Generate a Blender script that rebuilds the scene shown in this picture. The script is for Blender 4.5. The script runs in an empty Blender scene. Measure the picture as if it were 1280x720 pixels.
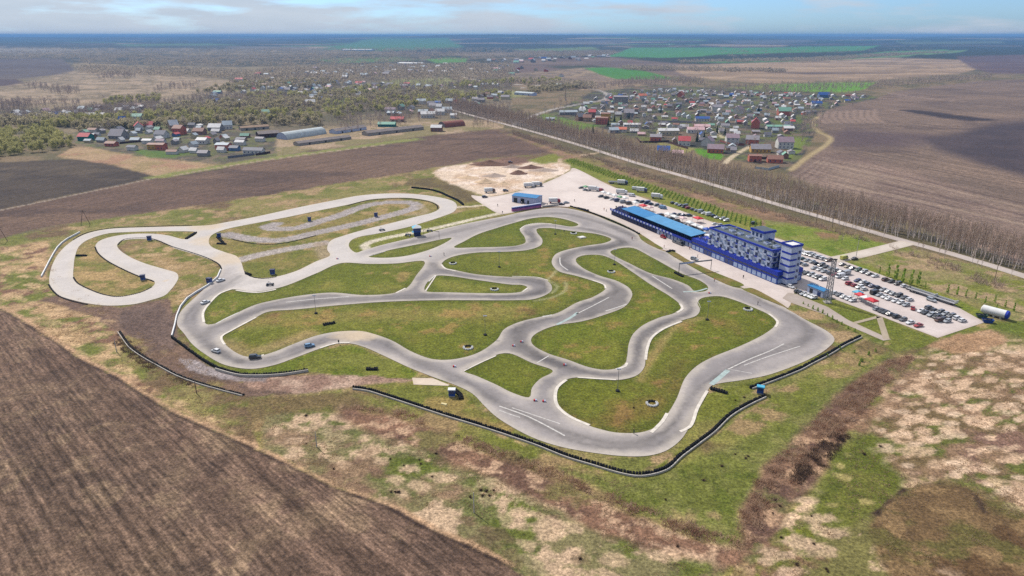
import bpy, bmesh, math, random
import numpy as np
from mathutils import Vector, Matrix
from mathutils.geometry import delaunay_2d_cdt

SC = bpy.context.scene
COL = SC.collection
R = math.radians
rnd = random.Random(7)

# ------------------------------------------------------------------ camera and survey
CAM_H, FPX, PITCH = 100.0, 853.0, math.atan((360 - 44) / 853.0)
SP, CP = math.sin(PITCH), math.cos(PITCH)

def px(u, v, z=0.0):
    """bearing/depression read off the photograph -> point on the level ground (or at height z)"""
    t = (v - 360) / FPX
    k = (CAM_H - z) / (SP + t * CP)
    return Vector(((u - 640) / FPX * k, (CP - t * SP) * k, z))

def pxl(pts, z=0.0):
    return [px(u, v, z) for u, v in pts]

def lin(c):
    c = c / 255.0
    return c / 12.92 if c <= 0.04045 else ((c + 0.055) / 1.055) ** 2.4

KA = 0.50
def A(r, g, b, k=KA):
    return tuple(1.13 * k * lin(c) ** 1.1 for c in (r, g, b))

# ------------------------------------------------------------------ numpy noise
def _hash(ix, iy, seed):
    h = (ix.astype(np.int64) * 374761393 + iy.astype(np.int64) * 668265263 + seed * 974711) & 0xffffffff
    h = ((h ^ (h >> 13)) * 1274126177) & 0xffffffff
    h = ((h ^ (h >> 16)) * 2246822519) & 0xffffffff
    return ((h ^ (h >> 15)) & 0xffffff) / float(0xffffff)

def vnoise(x, y, seed=0):
    ix, iy = np.floor(x), np.floor(y)
    fx, fy = x - ix, y - iy
    fx, fy = fx * fx * (3 - 2 * fx), fy * fy * (3 - 2 * fy)
    a, b = _hash(ix, iy, seed), _hash(ix + 1, iy, seed)
    c, d = _hash(ix, iy + 1, seed), _hash(ix + 1, iy + 1, seed)
    return (a * (1 - fx) + b * fx) * (1 - fy) + (c * (1 - fx) + d * fx) * fy

def fbm(x, y, seed=0, octv=4):
    s, a, t = 0.0, 1.0, 0.0
    for o in range(octv):
        s = s + a * vnoise(x, y, seed + o * 17); t += a
        x, y, a = x * 2.03 + 11.3, y * 2.03 + 5.7, a * 0.6
    return s / t

def sstep(a, b, x):
    t = np.clip((x - a) / (b - a), 0, 1)
    return t * t * (3 - 2 * t)

def inpoly(X, Y, poly):
    r = np.zeros(X.shape, bool)
    n = len(poly)
    for i in range(n):
        x1, y1 = poly[i]; x2, y2 = poly[(i + 1) % n]
        if y1 == y2: continue
        c = ((y1 > Y) != (y2 > Y)) & (X < (x2 - x1) * (Y - y1) / (y2 - y1) + x1)
        r ^= c
    return r

def distline(X, Y, pts, closed=False):
    d = np.full(X.shape, 1e18)
    n = len(pts)
    for i in range(n if closed else n - 1):
        x1, y1 = pts[i]; x2, y2 = pts[(i + 1) % n]
        dx, dy = x2 - x1, y2 - y1
        l2 = dx * dx + dy * dy + 1e-12
        t = np.clip(((X - x1) * dx + (Y - y1) * dy) / l2, 0, 1)
        d = np.minimum(d, (X - x1 - t * dx) ** 2 + (Y - y1 - t * dy) ** 2)
    return np.sqrt(d)

# ------------------------------------------------------------------ materials
MATS = {}
def nodemat(name):
    m = bpy.data.materials.new(name); m.use_nodes = True
    nt = m.node_tree
    return m, nt, nt.nodes['Principled BSDF']

def mat(name, rgb, rough=0.8, var=0.18, scale=1.5, metal=0.0, spec=0.3):
    """plain surface with a little procedural wear in its tone"""
    if name in MATS: return MATS[name]
    m, nt, p = nodemat(name)
    tc = nt.nodes.new('ShaderNodeTexCoord'); nz = nt.nodes.new('ShaderNodeTexNoise')
    nz.inputs['Scale'].default_value = scale; nz.inputs['Detail'].default_value = 4
    nt.links.new(tc.outputs['Object'], nz.inputs['Vector'])
    mr = nt.nodes.new('ShaderNodeMapRange')
    mr.inputs['From Min'].default_value = 0.25; mr.inputs['From Max'].default_value = 0.75
    mr.inputs['To Min'].default_value = 1 - var; mr.inputs['To Max'].default_value = 1 + var
    nt.links.new(nz.outputs['Fac'], mr.inputs['Value'])
    mx = nt.nodes.new('ShaderNodeVectorMath'); mx.operation = 'SCALE'
    mx.inputs[0].default_value = rgb
    nt.links.new(mr.outputs['Result'], mx.inputs['Scale'])
    nt.links.new(mx.outputs['Vector'], p.inputs['Base Color'])
    p.inputs['Roughness'].default_value = rough; p.inputs['Metallic'].default_value = metal
    p.inputs['Specular IOR Level'].default_value = spec
    MATS[name] = m
    return m

def groundmat(name, scales, furrow=False, rough=1.0, contrast=1.0, bump=0.4):
    """colour of what covers the ground comes from the 'cover' attribute; grain from world-space noise"""
    m, nt, p = nodemat(name)
    L = nt.links.new
    at = nt.nodes.new('ShaderNodeAttribute'); at.attribute_name = 'cover'
    geo = nt.nodes.new('ShaderNodeNewGeometry')
    val = None; last = None
    for i, (s, amp) in enumerate(scales):
        nz = nt.nodes.new('ShaderNodeTexNoise'); nz.inputs['Scale'].default_value = s
        nz.inputs['Detail'].default_value = 5; nz.inputs['Roughness'].default_value = 0.65
        L(geo.outputs['Position'], nz.inputs['Vector'])
        mr = nt.nodes.new('ShaderNodeMapRange'); mr.clamp = False
        mr.inputs['From Min'].default_value = 0.3; mr.inputs['From Max'].default_value = 0.7
        mr.inputs['To Min'].default_value = 1 - amp * contrast; mr.inputs['To Max'].default_value = 1 + amp * contrast
        L(nz.outputs['Fac'], mr.inputs['Value'])
        last = nz
        if val is None: val = mr.outputs['Result']
        else:
            mu = nt.nodes.new('ShaderNodeMath'); mu.operation = 'MULTIPLY'
            L(val, mu.inputs[0]); L(mr.outputs['Result'], mu.inputs[1]); val = mu.outputs[0]
    if furrow:
        fa = nt.nodes.new('ShaderNodeAttribute'); fa.attribute_name = 'furrow'
        sx = nt.nodes.new('ShaderNodeSeparateXYZ'); L(fa.outputs['Vector'], sx.inputs[0])
        for (fs, fl, amp) in ((0.7, 0.014, 0.48), (0.16, 0.006, 0.24), (1.5, 0.22, 0.44)):
            a = nt.nodes.new('ShaderNodeMath'); a.operation = 'MULTIPLY'; a.inputs[1].default_value = fs; L(sx.outputs['X'], a.inputs[0])
            b = nt.nodes.new('ShaderNodeMath'); b.operation = 'MULTIPLY'; b.inputs[1].default_value = fl; L(sx.outputs['Y'], b.inputs[0])
            cb = nt.nodes.new('ShaderNodeCombineXYZ'); L(a.outputs[0], cb.inputs[0]); L(b.outputs[0], cb.inputs[1])
            nz = nt.nodes.new('ShaderNodeTexNoise'); nz.inputs['Scale'].default_value = 1.0; nz.inputs['Detail'].default_value = 4
            L(cb.outputs[0], nz.inputs['Vector'])
            mr = nt.nodes.new('ShaderNodeMapRange'); mr.clamp = False
            mr.inputs['From Min'].default_value = 0.3; mr.inputs['From Max'].default_value = 0.7
            mr.inputs['To Min'].default_value = -amp; mr.inputs['To Max'].default_value = amp
            L(nz.outputs['Fac'], mr.inputs['Value'])
            mm = nt.nodes.new('ShaderNodeMath'); mm.operation = 'MULTIPLY_ADD'; mm.inputs[2].default_value = 1.0
            L(mr.outputs['Result'], mm.inputs[0]); L(sx.outputs['Z'], mm.inputs[1])
            mu = nt.nodes.new('ShaderNodeMath'); mu.operation = 'MULTIPLY'
            L(val, mu.inputs[0]); L(mm.outputs[0], mu.inputs[1]); val = mu.outputs[0]
    mx2 = nt.nodes.new('ShaderNodeMath'); mx2.operation = 'MAXIMUM'; mx2.inputs[1].default_value = 0.25
    L(val, mx2.inputs[0])
    mx = nt.nodes.new('ShaderNodeVectorMath'); mx.operation = 'SCALE'
    L(at.outputs['Color'], mx.inputs[0]); L(mx2.outputs[0], mx.inputs['Scale'])
    L(mx.outputs['Vector'], p.inputs['Base Color'])
    p.inputs['Roughness'].default_value = rough
    p.inputs['Specular IOR Level'].default_value = 0.12
    if bump:
        bp = nt.nodes.new('ShaderNodeBump'); bp.inputs['Strength'].default_value = bump; bp.inputs['Distance'].default_value = 0.25
        L(last.outputs['Fac'], bp.inputs['Height']); L(bp.outputs['Normal'], p.inputs['Normal'])
    return m

# ------------------------------------------------------------------ mesh builder
class MB:
    def __init__(s): s.v, s.f, s.m = [], [], []
    def poly(s, pts, mi=0):
        n = len(s.v); s.v += [tuple(p) for p in pts]; s.f.append(tuple(range(n, n + len(pts)))); s.m.append(mi)
    def box(s, x0, x1, y0, y1, z0, z1, mi=0):
        n = len(s.v)
        s.v += [(x0, y0, z0), (x1, y0, z0), (x1, y1, z0), (x0, y1, z0), (x0, y0, z1), (x1, y0, z1), (x1, y1, z1), (x0, y1, z1)]
        for f in ((0, 3, 2, 1), (4, 5, 6, 7), (0, 1, 5, 4), (1, 2, 6, 5), (2, 3, 7, 6), (3, 0, 4, 7)):
            s.f.append(tuple(n + i for i in f)); s.m.append(mi)
    def frus(s, lo, hi, mi=0, caps=(True, True)):
        """loft two rings of points"""
        n = len(s.v); k = len(lo); s.v += [tuple(p) for p in lo] + [tuple(p) for p in hi]
        for i in range(k):
            j = (i + 1) % k
            s.f.append((n + i, n + j, n + k + j, n + k + i)); s.m.append(mi)
        if caps[0]: s.f.append(tuple(n + i for i in reversed(range(k)))); s.m.append(mi)
        if caps[1]: s.f.append(tuple(n + k + i for i in range(k))); s.m.append(mi)
    def tube(s, p, q, r0, r1, k=6, mi=0, caps=True):
        p, q = Vector(p), Vector(q); d = q - p
        if d.length < 1e-6: return
        d.normalize()
        a = d.orthogonal().normalized(); b = d.cross(a)
        lo = [p + (a * math.cos(2 * math.pi * i / k) + b * math.sin(2 * math.pi * i / k)) * r0 for i in range(k)]
        hi = [q + (a * math.cos(2 * math.pi * i / k) + b * math.sin(2 * math.pi * i / k)) * r1 for i in range(k)]
        s.frus(lo, hi, mi, (caps, caps))
    def lathe(s, c, prof, k=10, mi=0):
        n = len(s.v); cx, cy, cz = c
        for r, z in prof:
            for i in range(k):
                an = 2 * math.pi * i / k
                s.v.append((cx + r * math.cos(an), cy + r * math.sin(an), cz + z))
        for j in range(len(prof) - 1):
            for i in range(k):
                i2 = (i + 1) % k
                s.f.append((n + j * k + i, n + j * k + i2, n + (j + 1) * k + i2, n + (j + 1) * k + i)); s.m.append(mi)
    def mesh(s, name, mats):
        me = bpy.data.meshes.new(name)
        me.from_pydata(s.v, [], s.f)
        for m in mats: me.materials.append(m)
        if len(mats) > 1: me.polygons.foreach_set('material_index', s.m)
        me.update()
        return me
    def build(s, name, mats, parent=None, smooth=False):
        if not isinstance(mats, (list, tuple)): mats = [mats]
        me = s.mesh(name, mats)
        if smooth: me.polygons.foreach_set('use_smooth', [True] * len(me.polygons))
        return link(bpy.data.objects.new(name, me), parent)

KIDS = {}
def link(o, parent=None):
    COL.objects.link(o)
    if parent is not None:
        o.parent = parent; KIDS.setdefault(parent, []).append(o)
    return o

def tag(o, label=None, cat=None, group=None, kind=None):
    if label: o['label'] = label
    if cat: o['category'] = cat
    if group: o['group'] = group
    if kind: o['kind'] = kind
    return o

def thing(name, label, cat, loc=(0, 0, 0), rz=0.0, group=None):
    o = bpy.data.objects.new(name, None); COL.objects.link(o)
    o.empty_display_size = 0.5
    o.location = loc; o.rotation_euler = (0, 0, rz)
    return tag(o, label, cat, group)

def clone(root, loc, rz=0.0, label=None, scale=None, group=None):
    r = root.copy(); COL.objects.link(r); r.location = loc; r.rotation_euler = (0, 0, rz)
    if scale: r.scale = scale if isinstance(scale, tuple) else (scale,) * 3
    if label: r['label'] = label
    if group: r['group'] = group
    for ch in KIDS.get(root, ()):
        c = ch.copy(); link(c, r)
        for g in KIDS.get(ch, ()): link(g.copy(), c)
    return r

def setslot(o, i, m):
    o.material_slots[i].link = 'OBJECT'; o.material_slots[i].material = m

ONES = ['', 'first', 'second', 'third', 'fourth', 'fifth', 'sixth', 'seventh', 'eighth', 'ninth', 'tenth', 'eleventh', 'twelfth', 'thirteenth',
        'fourteenth', 'fifteenth', 'sixteenth', 'seventeenth', 'eighteenth', 'nineteenth']
TENS = ['', '', 'twent', 'thirt', 'fort', 'fift', 'sixt', 'sevent', 'eight', 'ninet']
def nth(n):
    if n < 20: return ONES[n]
    if n < 100: return TENS[n // 10] + ('ieth' if n % 10 == 0 else 'y-' + ONES[n % 10])
    return 'hundred and ' + nth(n - 100) if n > 100 else 'hundredth'

def crom(pts, closed=True, step=1.2):
    """smooth a traced outline (centripetal Catmull-Rom) in metres"""
    P = [Vector((p[0], p[1])) for p in pts]; n = len(P); out = []
    rng = range(n if closed else n - 1)
    for i in rng:
        if closed: p0, p1, p2, p3 = P[i - 1], P[i], P[(i + 1) % n], P[(i + 2) % n]
        else: p0, p1, p2, p3 = P[max(i - 1, 0)], P[i], P[i + 1], P[min(i + 2, n - 1)]
        t0 = 0; t1 = t0 + max((p1 - p0).length, 1e-3) ** .5; t2 = t1 + max((p2 - p1).length, 1e-3) ** .5; t3 = t2 + max((p3 - p2).length, 1e-3) ** .5
        k = max(1, int((p2 - p1).length / step))
        for j in range(k):
            t = t1 + (t2 - t1) * j / k
            a1 = p0 * ((t1 - t) / (t1 - t0)) + p1 * ((t - t0) / (t1 - t0))
            a2 = p1 * ((t2 - t) / (t2 - t1)) + p2 * ((t - t1) / (t2 - t1))
            a3 = p2 * ((t3 - t) / (t3 - t2)) + p3 * ((t - t2) / (t3 - t2))
            b1 = a1 * ((t2 - t) / (t2 - t0)) + a2 * ((t - t0) / (t2 - t0))
            b2 = a2 * ((t3 - t) / (t3 - t1)) + a3 * ((t - t1) / (t3 - t1))
            c = b1 * ((t2 - t) / (t2 - t1)) + b2 * ((t - t1) / (t2 - t1))
            out.append((c.x, c.y))
    if not closed: out.append((P[-1].x, P[-1].y))
    return out

def setattr_color(me, name, arr):
    a = me.attributes.new(name, 'FLOAT_COLOR', 'POINT')
    d = np.ones((len(arr), 4), np.float32); d[:, :3] = arr
    a.data.foreach_set('color', d.ravel())

def sheet(name, loops, z, colfn, m, spacing=2.0, kind='structure'):
    """flat paved sheet: first loop is its outline, the others holes (metres); filled with a regular net so its tone can vary"""
    V, E = [], []
    for lp in loops:
        n = len(V); V += [Vector(p) for p in lp]
        E += [(n + i, n + (i + 1) % len(lp)) for i in range(len(lp))]
    allp = np.array([[p[0], p[1]] for p in loops[0]])
    x0, y0 = allp.min(0); x1, y1 = allp.max(0)
    gx, gy = np.meshgrid(np.arange(x0, x1, spacing), np.arange(y0, y1, spacing))
    jx = gx + (_hash(np.round(gx * 10), np.round(gy * 10), 3) - .5) * spacing * .6
    jy = gy + (_hash(np.round(gx * 10), np.round(gy * 10), 5) - .5) * spacing * .6
    jx, jy = jx.ravel(), jy.ravel()
    ok = inpoly(jx, jy, loops[0])
    for lp in loops[1:]: ok &= ~inpoly(jx, jy, lp)
    jx, jy = jx[ok], jy[ok]
    d = np.min([distline(jx, jy, lp, True) for lp in loops], axis=0)
    ok = d > 0.35 * spacing
    V += [Vector((a, b)) for a, b in zip(jx[ok], jy[ok])]
    vs, es, fs, *_ = delaunay_2d_cdt(V, E, [], 0, 1e-4)
    XY = np.array([(p.x, p.y) for p in vs])
    F = np.array([f for f in fs if len(f) == 3])
    cx, cy = XY[F].mean(1).T
    ok = inpoly(cx, cy, loops[0])
    for lp in loops[1:]: ok &= ~inpoly(cx, cy, lp)
    F = F[ok]
    ar = (XY[F[:, 1], 0] - XY[F[:, 0], 0]) * (XY[F[:, 2], 1] - XY[F[:, 0], 1]) - (XY[F[:, 1], 1] - XY[F[:, 0], 1]) * (XY[F[:, 2], 0] - XY[F[:, 0], 0])
    F[ar < 0] = F[ar < 0][:, ::-1]
    me = bpy.data.meshes.new(name)
    me.from_pydata([(x, y, z) for x, y in XY], [], F.tolist())
    d = np.min([distline(XY[:, 0], XY[:, 1], lp, True) for lp in loops], axis=0)
    setattr_color(me, 'cover', colfn(XY[:, 0], XY[:, 1], d))
    me.materials.append(m); me.update()
    o = bpy.data.objects.new(name, me); COL.objects.link(o)
    return tag(o, kind=kind)

def ribbon(pts, w):
    """outline of a strip of width w along a polyline (metres)"""
    n = len(pts); Lp, Rp = [], []
    for i in range(n):
        a = Vector(pts[max(i - 1, 0)][:2]); b = Vector(pts[min(i + 1, n - 1)][:2]); d = (b - a).normalized()
        q = Vector((-d.y, d.x)) * (w / 2); p = Vector(pts[i][:2])
        Lp.append((p + q).to_tuple()); Rp.append((p - q).to_tuple())
    return Lp + Rp[::-1]

def along(pts, step):
    """points every `step` metres along a polyline with the heading there"""
    out = []; acc = 0.0
    for i in range(len(pts) - 1):
        a, b = Vector(pts[i][:2]), Vector(pts[i + 1][:2]); l = (b - a).length
        if l < 1e-9: continue
        while acc <= l:
            p = a + (b - a) * (acc / l); out.append((p.x, p.y, math.atan2(b.y - a.y, b.x - a.x))); acc += step
        acc -= l
    return out
# ------------------------------------------------------------------ traced outlines (bearing, depression) of the circuit
TRACK_OUT = [(245,282.5),(262,281.5),(285,277.5),(320,271),(370,260),(420,250),(450,244.5),(485,242),(515,242.5),(545,246),(565,251),(571,257),(567,265),
 (552,271),(532,277.5),(510,284),(470,292.5),(450,296),(440,300),(436,307),(441,314),(446,316),(452,314),(475,307),(520,296),(550,287),(595,277),(627,271),
 (640,268),(670,262),(697,259.5),(715,261.5),(740,268),(765,278),(785,286),(797,293),(802,300),(824,312),(834,315.5),(840,320),(865,334),(890,347.5),(917,359),
 (927,361),(950,372),(970,380),(990,390),(1007,400),(1035,415),(1043,424),(1035,435),(1010,450),(960,469),(930,475),(890,482),(884,490),(875,507),(860,537),
 (850,551),(832,564),(810,570),(780,570.5),(740,566),(702,559),(670,549),(640,534),(620,521),(605,507),(590,492),(570,482),(540,471),(510,459),(480,445),
 (455,434),(437,429.5),(420,430),(400,436),(370,447),(345,456),(320,461),(305,461),(280,456),(255,442),(240,430),(230,417),(222,407),(222,397),(230,385),
 (245,371),(260,357),(272,347),(276,337),(272,330),(260,324),(240,317),(217,310),(200,302),(185,299),(157,300),(147.5,305),(147.5,310),(160,320),(180,329),
 (207,337),(220,341),(223,347),(220,354),(213,363),(205,370),(190,375),(170,380),(150,382),(130,382),(110,379.5),(90,375),(75,370),(66,362),(62,355),(62,345),
 (66,330),(75,315),(88,303),(105,293.5),(120,289),(140,286),(190,284)]
ISL = {}
ISL['west loop'] = [(246,290.5),(232,299),(210,294.5),(190,292.3),(160,293),(140,296),(125,301),(119,309),(122,316),(132,325),(150,335),(172,345),(193,352),(190,359),
 (175,366),(150,371),(132,369),(112,362),(97,354),(92,347),(92,335),(94,320),(100,307),(112,299),(135,292),(160,290.3),(190,289.4),(220,289.2)]
ISL['back loop'] = [(285,286),(320,279),(357,272),(395,264),(435,256),(460,250),(480,248),(510,247.5),(535,251),(547,256),(549,261),(540,266),(520,271),(495,277.5),
 (460,286),(432,294),(415,300),(410,306),(409,312),(412,320),(395,327),(370,339),(345,346),(320,348),(313,345),(306,340),(301,327),(295,320),(280,315),(265,309),
 (261,302),(265,294),(275,289)]
ISL['timing wedge'] = [(461,321),(482,314),(525,305),(564,297.5),(552,306),(530,314.5),(505,320.5),(480,322.5)]
ISL['mid west'] = [(290,362),(320,365),(352,359),(395,342),(427,329),(460,330),(495,329.5),(529,326.5),(520,345),(507,361),(490,367),(455,369),(415,366),(380,369),
 (345,375),(320,381),(295,392),(272,404),(260,406),(255,401),(255,391),(262,379),(275,367)]
ISL['small middle'] = [(545,345),(532,364),(560,365.6),(640,366.5),(653,364.5),(660,360),(653,356.5),(640,356),(595,350),(560,345)]
ISL['centre'] = [(552,331),(557,325),(570,320),(595,316),(640,314.5),(660,312.5),(675,307.5),(678,300),(671,290),(672,286),(685,285),(715,289),(745,292.5),(762,297.5),
 (764,300),(755,304),(735,307),(710,312),(696,317),(690,325),(691,332),(700,340),(720,345),(740,351),(755,356),(757,361),(740,372),(722,378),(695,392),(672,397),
 (655,401),(643,405),(630,412),(621,425),(600,440),(580,447),(560,450),(540,449),(515,440),(490,426),(465,417),(450,414),(420,415),(395,420),(370,429),(340,441),
 (320,446),(308,446),(295,441),(280,429),(276,422),(285,416),(320,397),(335,390),(370,387),(420,382),(480,377.5),(545,375.5),(640,375.5),(665,374.5),(682,369),
 (690,362),(685,352),(672,347.5),(640,346.5),(595,343),(565,337),(555,335)]
ISL['north'] = [(568,309.5),(580,302),(600,292),(625,284),(640,279.5),(665,273),(685,271.3),(705,274),(723,281),(715,283.5),(690,280),(672,279.5),(657,282),(650,287),
 (656,297),(656,304),(647,307),(640,308),(595,309.5)]
ISL['pit side'] = [(763,315),(778,310),(790,310),(815,322),(852,342),(875,351),(885,359),(882,364),(870,365),(860,357),(840,349),(815,342.5),(790,331)]
ISL['esses'] = [(720,327),(722,322),(732,319),(750,319),(765,324),(790,340),(815,357),(838,371),(850,381),(850,387),(842,392),(825,397),(805,406),(792,417),(786,430),
 (784,445),(781,455),(770,461),(755,462.5),(735,459),(710,450),(685,442),(667,432),(664,424),(672,416),(695,407),(727,402),(752,395),(780,384),(789,373),(790,366),
 (785,359),(770,351),(750,345),(730,336)]
ISL['east'] = [(874,375),(880,372),(900,370.5),(920,376),(945,386),(960,393),(970,402),(968,408),(955,418),(927,432),(890,447),(872,457),(857,472),(845,500),(830,524),
 (820,534),(800,541),(770,541),(755,538),(735,532),(712,521),(697,507),(694,495),(696,485),(707,475),(722,472),(752,474),(775,475),(795,470),(805,460),(807,445),
 (809,435),(815,422),(830,412),(852,401),(870,395),(875,387),(872,380)]
ISL['south wedge'] = [(637,442),(665,454),(691,464),(675,474),(665,485),(661,497),(640,491),(620,481),(595,470),(580,464),(600,454),(625,442.5)]

def gxy(pts): return [(p.x, p.y) for p in pxl(pts)]
TRACK_LOOP = crom(gxy(TRACK_OUT))
ISL_LOOP = {k: crom(gxy(v)) for k, v in ISL.items()}

# ------------------------------------------------------------------ ground sheet
f_rows = np.concatenate([np.arange(905, 400, -1.9), np.arange(400, 120, -1.35), np.arange(120, 58, -0.85)])
tt = (f_rows - 360) / FPX
dep = CAM_H / (SP + tt * CP)
gy = (CP - tt * SP) * dep
gy = np.concatenate([gy, np.geomspace(gy[-1] * 1.02, 26000, 75)])
dep = gy * CP + CAM_H * SP
vv = 360 + FPX * (CAM_H / dep - SP) / CP
sl = np.concatenate([np.arange(-1400, -40, 14), np.arange(-40, 1320, 2.6), np.arange(1320, 2700, 14)])
U, V = np.meshgrid(sl, vv)
X = (U - 640) / FPX * dep[:, None]; Y = np.repeat(gy[:, None], len(sl), 1)
D = np.sqrt(X * X + Y * Y)

wob = (fbm(X / 9, Y / 9, 5) - .5) * 5.0
wob2 = (fbm(X / 9 + 77, Y / 9, 6) - .5) * 5.0
dens = np.clip(300.0 / D, 0.1, 1.6)
Uw, Vw = U + wob * 2.2 * dens, V + wob2 * 1.2 * dens

C = np.zeros(X.shape + (3,)); FUR = np.zeros(X.shape + (3,))
def mixc(c1, c2, m): return np.asarray(c1) * (1 - m[..., None]) + np.asarray(c2) * m[..., None]

n_b = fbm(X / 28, Y / 28, 1); n_s = fbm(X / 7, Y / 7, 2)
C[:] = mixc(A(140, 122, 98), A(112, 104, 78), sstep(.35, .65, n_b))

def zone(poly, cols, sc=25.0, thr=.5, soft=.15, f=1.2, w=True, fur=None, seed=3, stretch=1.0, alpha=1.0, sc2=None):
    uu, vw = (Uw, Vw) if w else (U, V)
    pu = [p[0] for p in poly]; pv = [p[1] for p in poly]
    bb = (uu > min(pu) - 6) & (uu < max(pu) + 6) & (vw > min(pv) - 6) & (vw < max(pv) + 6)
    if not bb.any(): return
    u, v = uu[bb], vw[bb]
    d = distline(u, v, poly, True); ins = inpoly(u, v, poly)
    a = sstep(-f, f, np.where(ins, d, -d)) * alpha
    x, y = X[bb], Y[bb]
    col = np.broadcast_to(np.asarray(cols[0]), x.shape + (3,))
    if len(cols) > 1:
        n = fbm(x / sc / stretch, y / sc, seed, 6)
        col = mixc(col, cols[1], sstep(thr - soft, thr + soft, n))
    if len(cols) > 2:
        s2 = sc2 or sc * .6
        n = fbm(x / s2 / stretch + 9, y / s2, seed + 40, 6)
        col = mixc(col, cols[2], sstep(thr + .02, thr + .02 + soft, n))
    if len(cols) > 3:
        n = fbm(x / sc / 1.7 + 31, y / sc / 1.7, seed + 80, 6)
        col = mixc(col, cols[3], sstep(thr + .06, thr + .06 + soft, n))
    C[bb] = C[bb] * (1 - a[:, None]) + col * a[:, None]
    F = FUR[bb]
    if fur is not None:
        p, q = px(*fur[0]), px(*fur[1]); dd = (q - p).normalized()
        al = x * dd.x + y * dd.y; ac = -x * dd.y + y * dd.x
        k = a > .5
        F[k, 0] = ac[k]; F[k, 1] = al[k]
        F[:, 2] = np.where(k, fur[2], F[:, 2] * (1 - a))
    else: F[:, 2] *= (1 - a)
    FUR[bb] = F

def stroke(pts, w, col, soft=.5, alpha=1.0, smooth=True, noise=0.0):
    P = gxy(pts)
    if smooth: P = crom(P, False, 4.0)
    pu = [p[0] for p in pts]; pv = [p[1] for p in pts]
    bb = (U > min(pu) - 25) & (U < max(pu) + 25) & (V > min(pv) - 25) & (V < max(pv) + 25)
    x, y = X[bb], Y[bb]
    d = distline(x, y, P)
    if noise: d = d + (fbm(x / 5, y / 5, 71) - .5) * noise
    a = (1 - sstep(w / 2 - soft, w / 2 + soft, d)) * alpha
    C[bb] = C[bb] * (1 - a[:, None]) + np.asarray(col) * a[:, None]
    FUR[bb, 2] *= (1 - a)

def blobs(poly, col, cw, ch, prob, r0, r1, seed, alpha=.9, f=8, ang=0.0):
    """tussock patches: soft-edged clumps strewn over a traced patch (cell size in metres)"""
    pu = [p[0] for p in poly]; pv = [p[1] for p in poly]
    bb = (U > min(pu) - 6) & (U < max(pu) + 6) & (V > min(pv) - 6) & (V < max(pv) + 6)
    u, v = Uw[bb], Vw[bb]; d = distline(u, v, poly, True); ins = inpoly(u, v, poly)
    edge = sstep(-f, f, np.where(ins, d, -d))
    x0, y0 = X[bb], Y[bb]; ca, sa = math.cos(ang), math.sin(ang)
    x, y = (x0 * ca + y0 * sa) / cw, (-x0 * sa + y0 * ca) / ch
    wx = (fbm(x0 / 3.0, y0 / 2.2, seed + 3, 5) - .5) * 2.0
    ix, iy = np.floor(x), np.floor(y); best = np.zeros(x.shape)
    for di in (-1, 0, 1):
        for dj in (-1, 0, 1):
            cx_, cy_ = ix + di, iy + dj
            on = _hash(cx_, cy_, seed) < prob
            jx_, jy_ = cx_ + .15 + .7 * _hash(cx_, cy_, seed + 1), cy_ + .15 + .7 * _hash(cx_, cy_, seed + 2)
            rad = r0 + (r1 - r0) * _hash(cx_, cy_, seed + 4)
            dd = np.hypot(x - jx_, y - jy_) / rad + wx
            best = np.maximum(best, np.where(on, (1 - sstep(.55, 1.05, dd)) * (.6 + .4 * _hash(cx_, cy_, seed + 5)), 0))
    a = best * edge * alpha
    C[bb] = C[bb] * (1 - a[:, None]) + np.asarray(col) * a[:, None]

GR1, GR2, GR3 = A(104, 120, 52), A(128, 132, 66), A(88, 108, 42)
TAN, STRAW, BRN, DRK = A(160, 136, 104), A(206, 180, 148), A(122, 92, 76), A(92, 76, 66)

# far country: patchwork of woods and fields
ang = 0.25
xr, yr = X * math.cos(ang) - Y * math.sin(ang), X * math.sin(ang) + Y * math.cos(ang)
jx = (fbm(X / 900, Y / 900, 21) - .5) * 700
cx, cy = np.floor((xr + jx) / 900), np.floor((yr + jx * .6) / 620)
h1, h2 = _hash(cx, cy, 31), _hash(cx, cy, 32)
pal = np.array([A(58, 66, 48), A(62, 64, 50), A(100, 84, 74), A(92, 122, 66), A(150, 132, 108), A(66, 70, 54), A(110, 98, 84), A(60, 66, 50)])
cell = pal[np.clip((h1 * 8).astype(int), 0, 7)] * (0.85 + .3 * h2[..., None])
wood = sstep(.47, .53, fbm(X / 1500, Y / 1100, 23, 5))
cell = mixc(cell, A(60, 66, 50), wood * .85)
farm = sstep(1900, 2500, Y)
C = mixc(C, 0, farm) + cell * farm[..., None]
farwood = wood * farm

# middle distance, left: hillside, woods, meadows
zone([(-900,60),(420,62),(640,75),(640,150),(420,170),(-900,205)], [A(128,116,98),A(104,98,78),A(150,134,108)], 90, .5, .12)
zone([(-900,74),(330,70),(640,66),(700,78),(600,90),(300,84),(100,80),(-900,90)], [A(84,82,72),A(70,72,60),A(120,108,90)], 160, .5, .1)
zone([(-900,72),(78,74),(97,91),(20,99),(-900,110)], [A(98,88,90),A(108,98,96)], 120)
zone([(-900,100),(20,99),(40,107),(-900,118)], [A(92,76,78)], 60)
zone([(0,110),(95,88),(150,83),(260,98),(320,104),(290,114),(210,126),(120,133),(-200,140)], [A(172,152,130),A(150,134,112),A(132,118,98)], 45, .5, .1, f=2.5)
zone([(270,112),(330,100),(400,104),(320,116)], [A(160,150,118),A(140,140,100)], 40, f=2)
zone([(440,107),(500,99),(560,97),(575,104),(520,112),(450,115),(400,122),(370,124)], [A(140,140,92),A(150,148,104)], 40, f=2)
zone([(520,120),(560,113),(640,113),(660,120),(600,125),(540,127)], [A(156,152,108),A(146,146,98)], 40, f=2)
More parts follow.
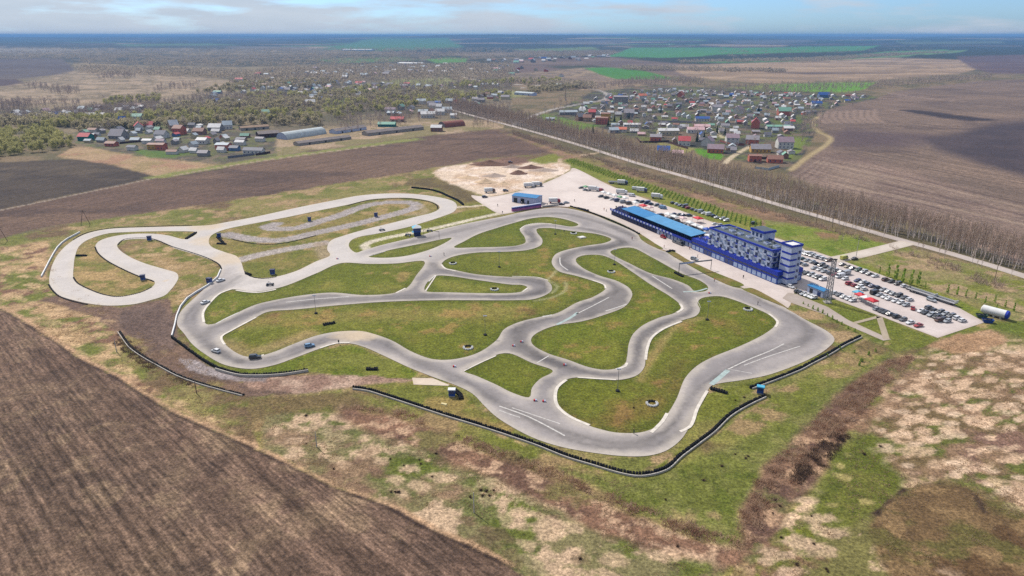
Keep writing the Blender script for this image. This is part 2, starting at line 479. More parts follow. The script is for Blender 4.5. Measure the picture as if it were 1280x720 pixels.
zone([(455,90),(560,88),(530,93),(460,93)], [A(160,152,120)], 60)
zone([(385,74),(480,72),(530,76),(430,79)], [A(96,128,78)], 90)
zone([(530,75),(585,73),(582,79),(545,80)], [A(100,142,74)], 90)
zone([(395,62),(470,51.5),(560,53),(580,60),(470,64)], [A(88,128,84)], 300)
zone([(570,82),(660,80),(740,92),(680,97),(600,94)], [A(118,100,94)], 90)
zone([(640,92),(740,84),(860,104),(840,118),(700,112),(640,108)], [A(142,124,108),A(120,106,92),A(160,140,116)], 50, .5, .1)
zone([(730,85),(785,83.2),(812,90),(845,99),(770,99),(750,93)], [A(78,134,56),A(84,138,62)], 60, f=.8)
zone([(640,76),(760,72),(830,78),(900,82),(1000,88),(860,97),(800,88),(740,82),(640,84)], [A(112,96,90),A(130,112,100)], 120)
zone([(790,83),(880,84),(980,89),(870,91)], [A(72,64,62)], 120)
zone([(755,71),(790,61),(900,61),(1100,59.5),(1075,65),(900,70),(800,73.5)], [A(80,138,78),A(86,140,84)], 200, f=.7)
zone([(850,77),(1000,74),(1110,66),(1180,63.5),(1195,66),(1060,76),(900,78.5)], [A(96,140,86)], 200, f=.6)
zone([(1085,70),(1140,66),(1210,64),(1200,67),(1120,72)], [A(110,140,90)], 200, f=.6)
zone([(830,82),(960,78),(1105,72),(1215,75),(1240,81),(1200,92),(1100,100),(950,104),(860,96)], [A(166,142,118),A(146,126,106),A(178,154,128)], 110, .5, .1, stretch=2.5)
zone([(960,90),(1130,91),(1010,93)], [A(104,88,82)], 200)
zone([(1195,72),(1700,60),(1700,98),(1240,92),(1215,85)], [A(104,86,88),A(118,98,94)], 150)
zone([(960,106),(1040,103),(1096,103),(1080,112),(1040,117),(960,115)], [A(104,160,58),A(116,160,66)], 60)
zone([(880,113),(930,108),(960,104),(965,113),(900,120)], [A(128,146,82),A(112,122,74)], 40)
for pts, c_ in (([(-200,63),(40,62.5),(110,64),(60,65.5),(-200,65.5)], A(150,140,124)), ([(-300,67),(60,66),(100,67.4),(-300,69)], A(140,126,116)), ([(140,58),(260,57),(300,58.5),(160,60)], A(96,120,84)), ([(280,60),(380,59),(390,61),(300,62)], A(120,112,100)), ([(660,56),(760,55),(790,57),(700,58)], A(130,118,104)),
                ([(640,62),(740,60),(750,63),(660,65)], A(112,130,86)), ([(900,55),(1010,54),(1020,56),(920,57)], A(110,104,100)), ([(1120,56),(1250,55.5),(1260,57.5),(1130,58)], A(104,112,84)), ([(560,67),(690,65),(700,68),(580,70)], A(146,132,116)), ([(200,73),(330,70.5),(340,72),(220,75)], A(120,110,98)), ([(400,96),(450,94),(440,98),(395,99)], A(160,150,112)), ([(300,85),(380,83),(400,85),(320,88)], A(140,128,104))):
    zone(pts, [c_], 100, f=.6)
# brown fields beyond the circuit, left
zone([(-900,205),(0,203),(100,198.5),(130,204),(160,211.5),(197,221.5),(130,235),(0,262),(-900,420)], [A(88,77,68),A(98,86,74),A(80,70,64)], 40, .5, .15, f=.8, fur=((0,250),(200,205),.5), stretch=2)
zone([(-900,470),(0,299),(37,287),(100,277),(140,272),(200,264),(250,256),(320,246),(395,235),(470,222),(545,210),(590,201.5),(600,199),(690,191),(702,184),(660,171),(622,161),
      (600,162),(520,172),(440,183),(390,188),(320,202),(260,212),(197,222),(130,235.5),(0,263),(-900,440)], [A(114,93,82),A(124,102,88),A(102,84,76)], 35, .5, .15, f=.8, fur=((100,265),(420,200),.5), stretch=3)
zone([(70,196),(92,184),(150,186),(200,196),(250,196),(275,205),(240,214),(197,221),(160,211),(130,204)], [A(178,152,122),A(160,140,104),A(170,136,112)], 30, .5, .12)
stroke([(0,263),(120,238),(197,222)], 2.2, A(160,146,132))
stroke([(197,221),(260,211),(320,200.5),(400,190),(450,183),(520,174)], 14, A(136,142,84), 4, noise=10)
stroke([(220,219),(320,202),(400,191),(480,181)], 3, A(172,154,130))
zone([(330,172),(420,160),(560,150),(630,150),(630,160),(520,171),(400,186),(335,197)], [A(166,146,120),A(140,130,94),A(178,156,132)], 30, .5, .12)
# village grounds
zone([(665,150),(700,135),(740,115),(820,106),(960,113),(1080,116),(1100,124),(1050,134),(1026,148),(1020,165),(1005,195),(985,213),(900,196),(830,181),(760,163),(715,150)],
     [A(92,88,80),A(108,116,70),A(74,74,70),A(126,110,94)], 22, .5, .1)
zone([(85,178),(110,150),(250,140),(345,170),(345,195),(270,205),(170,195)], [A(98,92,82),A(112,116,76),A(130,116,98)], 18, .5, .1)
zone([(160,186),(215,190),(240,192),(215,197),(185,197),(172,191)], [A(86,122,58),A(100,128,64)], 12)
zone([(680,142),(715,150),(750,158),(725,163),(690,153),(672,146)], [A(92,134,54),A(112,134,66)], 25)
zone([(865,186),(905,189),(902,200),(880,197)], [A(92,148,44)], 20, f=.7)
zone([(820,177),(870,186),(860,191),(830,186)], [A(148,142,88)], 20, f=.7)
zone([(840,143),(880,143),(885,150),(850,150)], [A(84,104,62)], 20, f=.7)
zone([(960,148),(1002,147),(1005,154),(970,156)], [A(96,116,62)], 20, f=.7)
zone([(800,172),(824,172),(822,178),(802,179)], [A(112,122,66)], 20, f=.7)
zone([(985,172),(1010,172),(1000,190),(985,200)], [A(112,136,64)], 20, f=.7)
zone([(405,128),(432,122),(428,132),(406,138)], [A(104,152,60)], 20, f=1)
stroke([(904,172),(896,166),(908,158)], 5, A(190,178,144), 1)
stroke([(940,182),(918,194),(906,204)], 5, A(200,184,158), 1)
stroke([(640,157),(656,149),(690,137),(720,131),(755,124),(745,112),(700,108),(650,110)], 7, A(176,168,162), 1.2)
stroke([(530,84),(560,91),(600,101),(618,104),(660,106),(700,107)], 9, A(190,182,172), 2)
stroke([(490,82),(530,84)], 9, A(190,182,172), 2)
# right-hand ploughland
RF = [(985,216),(1008,199),(1030,183),(1040,172),(1022,158),(1022,146),(1040,135),(1095,123),(1120,114),(1180,106),(1240,100),(1700,92),(2600,420),(2600,700),(1290,336),(1200,300),(1100,262),(1020,232)]
zone(RF, [A(124,107,96),A(138,118,104),A(112,96,88)], 70, .5, .2, f=.8, fur=((1000,225),(1280,300),.75), stretch=2)
zone([(1040,170),(1060,160),(1150,166),(1200,176),(1130,185),(1040,185)], [A(104,88,88),A(112,96,92)], 60, f=5, fur=((1040,180),(1280,220),.4))
zone([(1118,137),(1150,137.5),(1200,144),(1250,150),(1220,152),(1180,148),(1140,141)], [A(70,60,62)], 60, f=1)
zone([(1155,172),(1200,165),(1240,154),(1285,149),(1700,160),(1700,330),(1285,222),(1225,205),(1170,186)], [A(80,70,74),A(90,78,80)], 40, f=7, fur=((1150,180),(1280,200),.25))
zone([(990,222),(1030,190),(1080,196),(1160,222),(1280,262),(1280,330),(1130,275)], [A(150,128,116),A(124,104,98)], 60, f=8, fur=((1000,225),(1280,312),.8), alpha=.7)
# headland of pale chevrons and contour strips
for i in range(9):
    stroke([(1026+i*8.5,140-i*.4),(1024+i*8.8,147),(1032+i*9.2,154)], 5.5, A(158,136,122), 2, alpha=.8)
rs = random.Random(12)
for i in range(13):
    u0 = 1004+i*6.5
    stroke([(u0+26-i*1.2,196+i*1.2),(u0+6,210+i*2.6),(u0-12,222+i*3.8)], 2.4, A(166,146,130), 1.4, alpha=.28+.2*rs.random(), noise=2)
for i in range(15):
    u0, v0 = 1010+i*4+rs.uniform(-8,8), 196+i*3.4
    stroke([(u0,v0),(u0+130,v0+27),(u0+300,v0+66)], rs.uniform(3,8), A(172,152,134) if i % 3 else A(96,80,76), 2.5, alpha=.22+.3*rs.random(), noise=5)
for i in range(7):
    stroke([(1100+i*4,114+i*1.1),(1116+i*10,117+i*1.3),(1136+i*13,121+i*1.2)], 5, A(150,130,118), 2.5, alpha=.7)
stroke([(1022,146),(1016,152),(1022,164),(1038,172),(1034,180),(1010,196),(988,213)], 5, A(176,158,122), 2)
# site: rough grass round the circuit
zone([(-900,480),(0,299),(100,277),(200,264),(320,246),(470,222),(545,210),(600,200),(700,190),(940,290),(1100,310),(1290,345),(2600,720),(2600,905),(650,720),(520,655),(420,611),(320,562),(175,492),(65,426),(0,385),(-900,900)],
     [A(146,136,88),A(122,124,66),A(170,146,112),A(124,104,80)], 16, .52, .12, f=1.2)
zone([(0,385),(0,310),(60,300),(60,360),(90,385),(150,400),(150,460),(320,560),(65,426)], [A(186,158,122),A(112,124,60),A(136,106,88),A(176,148,116)], 13, .52, .1, f=3)
zone([(50,375),(75,368),(150,384),(215,372),(225,355),(262,362),(232,375),(218,402),(222,430),(262,458),(310,468),(385,466),(470,470),(505,474),(508,480),(440,484),(380,492),(310,497),(240,476),(180,452),(150,420),(110,392)],
     [A(126,104,92),A(136,112,96),A(150,134,92),A(112,94,84)], 15, .55, .1, f=2)
zone([(300,470),(385,470),(460,469),(512,472),(514,481),(440,484),(380,491),(320,489)], [A(176,148,130),A(150,122,108),A(190,164,146)], 14, f=2)
zone([(222,447),(250,452),(280,466),(300,470),(340,470),(335,478),(280,474),(240,462)], [A(168,158,158),A(150,138,136)], 10, f=1)
zone([(150,388),(200,378),(220,402),(216,440),(200,440),(150,410)], [A(116,98,90),A(128,108,98),A(110,92,84)], 12, f=3)
zone([(214,362),(223,350),(207,338),(160,320),(150,308),(160,300),(190,300),(240,317),(273,331),(274,342),(240,366),(216,392),(212,372)], [A(166,142,104),A(120,122,62),A(184,158,122),A(146,124,92)], 13, .52, .1, f=1)
# lower strip under the south barrier
zone([(320,560),(310,500),(440,490),(560,522),(700,572),(800,598),(870,560),(960,500),(1080,425),(1170,425),(1290,420),(2000,620),(2000,905),(900,905),(660,720),(520,655),(420,611)],
     [A(142,136,78),A(112,122,54),A(158,136,100),A(124,108,76)], 17, .5, .13, f=2)
zone([(330,520),(400,515),(450,520),(560,570),(680,620),(760,660),(920,700),(900,730),(650,718),(520,655),(400,600),(325,560)], [A(134,126,90),A(104,118,56),A(200,174,146),A(150,126,102)], 13, .53, .09, f=4)
zone([(428,508),(500,520),(600,562),(700,600),(790,642),(880,675),(935,688),(930,712),(860,700),(760,670),(660,622),(560,578),(460,540),(425,520)], [A(146,114,94),A(118,92,78),A(188,158,132),A(128,118,78)], 6, .5, .12, f=7)
zone([(700,585),(800,602),(880,572),(960,540),(1060,470),(1110,440),(1130,450),(1040,520),(950,590),(930,650),(900,680),(820,650)], [A(110,120,58),A(132,130,76),A(96,112,48),A(166,146,106)], 9, .54, .12, f=6)
zone([(930,690),(925,640),(950,590),(1010,530),(1060,480),(1110,448),(1148,440),(1140,470),(1090,520),(1040,580),(985,640),(960,700),(940,720)], [A(140,112,92),A(112,88,76),A(176,146,120),A(118,112,74)], 6, .5, .12, f=7)
zone([(1040,600),(1060,540),(1110,480),(1150,440),(1290,420),(1900,560),(1900,905),(940,905),(945,700),(990,640)], [A(128,122,76),A(112,122,48),A(210,182,152),A(140,112,90)], 13, .52, .08, f=5, stretch=1.2)
zone([(1080,540),(1120,470),(1180,430),(1290,440),(1600,520),(1600,660),(1260,650),(1215,610),(1130,600)], [A(150,124,100),A(126,108,78),A(108,112,58),A(138,110,96)], 10, .53, .1, f=10, stretch=1.5)
zone([(1010,650),(1050,560),(1090,540),(1130,600),(1120,625),(1060,660)], [A(100,112,46),A(120,120,60),A(94,104,46)], 12, .56, .1, f=8)
zone([(1085,665),(1110,625),(1150,606),(1200,604),(1235,625),(1290,640),(1500,700),(1500,905),(1120,905),(1130,740),(1100,700)], [A(122,100,72),A(108,100,60),A(142,118,86),A(104,82,58)], 7, .5, .1, f=5, stretch=1.8)
LR = [(1085,555),(1120,480),(1180,430),(1290,425),(1600,520),(1600,700),(1290,640),(1210,606),(1130,590)]
blobs(LR, A(216,186,158), 9, 4.6, .75, .34, .62, 301, .92, 10, .35)
blobs(LR, A(222,196,170), 5, 3, .4, .3, .55, 311, .8, 10, .35)
blobs([(940,700),(1000,610),(1060,640),(1110,690),(1200,720),(1200,905),(900,905)], A(206,178,152), 8, 5, .4, .3, .6, 321, .85, 10, .2)
blobs([(985,640),(1050,560),(1110,600),(1080,660)], A(190,172,120), 7, 5, .3, .2, .4, 331, .7, 10)
SWZ = [(330,535),(420,520),(560,575),(760,665),(900,705),(900,740),(650,720),(520,655),(420,611)]
blobs(SWZ, A(208,180,152), 8, 5, .5, .3, .6, 341, .85, 8, -.5)
blobs(SWZ, A(120,94,80), 9, 5, .3, .25, .5, 345, .6, 8, -.5)
blobs(SWZ, A(84,108,40), 16, 10, .4, .3, .6, 347, .55, 8, -.5)
blobs([(0,385),(0,310),(60,300),(60,360),(90,385),(150,400),(150,450),(320,555),(65,426)], A(206,176,140), 9, 5, .55, .3, .6, 351, .8, 6, -.4)
blobs([(660,600),(760,655),(900,700),(890,716),(800,692),(700,650),(640,610)], A(212,182,154), 9, 4, .6, .3, .6, 355, .8, 6, -.5)
stroke([(1096,642),(1130,613),(1180,604),(1212,612),(1230,640)], .9, A(84,68,54), .5, noise=2.0)
# bottom-left ploughland with its headland
PF = [(-900,905),(-900,300),(0,386),(32,405),(65,426),(100,450),(140,470),(175,492),(212,515),(250,532),(320,563),(370,587),(420,611),(480,632),(520,654),(570,677),(640,710),(700,740),(1000,905)]
zone(PF, [A(116,95,82),A(128,106,91),A(102,84,73),A(144,122,101)], 12, .54, .14, f=.9, fur=((40,420),(330,740),1.0), stretch=1.0)
zone([(-300,560),(100,470),(180,560),(300,640),(400,740),(-300,905)], [A(118,98,83),A(103,86,74),A(138,118,97)], 9, .52, .12, f=40, fur=((40,420),(330,740),1.0), alpha=.7)
stroke([(p[0]+3,p[1]-3) for p in PF[2:17]], 1.5, A(190,158,128), .7, noise=3)
stroke([(p[0]+1,p[1]+.5) for p in PF[2:17]], .8, A(74,60,54), .5, noise=1.5)
# quarry sand and verges at the back of the paddock
zone([(538,216),(560,208),(600,202),(640,200),(700,203),(715,206),(712,214),(660,236),(610,246),(590,240),(555,226)], [A(224,204,184),A(206,180,156),A(232,214,200)], 16, .5, .12)
zone([(590,203),(640,196),(670,200),(650,206),(600,208)], [A(126,100,88),A(146,116,100)], 10)
zone([(660,200),(692,192),(705,194),(700,203),(676,205)], [A(124,138,62)], 14)
stroke([(664,206),(697,204),(702,198),(720,195),(748,191)], 4, A(198,176,150), 1)
zone([(622,163),(690,185),(745,200),(860,235),(980,268),(1100,300),(1280,350),(1290,372),(1140,318),(1000,284),(940,290),(760,226),(714,207),(690,190)], [A(158,128,106),A(134,112,90),A(140,128,84)], 14, .5, .12, f=2)
zone([(704,200),(716,198),(770,216),(850,243),(905,262),(952,276),(950,291),(905,281),(850,262),(770,234),(715,209)], [A(116,136,54),A(130,142,70)], 8, f=1.2)
zone([(955,276),(1010,283),(1080,296),(1128,312),(1100,317),(1060,322),(1042,322),(1000,306),(960,292)], [A(118,142,60),A(140,146,86),A(102,130,48)], 14, .55, .1, f=1.5)
zone([(1015,289),(1050,292),(1045,301),(1025,299)], [A(150,122,94),A(128,126,70)], 8)
zone([(1060,326),(1130,307),(1180,320),(1300,352),(1500,420),(1290,420),(1245,385),(1190,372),(1140,356)], [A(150,138,98),A(122,132,64),A(168,146,116)], 15, .5, .12, f=1.5)
zone([(1058,327),(1090,332),(1140,352),(1195,374),(1230,388),(1225,398),(1185,384),(1140,362),(1090,346)], [A(112,136,52),A(128,140,66)], 10)
zone([(1200,404),(1232,404),(1290,398),(1400,430),(1290,425),(1240,410),(1180,425),(1120,440),(1070,420),(1172,424)], [A(98,118,48),A(116,128,60),A(170,150,108)], 12, .56, .1, f=3)
zone([(992,372),(1035,372),(1097,396),(1172,424),(1150,436),(1075,418),(1040,400)], [A(104,122,48),A(122,130,62)], 10)
zone([(1160,432),(1195,418),(1240,412),(1262,424),(1230,440),(1190,442)], [A(196,164,132),A(170,138,108)], 8, f=2)
# south run-off and infield
zone([(880,495),(960,470),(1045,435),(1070,420),(1078,424),(1035,445),(1000,462),(940,490),(870,552),(810,590),(780,590),(700,566),(640,540),(600,512),(570,486),(520,476),(470,480),(442,486),(480,494),(560,519),(640,546),(710,573),(780,594),(830,585)],
     [A(118,126,54),A(140,134,76),A(104,120,46)], 12, .54, .12, f=1.5)
zone([(230,416),(256,442),(282,457),(322,463),(400,437),(437,431),(480,447),(520,465),(512,474),(460,470),(385,466),(320,470),(270,461),(240,441)], [A(104,124,44),A(126,130,62),A(92,114,38)], 14, .55, .12, f=1)
zone([(442,486),(510,478),(570,484),(600,510),(640,538),(640,546),(560,521),(480,496)], [A(122,126,60),A(152,134,84),A(108,122,48)], 10, .52, .12, f=1)
zone([(430,302),(452,296),(560,270),(607,256),(622,268),(560,286),(450,316),(440,314)], [A(114,124,50),A(130,132,62)], 10, f=1)
zone([(571,250),(600,248),(612,254),(606,262),(570,262)], [A(122,124,58),A(146,132,84)], 10, f=1)
zone([(505,232),(545,236),(580,254),(606,250),(585,238),(545,222),(510,224)], [A(112,98,72),A(126,112,76)], 9, f=1.5)
stroke([(571,259),(590,258),(608,256)], 3.5, A(218,202,182), .8)
stroke([(628,266),(600,272),(540,286),(480,298),(462,303),(455,307),(458,311)], 4.5, A(214,204,184), .6)
for k, cols, thr in (('west loop', [A(160,140,96),A(126,126,66),A(176,150,108)], .5), ('back loop', [A(142,130,78),A(118,120,58),A(168,146,104)], .5),
                 ('timing wedge', [A(110,124,50),A(140,134,74)], .55), ('mid west', [A(106,122,46),A(134,130,64),A(154,136,84)], .56),
                 ('small middle', [A(104,122,46),A(132,130,62)], .56), ('centre', [A(108,122,46),A(126,124,56),A(150,130,76),A(122,98,66)], .56),
                 ('north', [A(104,122,44),A(128,128,58)], .56), ('pit side', [A(102,122,44),A(122,128,56)], .56),
                 ('esses', [A(106,124,44),A(126,128,54),A(146,128,72)], .57), ('east', [A(108,120,44),A(124,118,54),A(152,126,78),A(110,98,52)], .56),
                 ('south wedge', [A(108,122,46),A(130,122,60)], .55)):
    zone(ISL[k], cols, 13, thr, .13, f=1.5, w=False, seed=len(k) * 7)
for k in ('mid west','small middle','centre','north','pit side','esses','east','south wedge','timing wedge'):
    P = ISL[k]; bb = (U > min(p[0] for p in P) - 4) & (U < max(p[0] for p in P) + 4) & (V > min(p[1] for p in P) - 4) & (V < max(p[1] for p in P) + 4)
    d = distline(X[bb], Y[bb], ISL_LOOP[k][::2], True); a_ = (1 - sstep(.6, 4.5, d + (fbm(X[bb] / 8, Y[bb] / 8, 91) - .5) * 5)) * .6
    C[bb] = C[bb] * (1 - a_[:, None]) + np.asarray(A(84,104,34)) * a_[:, None]
stroke([(300,405),(380,396),(460,393),(560,392),(640,388)], 12, A(168,142,92), 6, .45, noise=10)
stroke([(800,475),(820,440),(850,405),(875,398)], 3, A(186,158,110), 1.5, .5, noise=2)
stroke([(675,500),(720,528),(760,530),(820,500),(850,455)], 7, A(124,100,60), 5, .5, noise=6)
stroke([(282,430),(310,441),(345,432),(385,418)], 7, A(176,150,112), 3, .6, noise=4)
for a_ in ([(700,330),(690,345),(680,352)],[(706,352),(708,362),(690,372),(668,376)],[(683,350),(697,358),(690,366)]):
    stroke(a_, 1.4, A(176,170,130), .6, .6)
# relict oval inside the back loop
OVAL = [(345,280),(334,283),(345,286.5),(372,285),(395,278),(425,269),(450,259.5),(470,254.5),(500,252.5),(516,254),(521,258.5),(511,262.5),(482,270.5),(445,280),(395,291),(352,300),(320,299.5),(284,293)]
stroke(OVAL, 8.6, A(172,163,160), .45, noise=.5)
stroke([(300,325),(322,319),(360,311.5),(404,304)], 8, A(180,170,164), .45, noise=.5)
stroke([(524,257),(530,261),(528,267),(512,269)], 5, A(176,160,132), 1.5, .6, noise=3)
stroke([(400,305),(404,315),(408,322)], 7, A(176,156,132), 2, .7, noise=2)

# relief: flat over the site and villages, low wooded ridges far out
Z = np.zeros(X.shape)
ridge = sstep(4500, 16000, D)
Z += ridge * (20 + 78 * np.clip((fbm(X / 5200 + 3, Y / 3300, 41, 4) - .5) * 2.0 + .5, 0, 1)) * (.8 + .45 * np.exp(-((X / Y - .05) / .3) ** 2))
Z += farwood * (3 + 7 * fbm(X / 60, Y / 60, 44, 2)) * sstep(2200, 3200, D)
Z = np.minimum(Z, 116)
grn = sstep(0.0, .03, C[..., 1] - C[..., 0]) * (1 - sstep(1500, 2200, Y))       # April grass is more olive than summer grass
C[..., 0] *= 1 + .17 * grn; C[..., 1] *= 1 - .06 * grn

def grid_mesh(name, X, Y, Z, C, F, m):
    r, c = X.shape
    me = bpy.data.meshes.new(name)
    co = np.stack([X, Y, Z], -1).reshape(-1, 3).astype(np.float32)
    idx = np.arange(r * c).reshape(r, c)
    q = np.stack([idx[:-1, :-1], idx[:-1, 1:], idx[1:, 1:], idx[1:, :-1]], -1).reshape(-1, 4)
    me.vertices.add(len(co)); me.vertices.foreach_set('co', co.ravel())
    me.loops.add(q.size); me.loops.foreach_set('vertex_index', q.ravel().astype(np.int32))
    me.polygons.add(len(q)); me.polygons.foreach_set('loop_start', np.arange(0, q.size, 4, dtype=np.int32))
    me.polygons.foreach_set('loop_total', np.full(len(q), 4, np.int32))
    me.update(calc_edges=True); me.validate()
    setattr_color(me, 'cover', C.reshape(-1, 3))
    a = me.attributes.new('furrow', 'FLOAT_VECTOR', 'POINT'); a.data.foreach_set('vector', F.reshape(-1, 3).astype(np.float32).ravel())
    me.materials.append(m)
    o = bpy.data.objects.new(name, me); COL.objects.link(o); return o

M_GROUND = groundmat('ground cover', [(0.05, .10), (0.3, .28), (0.7, .28), (1.4, .42), (3.2, .34)], furrow=True)
tag(grid_mesh('ground', X, Y, Z, C, FUR, M_GROUND), kind='structure')
# the land behind and far to the sides of the viewpoint, one simple sheet under the surveyed one
mb = MB()
mb.poly([(-30000, -6000, -1.5), (30000, -6000, -1.5), (30000, 30000, -1.5), (-30000, 30000, -1.5)])
tag(mb.build('land', mat('far land', A(120, 108, 82), 1, .3, .02)), kind='structure')

# ------------------------------------------------------------------ asphalt
M_ASPH = groundmat('asphalt', [(0.12, .07), (0.9, .08), (5.0, .10)], rough=.9, bump=.05)
M_CONC = groundmat('concrete', [(0.06, .06), (0.5, .07), (4.0, .08)], rough=.95, bump=.05)
WHITE_Z = gxy([(30,268),(420,232),(600,232),(585,268),(452,297),(452,318),(520,313),(575,300),(580,308),(540,326),(430,332),(330,366),(272,385),(262,372),(290,352),(285,335),(255,350),(160,396),(40,392)])
RACE = [crom(gxy(l), False, 3) for l in (
 [(300,452),(345,448),(400,428),(440,420),(470,424),(520,450),(600,490),(680,532),(740,553),(800,556),(840,540),(868,500),(890,475),(940,448),(1000,428),(1012,412),(985,392),(930,362),(860,328),(790,294),(745,277),(700,267),(640,273),(560,292),(500,306)],
 [(300,452),(262,430),(258,415),(300,396),(360,382),(450,374),(560,370),(660,369),(688,358),(665,350),(560,340),(540,330)],
 [(300,345),(262,372),(238,395),(246,420),(280,446)],
 [(640,310),(668,300),(660,288),(680,282),(740,288),(780,305),(720,314),(702,325),(712,335),(760,352),(770,362),(740,378),(690,396),(650,410),(650,428),(690,450),(740,466),(780,468),(795,455),(800,430),(815,412),(860,392),(862,380),(830,358),(780,328)])]
DARKP = [(crom(gxy(q), True, 2), k_, s_) for q, k_, s_ in (
 ([(720,392),(745,380),(762,372),(775,360),(786,364),(788,372),(772,389),(742,396.5),(715,403)], .30, .8), ([(637,436),(650,430),(664,425.5),(672,438),(690,445.5),(712,453),(695,462.5),(665,453),(640,443)], .26, .7),
 ([(628,414),(648,404),(662,405),(668,414),(655,424),(636,434),(618,430)], .13, 2.0), ([(735,308),(752,306),(775,300),(783,303),(765,311),(735,313)], .28, .8), ([(700,318),(720,316),(712,326),(716,338),(704,340),(694,330)], .13, 2.0),
 ([(818,343.5),(850,351),(866,360),(880,365),(862,366),(842,362)], .14, 1.0), ([(300,378),(340,372),(420,367),(440,369),(370,374),(320,383)], .10, 1.0), ([(640,347),(672,348.5),(684,353),(686,362),(676,368),(655,368),(662,360),(655,356)], .14, 1.5))]
LINKS = gxy([(300,372),(420,360),(520,322),(580,300),(640,292),(700,288),(790,300),(880,362),(868,400),(800,470),(700,500),(640,470),(560,455),(620,425),(560,385),(380,395),(290,425),(262,410)])
def asphalt_col(x, y, d):
    base = np.broadcast_to(np.asarray(A(160, 154, 154)), x.shape + (3,))
    n = fbm(x / 22, y / 22, 51); base = mixc(base, A(174, 167, 165), sstep(.4, .6, n))
    dw = distline(x, y, WHITE_Z, True); ins = inpoly(x, y, WHITE_Z)
    w = sstep(-9, 9, np.where(ins, dw, -dw))
    base = mixc(base, A(208, 201, 197), w)
    for r in RACE:
        dd = distline(x, y, r) + (fbm(x / 24, y / 24, 52) - .5) * 2.5
        base = base * (1 - (.16 * (1 - sstep(.6, 4.2, dd)) + .18 * (1 - sstep(.2, 1.2, np.abs(dd - .9 + (fbm(x / 40, y / 40, 66) - .5) * 2)))) * (.35 + 1.3 * fbm(x / 26, y / 26, 57)))[..., None]
    din = distline(x, y, LINKS, True); base = base * (1 - .13 * sstep(-6, 6, np.where(inpoly(x, y, LINKS), din, -din)))[..., None]
    pt = _hash(np.floor((x * .8 + y * .6) / 17), np.floor((-x * .6 + y * .8) / 6.5), 77)
    base = base * (1 + .10 * (pt - .5))[..., None]
    dn = np.min([distline(x, y, r) for r in RACE], axis=0)
    stx = vnoise(dn * 1.25 + 3 * fbm(x / 30, y / 30, 58), fbm(x / 45, y / 45, 59) * 7, 60) - .5
    base = base * (1 + .26 * stx * (1 - sstep(4, 9, dn)))[..., None]
    for (q, k, s_) in DARKP:                # later resurfacing, squared off where the paver stopped
        dd = distline(x, y, q, True); ins = inpoly(x, y, q)
        base = base * (1 - k * sstep(-s_, s_, np.where(ins, dd, -dd) + (fbm(x / 3, y / 3, 9) - .5) * s_))[..., None]
    # dust dragged on the edges
    e = (1 - sstep(.5, 2.8, d + (fbm(x / 6, y / 6, 53) - .5) * 3.5)) * .55
    base = mixc(base, A(214, 204, 192), e)
    # dirty ground where the loops meet
    for c, rad in (((268,300), 13), ((290,322), 15), ((258,283), 12), ((436,418), 7), ((455,418), 8), ((205,352), 0.1)):
        p = px(*c); dd = np.hypot(x - p.x, y - p.y) + (fbm(x / 5, y / 5, 19) - .5) * 8
        base = mixc(base, A(214, 196, 172), (1 - sstep(rad * .4, rad, dd)) * .7)
    return base
ZT = 0.10
sheet('race_track', [TRACK_LOOP] + list(ISL_LOOP.values()), ZT, asphalt_col, M_ASPH, 1.25)

def conc_col(c1, c2, dark=None):
    def f(x, y, d):
        n = fbm(x / 14, y / 14, 61); c = mixc(np.broadcast_to(np.asarray(c1), x.shape + (3,)), c2, sstep(.35, .65, n))
        e = (1 - sstep(.2, 2.2, d + (fbm(x / 4, y / 4, 62) - .5) * 3)) * .3
        return mixc(c, A(176, 158, 138), e)
    return f
PADDOCK = [(607,258),(590,244),(610,246),(660,236),(712,214),(716,210),(770,235),(850,263),(905,282),(950,292),(1000,308),(1008,316),(1000,345),(993,366),
           (982,386),(966,377),(950,370),(926,359),(912,356),(889,345),(864,331),(843,318),(834,314),(822,310),(803,299),(798,291),(786,284),(765,276),(740,266),(715,259.5),(697,258),(668,260),(640,266),(628,268)]
sheet('paddock_paving', [crom(gxy(PADDOCK), True, 4)], 0.05, conc_col(A(226,214,208), A(216,203,197)), M_CONC, 4)
CARPARK = [(997,312),(1018,314),(1042,322),(1056,327),(1100,343),(1145,360),(1190,380),(1231,403),(1172,422.5),(1097,394),(1035,371),(996,368)]
sheet('car_park', [gxy(CARPARK)], 0.06, conc_col(A(218,206,202), A(208,196,192)), M_CONC, 3)
sheet('entry_road', [ribbon(crom(gxy([(1040,325),(1062,321),(1100,312),(1136,303)]), False, 3), 8)], 0.075, conc_col(A(216,206,196), A(206,194,184)), M_CONC, 3)
BELT_ROAD = [(560,136),(600,147),(640,157.5),(696,173),(746,188),(800,205),(850,219),(905,235),(960,252),(1022,270),(1080,287),(1130,301),(1185,316),(1280,345),(1420,392),(1600,455)]
sheet('country_road', [ribbon(crom(gxy(BELT_ROAD), False, 8), 6.5)], 0.055, conc_col(A(204,194,190), A(190,180,176)), M_CONC, 4)
sheet('service_road', [gxy([(985,366),(996,368),(1035,384),(1060,400),(1114,424.5),(1104,426),(1062,408),(1030,393),(990,379),(978,373)])], 0.07, conc_col(A(196,184,176), A(184,172,164)), M_CONC, 2)
sheet('path_cross', [ribbon(gxy([(1068,404),(1100,395.5)]), 1.6)], 0.085, conc_col(A(190,178,160), A(180,168,150)), M_CONC, 1.5).name = 'path'
sheet('path', [ribbon(gxy([(1099,396),(1108,424)]), 2.2)], 0.085, conc_col(A(190,178,160), A(180,168,150)), M_CONC, 1.5)
sheet('concrete_apron', [gxy([(515,472.5),(541,473),(562,481.5),(560,482.5),(517,481)])], 0.09, conc_col(A(236,222,206), A(224,208,192)), M_CONC, 1.5)
